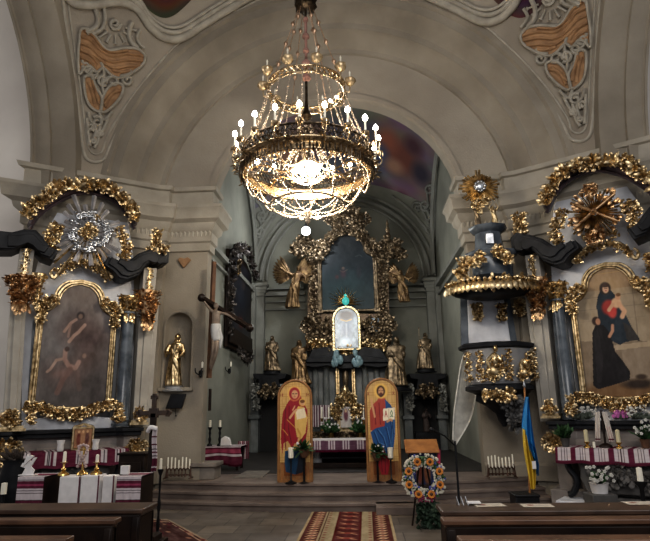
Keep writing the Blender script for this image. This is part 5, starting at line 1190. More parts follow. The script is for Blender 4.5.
# ================================================================ STANDING ICONS
rn = random.Random(314)
def std_icon(px0, px1, pt, pb, Yc, label, paint):
    A, B = atY(px0, pb, Yc), atY(px1, pb, Yc); T = atY((px0+px1)/2, pt, Yc); hw = (B.x-A.x)/2; z0 = .36; H = T.z-z0
    t = thing('standing_icon', label, 'icon', ((A.x+B.x)/2, Yc, z0), group=None)
    w = lambda z, k=1.: hw*k if z < H-hw else math.sqrt(max((hw*k)**2-(z-H+hw)**2, 0))
    arch = lambda r, zb, y: [(-r, zb), (r, zb)]+[(r*cos(PI*i/16), H-hw+r*sin(PI*i/16)) for i in range(17)]
    m = MB(); m.prism(arch(hw, 0, 0), 0, .05); m.build('panel', wood_orange, t, bevel=.006)
    # raised wooden rim
    m = MB(); r = hw*.95; m.tube([(-r, -.012, .02)]+[(-r, -.012, H-hw)]+[(r*cos(PI-PI*i/20), -.012, H-hw+r*sin(PI*i/20)) for i in range(21)]+[(r, -.012, .02)], .022, 6)
    for k in range(9): m.box((-hw+.05+(2*hw-.1)*k/8, -.004, .17), (.03, .02, .3))
    m.box((0, -.006, .02), (hw*1.9, .03, .04)); m.build('frame', mat('wood_frame', (.34, .17, .06), .4, scale=8, col2=(.22, .10, .035)), t, 'orange-brown slatted wooden frame', 50)
    pic = paint(); k = .87
    zb = .33
    panel(pic, 'painted_figure', vcmat('icon_paint', .4, .4), lambda u, v: ((u-.5)*2*hw*k, -.018, .06+v*(H-.06-hw*(1-k))), t, inside=lambda u, v: (abs(u-.5)*2*hw*k < w(.06+v*(H-.06-hw*.13), k)+.005) and pic.mask(u, v))
    return t
def goldfield(p):
    for i in range(16):
        for j in range(0, 40): pass
    gx = ((p.X*14) % 1 < .12) | ((p.Z*38) % 1 < .12); p.mix(gx.astype(float), (168, 124, 66), .8)
def bodybase(p):
    p.mask = lambda u, v: v > .16 or (abs(u-.5) < .36 and v > .03)
def iconMary():
    p = Pic(80, 200, (192, 156, 98), 2); goldfield(p); p.kx = 1.16; p.noise(8, 10)
    p.mix((p.Z < .165).astype(float), (120, 66, 26))
    p.poly([(.20, .17), (.24, .07), (.5, .04), (.78, .08), (.80, .19), (.74, .30), (.22, .28)], (24, 62, 92)); p.poly([(.52, .04), (.78, .07), (.8, .2), (.62, .24)], (22, 26, 38))
    p.poly([(.12, .55), (.16, .68), (.28, .77), (.38, .82), (.42, .93), (.56, .94), (.66, .86), (.74, .78), (.86, .70), (.86, .50), (.78, .34), (.66, .30), (.50, .36), (.42, .30), (.30, .38), (.18, .36), (.14, .24), (.10, .40)], (142, 26, 38))
    p.line([(.24, .72), (.20, .5), (.24, .3)], .006, (98, 14, 26)); p.line([(.34, .74), (.32, .5), (.40, .36)], .006, (98, 14, 26)); p.line([(.76, .66), (.72, .5), (.68, .36)], .006, (98, 14, 26)); p.line([(.28, .6), (.5, .52)], .004, (206, 150, 70)); p.line([(.16, .5), (.3, .44)], .004, (206, 150, 70))
    p.ell(.49, .875, .20, .082, (222, 178, 90), .65, .2); p.ell(.49, .872, .155, .068, (150, 34, 44), 1, .2); p.ell(.50, .865, .095, .046, (198, 152, 112), 1, .25); p.line([(.43, .872), (.48, .872)], .003, (60, 36, 28)); p.line([(.52, .872), (.57, .872)], .003, (60, 36, 28)); p.line([(.5, .868), (.5, .85)], .0025, (150, 104, 76)); p.line([(.47, .838), (.53, .838)], .003, (150, 60, 54))
    p.poly([(.50, .68), (.60, .74), (.76, .73), (.86, .62), (.80, .46), (.68, .40), (.56, .42), (.50, .54)], (206, 168, 96)); p.poly([(.52, .70), (.78, .72), (.82, .62), (.56, .60)], (222, 206, 176)); p.ell(.72, .78, .10, .042, (206, 164, 80), .9, .2); p.ell(.72, .776, .07, .03, (200, 154, 116), 1, .3); p.ell(.72, .79, .07, .018, (110, 66, 34), 1, .3)
    p.line([(.58, .5), (.66, .44), (.62, .38)], .012, (184, 140, 70)); p.line([(.6, .40), (.58, .33)], .010, (198, 152, 110)); p.line([(.36, .62), (.48, .68), (.54, .70)], .014, (200, 154, 114)); p.line([(.5, .74), (.44, .7)], .008, (200, 154, 114))
    for x in (.10, .86): p.line([(x-.02, .86), (x+.05, .86)], .003, (120, 30, 30)); p.line([(x-.02, .875), (x-.02, .845)], .003, (120, 30, 30)); p.line([(x+.05, .875), (x+.05, .845)], .003, (120, 30, 30))
    bodybase(p); p.noise(5, 20); return p
def iconChrist():
    p = Pic(80, 200, (194, 158, 100), 3); goldfield(p); p.kx = 1.16; p.noise(8, 10); p.mix((p.Z < .165).astype(float), (120, 66, 26))
    p.poly([(.34, .12), (.36, .34), (.66, .34), (.66, .12), (.60, .03), (.42, .03)], (160, 28, 40)); p.line([(.42, .3), (.44, .06)], .006, (110, 14, 26)); p.line([(.54, .3), (.53, .05)], .006, (110, 14, 26))
    p.poly([(.14, .68), (.22, .74), (.38, .79), (.44, .84), (.56, .84), (.64, .78), (.78, .72), (.84, .62), (.80, .44), (.14, .48)], (160, 64, 52)); p.line([(.3, .72), (.3, .54)], .006, (116, 30, 34)); p.line([(.42, .76), (.44, .54)], .006, (116, 30, 34))
    p.poly([(.60, .80), (.76, .74), (.88, .66), (.86, .44), (.76, .22), (.64, .18), (.50, .30), (.36, .26), (.24, .30), (.14, .46), (.30, .50), (.56, .52), (.62, .66)], (30, 76, 128))
    for q in ([(.7, .7), (.76, .5), (.7, .26)], [(.24, .46), (.36, .34), (.5, .32)], [(.34, .48), (.5, .4), (.62, .24)], [(.6, .5), (.68, .36), (.66, .2)], [(.8, .62), (.8, .44)]): p.line(q, .006, (16, 42, 84)); p.line([(a+.03, b+.01) for a, b in q], .003, (84, 130, 176))
    p.ell(.49, .885, .21, .084, (226, 184, 96), .7, .2); p.ell(.49, .885, .125, .058, (66, 40, 26), 1, .25); p.ell(.49, .88, .078, .044, (196, 148, 106), 1, .25); p.ell(.49, .845, .06, .024, (72, 42, 28), 1, .35)
    p.line([(.43, .888), (.475, .888)], .003, (50, 30, 24)); p.line([(.51, .888), (.555, .888)], .003, (50, 30, 24)); p.line([(.493, .885), (.493, .865)], .0025, (150, 100, 70)); p.line([(.46, .855), (.53, .855)], .003, (140, 60, 50))
    p.poly([(.52, .575), (.54, .70), (.88, .71), (.86, .585)], (232, 220, 196)); p.line([(.70, .70), (.695, .585)], .003, (170, 150, 120))
    p.line([(.58, .615), (.615, .675), (.65, .615)], .004, (168, 44, 44)); p.line([(.595, .64), (.635, .64)], .003, (168, 44, 44))                         # Alpha
    p.line([(.74, .615), (.77, .62), (.75, .655), (.78, .68), (.81, .655), (.79, .62), (.82, .615)], .004, (40, 110, 70))       # Omega
    p.line([(.64, .565), (.74, .585), (.78, .575)], .012, (198, 150, 110)); p.line([(.28, .62), (.24, .70), (.20, .77)], .014, (198, 150, 110)); p.line([(.20, .77), (.17, .80)], .006, (198, 150, 110)); p.line([(.21, .77), (.21, .81)], .006, (198, 150, 110))
    for x in (.08, .84):
        p.line([(x-.02, .875), (x-.02, .845)], .003, (120, 30, 30)); p.line([(x+.01, .875), (x+.05, .845)], .003, (120, 30, 30)); p.line([(x+.05, .875), (x+.01, .845)], .003, (120, 30, 30))
    bodybase(p); p.noise(5, 20); return p
IY = 10.25
std_icon(277.5, 313, 379.5, 481, IY, 'tall arched icon of a red-robed mother and child on gold, left of the altar', iconMary)
std_icon(367.5, 402, 378, 481, IY, 'tall arched icon of a bearded figure in blue mantle holding an open book', iconChrist)
def candle_lantern(px, label, Y=10.1, zt=None):
    a = atY(px, 458, Y); t = thing('candle_stand', label, 'candle stand', (a.x, Y, .24 if False else .36), group='slender stands before the icons')
    h = a.z-.36
    m = MB(); m.lathe([(.10, 0), (.10, .015), (.03, .04), (.012, .07), (.012, h-.03), (.04, h-.02), (.04, h)], 12); m.build('stand', black_metal, t)
    m = MB(); m.lathe([(.042, h), (.048, h+.02), (.048, h+.17), (.02, h+.175)], 14); m.build('candle', wax, t); return t
candle_lantern(291, 'slim dark stand with thick white candle before the mother and child icon')
candle_lantern(390.5, 'slim dark stand with thick white candle before the blue-mantled icon')
def plant_stand(px, y0, label, Y=10.12):
    a = atY(px, y0, Y); t = thing('potted_plant', label, 'plant', (a.x, Y, .36), group='leafy pots before the icons'); h = a.z-.36-.12
    m = MB(); m.lathe([(.10, 0), (.02, .03), (.015, h-.05), (.05, h)], 10); m.build('stand', black_metal, t)
    m = MB(); m.lathe([(.05, h-.02), (.09, h+.06), (.10, h+.12)], 12); m.build('pot', wood_brown, t)
    m = MB(); [m.leaf((rn.uniform(-.04, .04), rn.uniform(-.04, .04), h+.1), (rn.uniform(-1, 1), rn.uniform(-1, .4), rn.uniform(-.5, 1)), (0, -.3, 1), rn.uniform(.1, .24), .05, .5) for _ in range(70)]; m.build('foliage', leafgreen, t)
    m = MB(); [m.ball((rn.uniform(-.12, .12), -.08, h+rn.uniform(.12, .25)), .016, 6, 4) for _ in range(5)]; m.build('blossom', white_cloth, t)
plant_stand(304, 449, 'leafy green pot on a thin stand beside the mother and child icon')
plant_stand(377, 452, 'leafy green pot on a thin stand at the left edge of the blue-mantled icon')
# ================================================================ LEFT CHANCEL: side table, candlesticks, stone box, mat
Y = 12.3; A, B = atY(196, 447, Y), atY(241, 447, Y); tz = A.z; t = thing('side_table', 'small table by the left chancel wall under a striped cloth', 'table', ((A.x+B.x)/2, Y+.25, .36)); w = B.x-A.x
m = MB(); m.box((0, 0, tz-.36-.02), (w-.02, .6, .04)); m.build('tabletop', wood_dark, t)
for x in (-w/2+.08, w/2-.08):
    for y in (-.24, .24): m = MB(); m.box((x, y, (tz-.4)/2), (.05, .05, tz-.4)); m.build('leg', wood_dark, t)
pc = Pic(90, 60, (92, 40, 56), 3)
for a_, b_, c in ((.0, .06, (60, 14, 30)), (.30, .36, CLOTHW), (.40, .52, (150, 70, 92)), (.56, .62, CLOTHW), (.66, .69, (40, 16, 26)), (.72, 1., CLOTHW), (.86, .90, MAROON)): pc.mix(((pc.Z >= a_) & (pc.Z < b_)).astype(float), c)
pc.noise(7, 10); bx, tzl = (A.x+B.x)/2, tz+.006
def tcl(u, v):
    x = bx+(u-.5)*(w+.06)
    if v < .6: return Vector((x+.02*sin(v*9), Y-.07-.012*sin(u*34), tzl-(.6-v)/.6*.38-.03*sin(u*9)*(1-v/.6)))
    return Vector((x, Y-.07+(v-.6)/.4*.66, tzl))
tag(panel(pc, 'table_cloth', clothm, tcl), 'maroon and white striped cloth on the side table left of the icons', 'tablecloth')
for i, px_ in enumerate((209.5, 219.5)):
    c0 = atY(px_, 447, Y+.1); ctop = atY(px_, 421, Y+.1).z; h = ctop-tz
    t = thing('candlestick', 'tall dark candlestick with white candle on the side table, %s of two' % ('left', 'right')[i], 'candlestick', (c0.x, Y+.1, tz+.01), group='pair of candlesticks on the side table')
    m = MB(); m.lathe([(.06, 0), (.055, .03), (.02, .06), (.035, .14), (.018, .2), (.03, h*.5), (.018, h*.6), (.05, h*.72), (.05, h*.74)], 12); m.build('stem', black_metal, t); m = MB(); m.lathe([(.028, h*.74), (.026, h), (.01, h+.01)], 10); m.build('candle', wax, t)
c0 = atY(226, 440, Y+.1); t = MB(); t.M = Matrix.Translation((c0.x, Y+.1, tz+.01)); t.prism([(-.11, 0), (.12, 0), (.08, .16), (-.02, .2), (-.1, .15)], -.06, .06); tag(t.build('napkin_holder', white_cloth, bevel=.015), 'white folded cloth beside the candlesticks on the side table', 'cloth')
A, B = atY(246, 459, 12.6), atY(252, 459, 12.6)
pc = Pic(40, 40, (120, 60, 76), 3)
for k in range(5): pc.mix(((pc.X > .1+.18*k) & (pc.X < .17+.18*k)).astype(float), CLOTHW)
pc.noise(8, 8); P0, P1 = atY(238, 459, 12.9), atY(249, 441, 12.9)
tag(panel(pc, 'striped_drape', clothm, lambda u, v: Vector((P0.x+(P1.x-P0.x)*u, 12.9+.03*sin(u*18), P0.z+(P1.z-P0.z)*v))), 'small dim striped cloth hanging beyond the side table', 'cloth')
a, b, c = atZ(198, 480, .36), atZ(223, 479, .36), atY(198, 461, 10.95)
t = thing('stone_bench', 'low stone chest at the foot of the left pier', 'bench', ((a.x+b.x)/2-.14, 11.0, .36)); w = (b.x-a.x)*.98; h = atY(198, 462, 11.).z-.36
m = MB(); m.box((0, 0, h/2-.02), (w, .5, h-.04)); m.build('chest', stone2 if 'stone2' in globals() else mat('chest_stone', (.25, .22, .19), .7, scale=4, col2=(.17, .145, .125)), t, bevel=.01); m = MB(); m.box((0, -.02, h-.03), (w+.08, .58, .07)); m.build('lid', MATS['chest_stone'], t, bevel=.01)
m = MB(); q = [atZ(233, 478, .366), atZ(262, 478, .366), atZ(270, 471, .366), atZ(247, 471, .366)]; m.prismz([(p.x, p.y) for p in q], .362, .374); tag(m.build('floor_mat', mat('mat_grey', (.17, .15, .13), .9, var=.2)), 'pale grey mat on the dark chancel floor behind the left steps', 'mat')
for px_, py_, lab in ((200, 371, 'small black wall sconce on the corner of the left pier'), (229, 369, 'small pale wall sconce inside the left chancel wall')):
    Yp = 10.72 if px_ < 210 else 13; a = atY(px_, py_, Yp) if px_ < 210 else onX(px_, py_, AX-2.9); t = thing('wall_sconce', lab, 'lamp', tuple(a))
    m = MB(); m.tube(smooth_path([(0, .06, -.05), (0, -.05, -.1), (.05, -.12, -.03), (.07, -.1, .06)], 4), .012, 5); m.tube(smooth_path([(0, .0, -.08), (-.06, -.08, -.03), (-.07, -.08, .05)], 4), .012, 5); m.lathe([(.01, -.12), (.04, -.1), (.04, 0), (.01, .02)], 8, (0, .05, 0)); m.build('bracket', black_metal, t)
    m = MB(); m.lathe([(.02, .05), (.022, .15), (.005, .17)], 8, (.07, -.1, 0)); m.build('candle', wax, t)
a = onX(214, 400, AX-2.58); m = MB(); m.M = Matrix.Translation((AX-2.6+.03, 11.2, a.z)); m.box((0, 0, 0), (.03, .12, .42)); o = m.build('wall_plaque', wood_dark, bevel=.006); tag(o, 'small dark vertical plaque on the inner side of the left pier', 'plaque')
a = atY(468, 332, 10.9); m = MB(); m.M = Matrix.Translation((AX+2.57, 11.2, a.z)); m.box((0, 0, 0), (.04, .10, .16)); m.box((-.02, 0, .05), (.03, .05, .05)); tag(m.build('wall_switch', white_cloth, bevel=.004), 'small white box on the pier beside the pulpit', 'switch box')
# ================================================================ VOTIVE CANDLE RACKS
def rack(x0, x1, yt, yb, Y, n, label):
    A, B, T = atY(x0, yb, Y), atY(x1, yb, Y), atY((x0+x1)/2, yt, Y); w = B.x-A.x; h = T.z-A.z
    t = thing('candle_rack', label, 'candle rack', ((A.x+B.x)/2, Y, A.z), group='votive candle racks')
    m = MB()
    for z in (.05, h*.42): m.tube([(-w/2, 0, z), (w/2, 0, z+.0)], .012, 5)
    for x in (-w/2, w/2): m.tube([(x, 0, 0), (x*.9, 0, h*.55)], .014, 5); m.tube([(x, 0, 0), (x, .12, 0), (x, -.12, 0)], .012, 5)
    m.build('rail', mat('rust_metal', (.10, .055, .04), .5, .5, var=.3), t)
    for i in range(n):
        x = -w/2+w*(i+.5)/n; hh = h*rn.uniform(.8, 1.)
        m = MB(); m.lathe([(.02, .02), (.008, .08), (.008, h*.3), (.022, h*.36), (.022, h*.42)], 8, (x, rn.uniform(-.05, .05), 0)); c = m.build('holder', MATS['rust_metal'], t)
        m = MB(); m.lathe([(.013, h*.4), (.012, hh), (.003, hh+.01)], 7, (x, 0, 0)); m.build('candle', wax, c)
    return t
rack(165.5, 191, 456, 478, 10.55, 7, 'dark rack of slim white votive candles at the foot of the left pier')
rack(488, 516, 454, 477, 10.4, 8, 'dark rack of slim white votive candles under the pulpit')
# ================================================================ CARPETS
def rug(cs, z, label, pic, nm='carpet'):
    def fn(u, v):
        a = cs[0].lerp(cs[1], u); b = cs[3].lerp(cs[2], u); p = a.lerp(b, v); return Vector((p.x, p.y, z))
    return tag(panel(pic, nm, vcmat('carpet_pile', .95, .05), fn), label, 'carpet')
pc = Pic(90, 400, (84, 44, 42), 3)
pc.mix(((pc.X < .38) | (pc.X > .62)).astype(float), (150, 136, 110)); pc.mix(((pc.X < .20) | (pc.X > .78)).astype(float), (84, 46, 43)); pc.mix(((pc.X < .03) | (pc.X > .97)).astype(float), (168, 150, 120)); pc.mix((abs(pc.X-.225) < .01).astype(float), (70, 20, 22)); pc.mix((abs(pc.X-.775) < .01).astype(float), (70, 20, 22)); pc.mix((abs(pc.X-.5) < .13).astype(float), (82, 40, 40)); pc.mix((abs(abs(pc.X-.5)-.135) < .012).astype(float), (80, 26, 24))
for k in range(28):
    z = (k+.5)/28
    for x in (.13, .87): pc.ell(x, z, .045, .012, (200, 170, 140), .8, .4); pc.line([(x-.06, z-.012), (x+.05, z+.008)], .0022, (190, 160, 120)); pc.ell(x, z, .018, .005, (120, 30, 30), .8, .4)
    for x in (.26, .74): pc.ell(x, z+.01, .02, .008, (130, 80, 70), .7, .5)
    if k % 2: pc.ell(.5, z, .10, .012, (180, 130, 100), .55, .5); pc.ell(.5, z, .04, .006, (120, 24, 30), .8, .4); pc.line([(.4, z+.02), (.46, z+.008)], .002, (190, 150, 120)); pc.line([(.6, z-.02), (.54, z-.008)], .002, (190, 150, 120))
pc.noise(10, 20)
c = [atZ(265, 600, 0), atZ(411, 600, 0), atZ(390, 512.5, 0), atZ(312, 512.5, 0)]
rug(c, .012, 'long red runner with cream borders leading up to the altar steps', pc)
pc = Pic(120, 120, (72, 50, 48), 4); e = np.minimum(np.minimum(pc.X, 1-pc.X), np.minimum(pc.Z, 1-pc.Z)); pc.mix((e < .03).astype(float), (150, 132, 112)); pc.mix(((e > .06) & (e < .08)).astype(float), (160, 136, 116))
for k in range(60): pc.ell(rn.random(), rn.random(), .03, .02, rn.choice([(146, 110, 92), (70, 30, 40), (100, 56, 52)]), .7, .4)
pc.noise(14, 16); c = [atZ(60, 570, 0), atZ(262, 570, 0), atZ(168, 520, 0), atZ(120, 518, 0)]
rug(c, .008, 'dull red patterned rug beside the left pew, partly cut by the frame', pc)
# ================================================================ PEWS
def pew_left():
    for (px, py, lab, i) in ((158, 502, 'front pew desk on the left, its broad dark top under the striped stands', 0), (122, 516.5, 'second dark pew rail on the left behind the front desk', 1), (75, 535, 'nearest dark pew rail on the left, mostly below the frame', 2)):
        p = atZ(px, py, .95); xr = p.x; y = p.y; t = thing('church_pew', lab, 'pew', ((xr-2.2), y, 0), group='left pews')
        o = 2.2; m = MB(); dp = .30 if i == 0 else .10
        m.box((0, -dp/2, .935), (2*o, dp, .03)); m.box((0, -dp/2, .912), (2*o-.03, dp-.04, .02)); m.build('top_board', wood_brown if i else mat('pew_top', (.085, .05, .034), .35, scale=5, col2=(.045, .026, .018)), t, bevel=.006)
        m = MB(); m.box((0, -.03, .5), (2*o-.05, .035, .84)); m.box((0, -dp+.025, .80), (2*o-.04, .025, .22))
        for k in range(6): m.box((-o+.4+k*.72, -.055, .48), (.6, .02, .6))
        m.build('front_panel', wood_dark, t, bevel=.006)
        for s in (-1, 1):
            m = MB(); q = [(-.0, 0), (.0, .90), (-dp+.01, .90), (-dp-.01, .8), (-dp+.02, .7), (-.30, .45), (-.34, 0)]; mm = [(a_, b_) for a_, b_ in q]
            vs = [(s*(o-.05)+d, a_, b_) for d in (-.025, .025) for a_, b_ in mm]; n = len(mm); m.add(vs, [tuple(range(n)), tuple(range(n, 2*n))[::-1]]+[(k, (k+1) % n, (k+1) % n+n, k+n) for k in range(n)]); m.build('end_panel', wood_dark, t, bevel=.008)
        if i: m = MB(); m.box((0, -.26, .45), (2*o-.12, .32, .03)); m.build('seat', wood_dark, t)
def pew_right():
    for (px, py, lab, i) in ((435.5, 503.5, 'front pew desk on the right, broad brown top carrying leaflets', 0), (440, 516.5, 'second brown pew rail on the right behind the front desk', 1), (456, 535, 'nearest pew rail on the right along the bottom of the frame', 2)):
        p = atZ(px, py, .95); xl = p.x; y = p.y; t = thing('church_pew', lab, 'pew', ((xl+2.2), y, 0), group='right pews')
        o = 2.2; m = MB(); dp = .30 if i == 0 else .12
        m.box((0, -dp/2, .935), (2*o, dp, .03)); m.box((0, -dp/2, .912), (2*o-.03, dp-.04, .02)); m.build('top_board', MATS['pew_top'] if i == 0 else wood_brown, t, bevel=.006)
        m = MB(); m.box((0, -.03, .5), (2*o-.05, .035, .84)); m.box((0, -dp+.025, .80), (2*o-.04, .025, .22))
        for k in range(6): m.box((-o+.4+k*.72, -.055, .48), (.6, .02, .6))
        m.build('front_panel', wood_dark, t, bevel=.006)
        for s in (-1, 1):
            m = MB(); mm = [(-.0, 0), (.0, .90), (-dp+.01, .90), (-dp-.01, .8), (-dp+.02, .7), (-.30, .45), (-.34, 0)]
            vs = [(s*(o-.05)+d, a_, b_) for d in (-.025, .025) for a_, b_ in mm]; n = len(mm); m.add(vs, [tuple(range(n)), tuple(range(n, 2*n))[::-1]]+[(k, (k+1) % n, (k+1) % n+n, k+n) for k in range(n)]); m.build('end_panel', wood_dark, t, bevel=.008)
        if i: m = MB(); m.box((0, -.26, .45), (2*o-.12, .32, .03)); m.build('seat', wood_dark, t)
pew_left(); pew_right()
# leaflets on the right pew top
for i, (px_, py_, rz, lab) in enumerate(((489, 504.5, .1, 'printed leaflet on the right front pew, nearer the aisle'), (537, 505, -.05, 'printed leaflet on the right front pew, in front of the flag'), (640, 502.5, .0, 'pale leaflet at the far right end of the front pew'))):
    p = atZ(px_, py_, .955); pc = Pic(24, 18, (190, 180, 165), 4)
    for k in range(4): pc.line([(.12, .2+.16*k), (.86, .2+.16*k)], .02, (110, 96, 90), .7)
    pc.ell(.3, .6, .12, .16, (120, 60, 50), .6, .4)
    tag(panel(pc, 'leaflet', clothm, lambda u, v: Vector((p.x+(u-.5)*.2*cos(rz)-(v-.5)*.13*sin(rz), p.y+(u-.5)*.2*sin(rz)+(v-.5)*.13*cos(rz), .9525))), lab, 'leaflet', 'leaflets on the right pew')
# small wire rack and mic stand
p = atZ(466, 504, .955); t = thing('card_holder', 'small wire holder with a card beside the microphone stand', 'holder', (p.x, p.y, .951))
m = MB(); [m.tube([(-.06+.03*k, 0, 0), (-.06+.03*k, .01, .05), (-.05+.03*k, -.03, .0)], .003, 4) for k in range(3)]; m.build('wire', silver, t); m = MB(); m.box((.05, 0, .015), (.09, .06, .008)); m.build('card', white_cloth, t)
Ym = 6.2; a, b = atY(459, 500, Ym), atY(456, 441, Ym); t = thing('microphone_stand', 'thin black microphone stand behind the right front pew', 'microphone stand', (a.x, Ym, 0))
m = MB(); m.lathe([(.14, 0), (.14, .012), (.02, .03), (.012, .06), (.011, b.z)], 12); [m.tube([(0, 0, .05), (.26*cos(k*2.1), .26*sin(k*2.1), .01)], .008, 5) for k in range(3)]; m.build('pole', black_metal, t)
m = MB(); m.tube([(.0, 0, b.z-.05), (-.12, -.1, b.z+.06), (-.2, -.16, b.z+.1)], .008, 5); m.build('boom', black_metal, t); m = MB(); m.tube([(-.18, -.15, b.z+.09), (-.25, -.2, b.z+.12)], [.012, .018], 8); m.ball((-.26, -.21, b.z+.125), .024, 8, 6); m.build('microphone', black_metal, t)
# ================================================================ WREATH
Yw = 8.3; c = atY(423.5, 477, Yw); R = (atY(440, 477, Yw).x-c.x); t = thing('wreath', 'round wreath of orange sunflowers and pale blossoms on a low stand', 'wreath', (c.x, Yw, c.z))
m = MB(); m.tube([(R*cos(2*PI*i/40), 0, R*sin(2*PI*i/40)) for i in range(40)], .05, 8, True); m.build('ring', leafgreen, t, smooth=80)
m = MB()
for k in range(150): a = rn.uniform(0, 2*PI); q = R+rn.uniform(-.05, .05); m.leaf((q*cos(a), -.03, q*sin(a)), (rn.uniform(-1, 1), -.5, rn.uniform(-1, 1)), (0, -1, 0), .07, .03, .4)
m.build('foliage', leafgreen, t)
def flower(mb, mc, c, r, n=12):
    for k in range(n): a = 2*PI*k/n; mb.leaf(c, (cos(a), -.25, sin(a)), (0, -1, 0), r, r*.55, .25)
    mc.ball((c[0], c[1]-.02, c[2]), (r*.38, .02, r*.38), 8, 6)
orange = mat('petal_orange', (.66, .25, .045), .6, var=.25, scale=30); brownc = mat('seed_brown', (.09, .04, .02), .8, var=.3)
for k in range(8):
    a = 2*PI*k/8+.38; mb_, mc = MB(), MB(); cc = (R*cos(a), -.05, R*sin(a)); cc = (cc[0], -.08, cc[2]); flower(mb_, mc, cc, .064); o = mb_.build('sunflower', orange, t, 'orange sunflower'); mc.build('seed_head', brownc, o, smooth=80)
m = MB(); mb2 = MB()
for k in range(300): a = rn.uniform(0, 2*PI); q = R+rn.uniform(-.085, .085); (m if rn.random() < .82 else mb2).ball((q*cos(a), -.055, q*sin(a)), rn.uniform(.014, .024), 6, 4)
m.build('white_blossom', mat('blossom_white', (.62, .58, .48), .7, var=.1), t, 'small cream blossoms'); mb2.build('blue_blossom', mat('blossom_blue', (.10, .11, .35), .7, var=.3), t, 'small blue blossoms')
m = MB()
for k in range(30): a = rn.uniform(-2.3, -.9); m.ball((R*1.12*cos(a)*.8, -.07, R*1.1*sin(a)-rn.uniform(0, .08)), .02, 6, 4)
m.build('ribbon_cluster', mat('crimson', (.20, .02, .06), .6, var=.3), t, 'crimson cluster at the bottom'); m = MB()
for k in range(220): m.leaf((rn.uniform(-.1, .16), -.03+rn.uniform(-.08, .05), -R-.08-rn.random()*.42), (rn.uniform(-1, 1), -.4, rn.uniform(-1, .4)), (0, -1, 0), .1, .04, .4)
m.build('hanging_foliage', mat('deep_green', (.02, .04, .022), .7, var=.4), t, 'dark foliage below')
m = MB(); [m.tube([(x*.3, .05, R*.6), (x, .1 if x else .4, -c.z+.005)], .014, 5) for x in (-.18, .18, 0)]; m.build('easel', wood_dark, t)
# lectern behind the wreath
Yl = 9.95; a, b = atY(405, 451, Yl), atY(438, 441, Yl); w = b.x-a.x; t = thing('lectern', 'low wooden lectern with orange sloping top behind the wreath', 'lectern', ((a.x+b.x)/2, Yl, .24)); h = a.z-.24
m = MB(); m.add([(-w/2, -.12, h), (w/2, -.12, h), (w/2, .18, h+.18), (-w/2, .18, h+.18), (-w/2, -.12, h-.03), (w/2, -.12, h-.03), (w/2, .18, h+.15), (-w/2, .18, h+.15)], [(0, 1, 2, 3), (7, 6, 5, 4), (0, 4, 5, 1), (1, 5, 6, 2), (2, 6, 7, 3), (3, 7, 4, 0)]); m.build('sloping_top', wood_orange, t, bevel=.006)
m = MB(); m.box((0, .05, h/2), (w*.8, .2, h)); m.box((0, -.06, .06), (w*.9, .3, .1)); m.build('body', wood_dark, t, bevel=.01)
pc = Pic(40, 50, (30, 40, 74), 4); pc.ell(.35, .4, .14, .4, (96, 50, 38), .9, .4); pc.ell(.65, .4, .14, .4, (110, 70, 48), .9, .4); pc.ell(.35, .8, .08, .07, (120, 84, 66), 1, .4); pc.ell(.65, .8, .08, .07, (120, 84, 66), 1, .4); pc.noise(10, 8)
panel(pc, 'painted_front', paintm, lambda u, v: ((u-.5)*w*.74, -.07, .1+v*(h-.12)), t, label='dim painted panel of two figures')
m = MB(); m.prism([(w*.40, h-.25), (w*.46, h+.02), (w*.53, h+.02), (w*.5, h-.3)], -.1, -.06); m.build('ribbon', mat('crimson_cloth', (.30, .02, .06), .7, var=.2), t, 'crimson ribbon')
# ================================================================ FLAG
Yf = 7.4; pb, pt = atY(529, 494, Yf), atY(524.5, 388, Yf); t = thing('flag', 'blue and yellow flag furled on a pole in a dark box base', 'flag', (pb.x, Yf, 0)); O = Vector((pb.x, Yf, 0))
m = LM(); m.tube([Vector((pb.x, Yf, .3)), pt], .012, 8); m.build('pole', wood_orange, t); m = LM(); m.lathe([(.008, 0), (.02, .02), (.015, .05), (.002, .09)], 8, tuple(pt)); m.build('finial', silver, t)
def flagpart(poly_l, poly_r, mt, nm, lab, k=0):
    L_ = smooth_path([atY(a, b, Yf) for a, b in poly_l], 6); R_ = smooth_path([atY(a, b, Yf) for a, b in poly_r], 6); n = len(L_); nu = 20; vs = []
    for j in range(nu+1):
        u = j/nu
        for i in range(n): vs.append(L_[i].lerp(R_[i], u)+Vector((0, -.05+.045*sin(u*15+i*.12+k)-.03*sin(u*PI), 0)))
    m = LM(); m.add(vs, [(j*n+i, j*n+i+1, (j+1)*n+i+1, (j+1)*n+i) for j in range(nu) for i in range(n-1)]); m.build(nm, mt, t, lab, 80)
flagpart([(524.5, 397), (522, 415), (522, 432), (525, 446)], [(526.5, 397), (530, 420), (533, 445), (537, 466)], mat('flag_blue', (.02, .21, .50), .6, var=.12), 'blue_cloth', 'bright blue upper cloth')
flagpart([(522, 428), (523, 450), (526, 470), (529, 488)], [(525, 440), (530, 455), (534, 470), (533, 488)], mat('flag_yellow', (.62, .43, .045), .6, var=.12), 'yellow_cloth', 'yellow lower cloth', 2)
flagpart([(525, 440), (529, 452), (532, 462), (533, 470)], [(534, 448), (536, 458), (537, 468), (537, 476)], mat('flag_blue_shaded', (.015, .12, .30), .6, var=.12), 'blue_fold', 'blue inner fold', 4)  # fold's shade painted as a darker copy of the flag blue
m = LM(); q = atY(534, 465, Yf-.12); m.box(tuple(q), (.045, .01, .09)); m.build('tag', white_cloth, t, 'small white tag')
m = LM(); zb_ = atY(529, 488, Yf).z; m.box((pb.x-.06, Yf, zb_/2-.03), (.28, .3, zb_-.06)); m.box((pb.x-.06, Yf, zb_-.07), (.30, .32, .03)); m.build('base', black_metal, t, 'dark box base', bevel=.01)
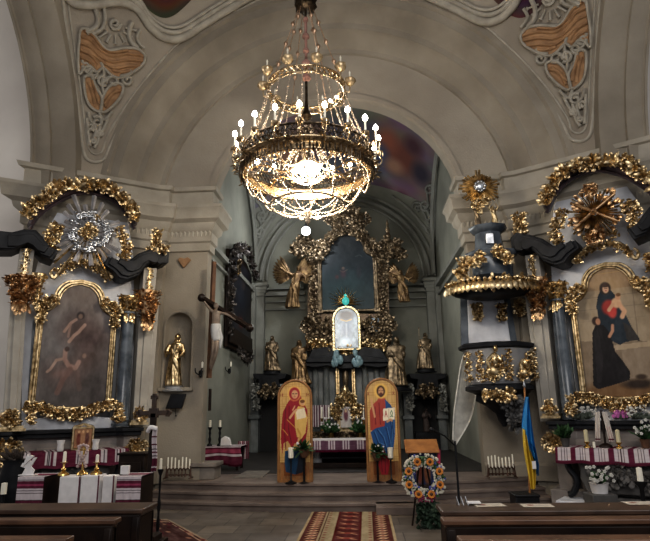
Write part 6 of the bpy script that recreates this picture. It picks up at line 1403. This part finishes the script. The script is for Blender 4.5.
# ================================================================ SIDE ALTAR FURNISHINGS
rn = random.Random(77)
def mensa(fr, S, x0, x1, y, z, cloth_pic, label_t, label_c, drop, carved):
    """stone altar table in wall frame fr with an embroidered cloth"""
    loc = fr.W(((x0+x1)/2, y+.28, 0)); w = x1-x0
    t = thing('altar_table', label_t, 'altar table', tuple(loc), fr.th)
    m = MB(); m.box((0, .1, z-.05), (w, .56, .1)); m.build('slab', marble_grey, t, bevel=.01)
    m = MB(); m.prism([(-w*.30, .25), (-w*.2, .3), (w*.2, .3), (w*.30, .25), (w*.36, .5), (w*.34, .8), (w*.3, z-.1), (-w*.3, z-.1), (-w*.34, .8), (-w*.36, .5)], -.12, .3); m.box((0, .1, .2), (w*.72, .4, .1)); m.build('pedestal', carved, t, 'dark carved pedestal', bevel=.02)
    m = MB(); foliage(m, [(-w*.26, -.14, .45), (0, -.14, .62), (w*.26, -.14, .45)], .15, 130, .15, rn, .05, scr=.45); m.build('pedestal_carving', MATS['stone_carving'], t, 'grey carved scrolls', 60)
    for s in (-1, 1):
        m = MB(); m.tube(smooth_path([(s*w*.47, .0, z-.1), (s*w*.46, -.02, z-.3), (s*w*.40, -.02, .45), (s*w*.44, -.02, .28), (s*w*.48, -.02, .24)], 5), .05, 8, flat=1.5); m.build('scroll_leg', marble_dark, t, 'dark curved leg', 60)
    m = MB(); m.box((0, 0, .14), (w*1.1, .7, .1)); m.box((0, -.05, .06), (w*1.2, .85, .12)); m.build('step', marble_pale, t, bevel=.015)
    pic = cloth_pic; W_ = w+.08
    def fn(u, v):
        if v < .7: return Vector(((u-.5)*W_*(1+.015*(1-v)), -.22-.012*sin(u*50)-.02*(1-v/.7), z+.006-drop*(1-v/.7)-.01*sin(u*25)*(1-v/.7)))
        return Vector(((u-.5)*W_, -.22+(v-.7)/.3*.56, z+.006))
    def fw(u, v): return fr.W(((x0+x1)/2, y+.28, 0))*1+Matrix.Rotation(fr.th, 3, 'Z') @ fn(u, v)
    tag(panel(pic, 'altar_cloth', clothm, fw), label_c, 'altar cloth'); return t, loc
mat('stone_carving', (.13, .12, .115), .6, scale=6, col2=(.06, .055, .052))
mat('stone_dark', (.09, .085, .08), .6, scale=3, col2=(.045, .04, .038))
# right: cloth with groups of bars
def barcloth(nx, ngr, seed, extra=True):
    pc = Pic(nx, 60, (96, 40, 60), seed)
    for k in range(ngr):
        c = (k+.5)/ngr; w = .36/ngr
        pc.mix(((abs(pc.X-c) < w) & (pc.Z > .14)).astype(float), CLOTHW)
        for d in (-.14, .0, .14): pc.mix(((abs(pc.X-c-d/ngr) < .016/ngr) & (pc.Z > .14)).astype(float), (52, 24, 36))
    pc.mix((pc.Z < .1).astype(float), (80, 32, 48)); pc.mix((pc.Z > .97).astype(float), (150, 60, 90)); pc.noise(7, 14); return pc
zM = 1.08
a, b = FB.L(557, 448, -1.25), FB.L(690, 448, -1.25); zM = a.z
tR, locR = mensa(FB, 'right', a.x, b.x, -1.25, a.z, barcloth(220, 7, 3), 'stone side altar table with carved pedestal under the kneeling friar painting', 'maroon cloth with white bar groups on the right side altar table', .23, MATS['stone_dark'])
a2, b2 = FA.L(27, 453, -1.2), FA.L(127, 450, -1.2); zL = (a2.z+b2.z)/2
pc = Pic(220, 60, (96, 42, 60), 5)
for a_, b_ in ((.0, .06), (.20, .25), (.27, .30), (.48, .54), (.56, .60), (.72, .78), (.86, .90), (.92, .96)): pc.mix(((pc.X > a_) & (pc.X < b_) & (pc.Z > .12)).astype(float), CLOTHW)
for a_ in (.03, .22, .235, .50, .52, .75, .88, .94): pc.mix(((abs(pc.X-a_) < .004) & (pc.Z > .12)).astype(float), (40, 20, 30))
pc.noise(7, 14)
tL, locL = mensa(FA, 'left', a2.x, b2.x, -1.2, zL, pc, 'dark side altar table behind the white draped cubes', 'maroon and white striped cloth on the left side altar table', .24, MATS['stone_dark'])
def onA(fr, px, py, y, z=None):
    q = fr.L(px, py, y); return fr.W((q.x, y, q.z if z is None else z))
# ---- objects on the left mensa
p = onA(FA, 82, 448, -.95, zL+.01); top = FA.L(82, 424, -.95).z; h = top-zL
t = thing('framed_icon', 'small gilt framed icon standing on the left side altar cloth', 'icon', tuple(p), FA.th)
m = MB(); w = .15
for a_, b_ in (((-w, 0), (-w, h*.86)), ((w, 0), (w, h*.86)), ((-w, h*.86), (0, h*.97)), ((0, h*.97), (w, h*.86)), ((-w, 0.01), (w, 0.01)), ((-w, h*.83), (w, h*.83))): m.tube([(a_[0], 0, a_[1]), (b_[0], 0, b_[1])], .02, 6)
m.box((0, .04, h*.4), (w*1.6, .02, h*.8)); m.tube([(0, .05, h*.6), (0, .2, .0)], .01, 5); m.build('frame', gold, t, smooth=50)
pc = Pic(30, 36, (150, 112, 84), 5); [pc.ell(x, .45, .12, .35, c, .8, .4) for x, c in ((.25, (110, 56, 44)), (.5, (170, 130, 100)), (.75, (96, 60, 56)))]; [pc.ell(x, .8, .07, .07, (200, 160, 120), .9, .4) for x in (.25, .5, .75)]; pc.noise(10, 8)
panel(pc, 'picture', paintm, lambda u, v: ((u-.5)*2*w*.86, -.005, .03+v*h*.76), t)
for px_, py0, side in ((60, 442, 'left'), (95, 441, 'right')):
    p = onA(FA, px_, 452, -1.12, zL+.01); hh = FA.L(px_, py0-1, -1.12).z-zL; t2 = MB(); t2.M = Matrix.Translation(p); t2.lathe([(.04, 0), (.05, .02), (.045, hh*.6), (.062, hh), (.055, hh), (.04, hh*.6)], 12); tag(t2.build('white_vase', white_cloth), 'small white vase on the left side altar cloth, %s of the framed icon' % side, 'vase')
# ---- three cubes, candles, striped stands (behind the front pew)
Yb = 6.75
for i, (x0, x1, yt) in enumerate(((55, 75.5, 477.5), (77, 96, 476.5), (98, 110.5, 477))):
    A, B = atY(x0, yt, Yb), atY(x1, yt, Yb); w = B.x-A.x; h = A.z
    t = thing('draped_cube', ['white cloth-covered cube, leftmost of three behind the front pew', 'white cloth-covered cube, middle and widest of three behind the front pew', 'narrow white cloth-covered cube, rightmost of three behind the front pew'][i], 'stand', ((A.x+B.x)/2, Yb+.2, 0), (.12, .0, -.1)[i])
    m = MB(); m.box((0, 0, h/2), (w*.96, w*.96, h)); m.build('box', white_cloth, t, bevel=.012)
    m = MB(); m.box((w*.47, -w*.485, h/2), (.012, .012, h)); m.build('edging', mat('maroon_trim', (.10, .015, .035), .8, var=.1), t)
stripe_rows = lambda seed: None
def striped_stand(x0, x1, yt, label, seed):
    A, B = atY(x0, yt, Yb-.05), atY(x1, yt, Yb-.05); w = B.x-A.x; h = A.z; t = thing('striped_stand', label, 'stand', ((A.x+B.x)/2, Yb+.15, 0))
    m = MB(); m.box((0, 0, h/2-.005), (w*.96, .36, h-.01)); m.build('block', wood_dark, t)
    pc = Pic(50, 160, CLOTHW, seed)
    for k in range(5):
        z = .98-k*.2
        for a_, b_, c in ((z-.10, z-.02, MAROON), (z-.125, z-.115, (40, 20, 30)), (z-.07, z-.055, (150, 70, 96)), (z-.015, z-.008, (40, 20, 30)), (z-.15, z-.14, (40, 20, 30))): pc.mix(((pc.Z > a_) & (pc.Z < b_)).astype(float), c)
    pc.noise(6, 14)
    panel(pc, 'towel', clothm, lambda u, v: ((u-.5)*w, (-.20-.006*sin(u*20)) if v < .8 else (-.20+(v-.8)/.2*.4), min(h+.006, (h+.006)*v/.8)), t, label='embroidered striped towel')
    return t, (A.x+B.x)/2, h
_, cx_, h_ = striped_stand(18, 44.5, 477.5, 'stand draped in a red and white striped towel, left of the white cubes', 3)
_, cx2, h2 = striped_stand(117, 141.5, 477, 'stand draped in a red and white striped towel, right of the white cubes', 4)
# paper angel on the left stand
p = atY(24, 477, Yb); t = thing('paper_angel', 'white cut-out dove and angel figure on the left striped stand', 'figurine', (p.x, Yb+.08, h_+.01)); k = .0021*Yb
m = MB(); m.prism([(-.08, 0), (.06, 0), (.075, .06), (.03, .1), (.06, .15), (.09, .2), (.05, .2), (.02, .15), (.0, .2), (-.03, .24), (-.05, .2), (-.03, .15), (-.08, .14), (-.1, .1), (-.04, .08)], -.01, .01); m.build('silhouette', white_cloth, t, bevel=.003)
m = MB(); m.prism([(-.06, .1), (.0, .16), (.07, .22), (.02, .23), (-.04, .18)], -.03, -.012); m.build('wing', white_cloth, t)
m = MB(); m.box((0, 0, 0.005), (.2, .08, .01)); m.build('foot', white_cloth, t)
p = atY(121, 472, Yb); m = MB(); m.M = Matrix.Translation((p.x, Yb+.12, h2+.06)); m.box((0, 0, 0), (.1, .05, .1)); tag(m.build('card', white_cloth, bevel=.004), 'small white card standing on the right striped stand', 'card')
# dark flower urn left
p = atY(14, 476, 7.6); t = thing('dark_urn', 'dark rounded urn with trailing dried stems at the far left', 'urn', (p.x, 7.6, 0))
m = MB(); hh = atY(14, 458, 7.6).z; m.lathe([(.12, 0), (.1, .1), (.06, .3), (.16, .5), (.2, .68), (.14, hh-.08), (.17, hh-.02), (.15, hh-.02)], 16); m.build('vase', marble_dark, t, smooth=60)
m = MB(); [m.leaf((rn.uniform(-.08, .08), 0, hh-.05), (rn.uniform(-1, 1), rn.uniform(-.5, .3), rn.uniform(.1, 1)), (0, -1, 0), rn.uniform(.1, .26), .04, .5) for _ in range(50)]; m.build('stems', mat('dried_stem', (.10, .075, .06), .8, var=.3), t)
p = atY(4, 489, 7.2); m = MB(); m.M = Matrix.Translation((p.x, 7.2, 0)); m.lathe([(.08, 0), (.02, .04), (.015, p.z-.08), (.05, p.z-.06)], 10); o = m.build('candle_stand', black_metal); tag(o, 'low black candle stand with white candle at the far left edge', 'candle stand'); m = MB(); m.M = Matrix.Translation((0, 0, 0)); m.lathe([(.035, p.z-.06), (.035, p.z+.07), (.01, p.z+.075)], 10, (p.x, 7.2, 0)); m.build('candle', wax, o)
# brass candlesticks before the left altar
def tall_candlestick(px_, yb, ytc, ytop, Y, label, mt=brass, base_z=None, r=1.):
    b = atY(px_, yb, Y); top = atY(px_, ytop, Y).z; zc = atY(px_, ytc, Y).z; z0 = b.z if base_z is None else base_z; h = zc-z0
    t = thing('candlestick', label, 'candlestick', (b.x, Y, z0))
    m = MB(); m.lathe([(.07*r, 0), (.065*r, .02), (.02*r, .05), (.03*r, .1*h+.05), (.014*r, h*.3), (.03*r, h*.45), (.014*r, h*.6), (.016*r, h*.9), (.045*r, h*.975), (.045*r, h)], 12); m.build('stem', mt, t)
    m = MB(); m.lathe([(.022*r, h), (.02*r, top-z0), (.004, top-z0+.01)], 8); m.build('candle', wax, t); return t
hc = atY(66, 477, Yb+.2).z
tall_candlestick(63, 477, 462, 452, Yb+.2, 'slender brass candlestick on the leftmost white cube', base_z=atY(60, 477.5, Yb).z+.003)
tall_candlestick(96, 477, 462, 455, Yb+.2, 'slender brass candlestick between the middle and right white cubes', base_z=atY(88, 476.5, Yb).z+.003)
p = atY(82, 477, Yb+.2); zb_ = atY(88, 476.5, Yb).z+.003; t = thing('bead_cross', 'brass cross hung with pale pink beads on the middle white cube', 'cross', (p.x, Yb+.2, zb_)); hh = atY(82, 444, Yb+.2).z-zb_
m = MB(); m.lathe([(.07, 0), (.06, .02), (.02, .05), (.016, hh*.3), (.012, hh)], 10); m.tube([(-.07, 0, hh*.8), (.07, 0, hh*.8)], .01, 6); m.build('stem', brass, t)
m = MB()
for s in (-1, 1):
    for k in range(9): m.ball((s*(.035+.02*sin(k*.9)), -.03, hh*(.95-.085*k)), .02, 6, 5)
for k in range(5): m.ball((-.06+.03*k, -.03, hh*.98-.01*abs(k-2)), .018, 6, 5)
m.build('bead_garland', mat('pink_bead', (.50, .38, .36), .5, var=.2), t, 'pale pink beads')
# processional cross with towel
Yx = 7.3; p, tp = atY(149, 500, Yx), atY(152, 395, Yx); t = thing('processional_cross', 'tall dark wooden cross with trefoil ends wrapped with an embroidered towel', 'cross', (p.x, Yx, 0)); H = tp.z; cy = atY(152, 413, Yx).z; hw = (atY(167, 413, Yx).x-atY(136, 413, Yx).x)/2
m = MB(); m.box((0, 0, cy/2), (.075, .05, cy)); m.box((0, 0, .03), (.4, .4, .06)); m.box((0, 0, .09), (.28, .28, .08)); m.build('shaft', wood_dark, t, bevel=.006)
m = MB(); m.box((0, 0, (cy+H)/2-.02), (.055, .045, H-cy)); m.box((0, 0, cy), (2*hw*.86, .045, .06))
for x, z in ((0, H-.03), (-hw*.9, cy), (hw*.9, cy)):
    for a_ in range(4): m.box((x+.022*cos(a_*PI/2), 0, z+.022*sin(a_*PI/2)), (.05, .04, .05), 0)
m.box((0, 0, cy), (.12, .05, .12)); m.build('crosshead', mat('cross_wood', (.045, .026, .016), .4, var=.3), t, bevel=.006)
pc = Pic(30, 90, CLOTHW, 6)
for a_, b_, c in ((.0, .08, MAROON), (.12, .30, MAROON), (.34, .37, (40, 20, 30)), (.42, .46, MAROON), (.5, .52, (40, 20, 30)), (.6, .64, MAROON), (.78, .82, MAROON)): pc.mix(((pc.Z > a_) & (pc.Z < b_)).astype(float), c)
pc.noise(8, 10); zt_, zb_ = atY(152, 428, Yx).z, atY(155, 471, Yx).z
panel(pc, 'towel', clothm, lambda u, v: (.02+.07*u+.01*sin(v*6), -.05-.02*sin(u*9), zb_+(zt_-zb_)*v), t, label='embroidered towel hanging down the shaft')
m = MB(); m.tube(smooth_path([(-.05, -.03, zt_-.04), (0, -.07, zt_+.01), (.07, -.05, zt_-.01)], 4), [.03]*9, 8); m.build('towel_knot', white_cloth, t, smooth=80)
# dark side table with red cloth corner near the cross + black candle stand
tall_candlestick(159, 503, 469, 459, 7.9, 'black floor candlestick with white candle right of the tall cross', mt=black_metal, base_z=0, r=.9)
p = atY(137, 470, 8.3); t = thing('small_cabinet', 'dark low cabinet between the left altar table and the tall cross', 'cabinet', (p.x-.05, 8.35, 0)); m = MB(); m.box((0, 0, .5), (.38, .3, 1.0)); m.box((0, 0, 1.01), (.42, .34, .03)); m.build('body', wood_dark, t, bevel=.01); m = MB(); m.box((0, -.16, .5), (.3, .02, .8)); d = m.build('door', wood_dark, t, bevel=.005); m = MB(); m.ball((.11, -.18, .55), .015, 6, 4); m.build('knob', brass, d)
# ---- right mensa objects
zR = zM+.012
def on_right(px_, y=-1.15): q = FB.L(px_, 448, y); return FB.W((q.x, y, zR))
for i, px_ in enumerate((587.5, 619.5)):
    p = on_right(px_); hh = FB.L(px_, 431, -1.15).z-zM; t = thing('candlestick', 'fat cream candle on a brass holder, %s of the white-draped cross' % ('left', 'right')[i], 'candlestick', tuple(p), 0, 'fat candles on the right altar table')
    m = MB(); m.lathe([(.055, 0), (.05, .015), (.015, .04), (.04, .075), (.04, .085)], 12); m.build('holder', brass, t); m = MB(); m.lathe([(.03, .085), (.03, hh), (.006, hh+.012)], 12); m.build('candle', mat('cream_wax', (.62, .55, .36), .5, var=.06), t)
p = on_right(594.5, -1.2); m = MB(); m.M = Matrix.Translation(p); m.lathe([(.02, 0), (.02, .085), (.004, .09)], 8); tag(m.build('small_candle', wax), 'short white candle beside the left fat candle', 'candle')
p = on_right(606, -1.0); hh = FB.L(606, 411, -1.0).z-zM; t = thing('draped_cross', 'small standing cross draped with a long white embroidered towel', 'cross', tuple(p), FB.th)
m = MB(); m.box((0, 0, hh/2), (.03, .03, hh)); m.box((0, 0, hh*.82), (.2, .03, .03)); m.lathe([(.1, 0), (.09, .03), (.03, .06)], 12); m.build('cross', wood_dark, t, bevel=.004)
pc = Pic(30, 60, (206, 198, 190), 6); pc.mix(((pc.Z > .04) & (pc.Z < .1)).astype(float), MAROON); [pc.mix(((abs(pc.X-a_) < .04) & (pc.Z < .5)).astype(float), (150, 60, 60), .5) for a_ in (.25, .75)]; pc.noise(9, 10)
for s in (-1, 1): panel(pc, 'towel', clothm, lambda u, v: (s*(.01+.075*u+.05*(1-v)), -.03-.012*sin(u*12), hh*(.16+.8*v)), t, label='white towel with red ends')
def pot(px_, y, zz, label, n, fl, pm, fr=FB, s=1., leafm=None, grp=None, px_only=False):
    q = fr.L(px_, 448, y); p = fr.W((q.x, y, zz)); t = thing('flower_pot', label, 'flowers', tuple(p), 0, grp)
    m = MB(); m.lathe([(.05*s, 0), (.07*s, .12*s), (.075*s, .13*s), (.06*s, .12*s)], 12); m.build('pot', pm, t)
    m = MB(); [m.leaf((rn.uniform(-.03, .03)*s, rn.uniform(-.03, .03), .11*s), (rn.uniform(-1, 1), rn.uniform(-1, .5), rn.uniform(.0, 1.2)), (0, -.4, 1), rn.uniform(.12, .28)*s, .055*s, .5) for _ in range(n)]; m.build('foliage', leafm or leafgreen, t)
    if fl:
        m = MB()
        for _ in range(26):
            c = (rn.uniform(-.17, .17)*s, -.06-rn.uniform(0, .06), (.2+rn.uniform(0, .2))*s)
            for k in range(5): a_ = 2*PI*k/5; m.ball((c[0]+.014*cos(a_), c[1], c[2]+.014*sin(a_)), .013, 5, 4)
        m.build('blossom', fl, t)
wf = mat('flower_white', (.62, .60, .55), .7, var=.15); pf = mat('flower_pink', (.55, .16, .42), .6, var=.25)
pot(566, -1.05, zR, 'leafy green plant at the left end of the right altar cloth', 70, None, MATS['stone_dark'], s=1.0)
pot(646, -1.0, zR, 'trailing green plant at the right frame edge on the right altar cloth', 60, wf, wood_brown)
# flowers on the ledge
zl = PL(60, 430, -.8).z
def ledge_flowers(px_, label, fm, s=1.): 
    q = FB.L(px_, 424, -.62); p = FB.W((q.x, -.62, zl+.004)); t = thing('flower_bunch', label, 'flowers', tuple(p), 0)
    m = MB(); [m.leaf((rn.uniform(-.12, .12)*s, 0, .02), (rn.uniform(-1, 1), -.3, rn.uniform(.1, 1)), (0, -1, .3), .14*s, .03, .4) for _ in range(40)]; m.build('stems', mat('grey_green', (.13, .15, .12), .7, var=.3), t)
    m = MB(); [m.ball((rn.uniform(-.2, .2)*s, -.04, .05+rn.uniform(0, .16)*s), rn.uniform(.014, .026), 6, 4) for _ in range(46)]; m.build('blossom', fm, t)
ledge_flowers(582, 'bunch of small white flowers on the ledge left of the draped cross', wf, 1.2)
ledge_flowers(621, 'pink orchid sprig on the ledge right of the draped cross', pf, .6)
ledge_flowers(641, 'spray of white flowers on the ledge at the right frame edge', wf, 1.1)
# potted white flowers on the floor & tall candle
a = atY(600, 499, 7.6); a = atY(600, 493, 7.6); t = thing('flower_pot', 'white pot of white daisies below the right altar table', 'flowers', (a.x, 7.6, a.z)); 
m = MB(); m.box((0, 0, -a.z/2), (.3, .3, a.z)); m.build('plinth', MATS['stone_dark'], t, bevel=.01)
hh = a.z-.2+.0; s = 1
m = MB(); m.lathe([(.09, 0), (.11, .11), (.12, .12), (.10, .11)], 14); m.build('pot', white_cloth, t)
m = MB(); [m.leaf((0, 0, .10), (rn.uniform(-1, 1), rn.uniform(-1, .5), rn.uniform(.2, 1.2)), (0, -.4, 1), rn.uniform(.1, .2), .05, .4) for _ in range(80)]; m.build('foliage', leafgreen, t)
m = MB()
for _ in range(24):
    c = (rn.uniform(-.15, .15), -.06-rn.uniform(0, .08), .15+rn.uniform(0, .17)); [m.ball((c[0]+.013*cos(k*1.26), c[1], c[2]+.013*sin(k*1.26)), .011, 5, 4) for k in range(5)]
m.build('blossom', wf, t)
tall_candlestick(645, 512, 481, 468, 6.6, 'black floor stand with thick white candle at the right frame edge', mt=black_metal, base_z=0, r=1.5)
# leafy gilt pieces clustered round the outside of the chandelier hoop
rn = random.Random(4); t = bpy.data.objects['chandelier']; m = MB()
for k in range(150):
    a = 2*PI*k/150; q = 1.17+rn.uniform(-.03, .05); m.leaf((q*cos(a), q*sin(a), rn.uniform(-.12, .06)), (cos(a)*.4, sin(a)*.4, rn.uniform(-1, .6)), (cos(a), sin(a), 0), rn.uniform(.07, .13), .045, .6)
m.build('hoop_leaves', mat('dark_brass', (.36, .27, .16), .35, .9, scale=20, col2=(.10, .07, .04)), t, 'dull brass leaves round the hoop', 60)
# ================================================================ CAMERA AND LIGHT
cd = bpy.data.cameras.new('camera'); cam = bpy.data.objects.new('camera', cd); COL.objects.link(cam)
cd.sensor_width = 36; cd.lens = F/650*36; cd.clip_end = 100
cam.matrix_world = Matrix.Translation((0, 0, EYE)) @ Matrix.Rotation(YAW, 4, 'Z') @ Matrix.Rotation(PI/2+PITCH, 4, 'X') @ Matrix.Rotation(-ROLL, 4, 'Z')
sc.camera = cam
def light(name, kind, loc, e, col=(1, 1, 1), size=.2, rot=None, size_y=None):
    l = bpy.data.lights.new(name, kind); l.energy = e; l.color = col
    if kind == 'AREA':
        l.size = size
        if size_y: l.shape = 'RECTANGLE'; l.size_y = size_y
    else: l.shadow_soft_size = size
    o = bpy.data.objects.new(name, l); COL.objects.link(o); o.location = loc
    if rot: o.rotation_euler = rot
    return o
w = bpy.data.worlds.new('World'); sc.world = w; w.use_nodes = True
w.node_tree.nodes['Background'].inputs[0].default_value = (.9, .93, 1, 1); w.node_tree.nodes['Background'].inputs[1].default_value = .33
light('nave_fill', 'AREA', (1.5, -2.5, 7.5), 330, (1, .97, .93), 6, (rad(62), 0, 0), 4)  # unseen fill lamp added behind the camera, standing in for nave windows
light('transept_fill', 'AREA', (-12.5, 6, 6.5), 190, (1, .96, .93), 4, (0, rad(-75), 0), 4)  # unseen lamp added to brighten the left transept wall
light('chandelier_light', 'POINT', (-.71, 8, 4.85), 230, (1, .89, .72), .35)
light('chancel_light', 'POINT', (-1.47, 15.4, 6.72), 90, (.95, .98, 1), .12)
light('chancel_fill', 'POINT', (AX, 13.2, 4.4), 110, (.98, .99, .94), .8)
sc.view_settings.view_transform = 'Standard'
sc.view_settings.look = 'Medium High Contrast'
sc.view_settings.exposure = .32
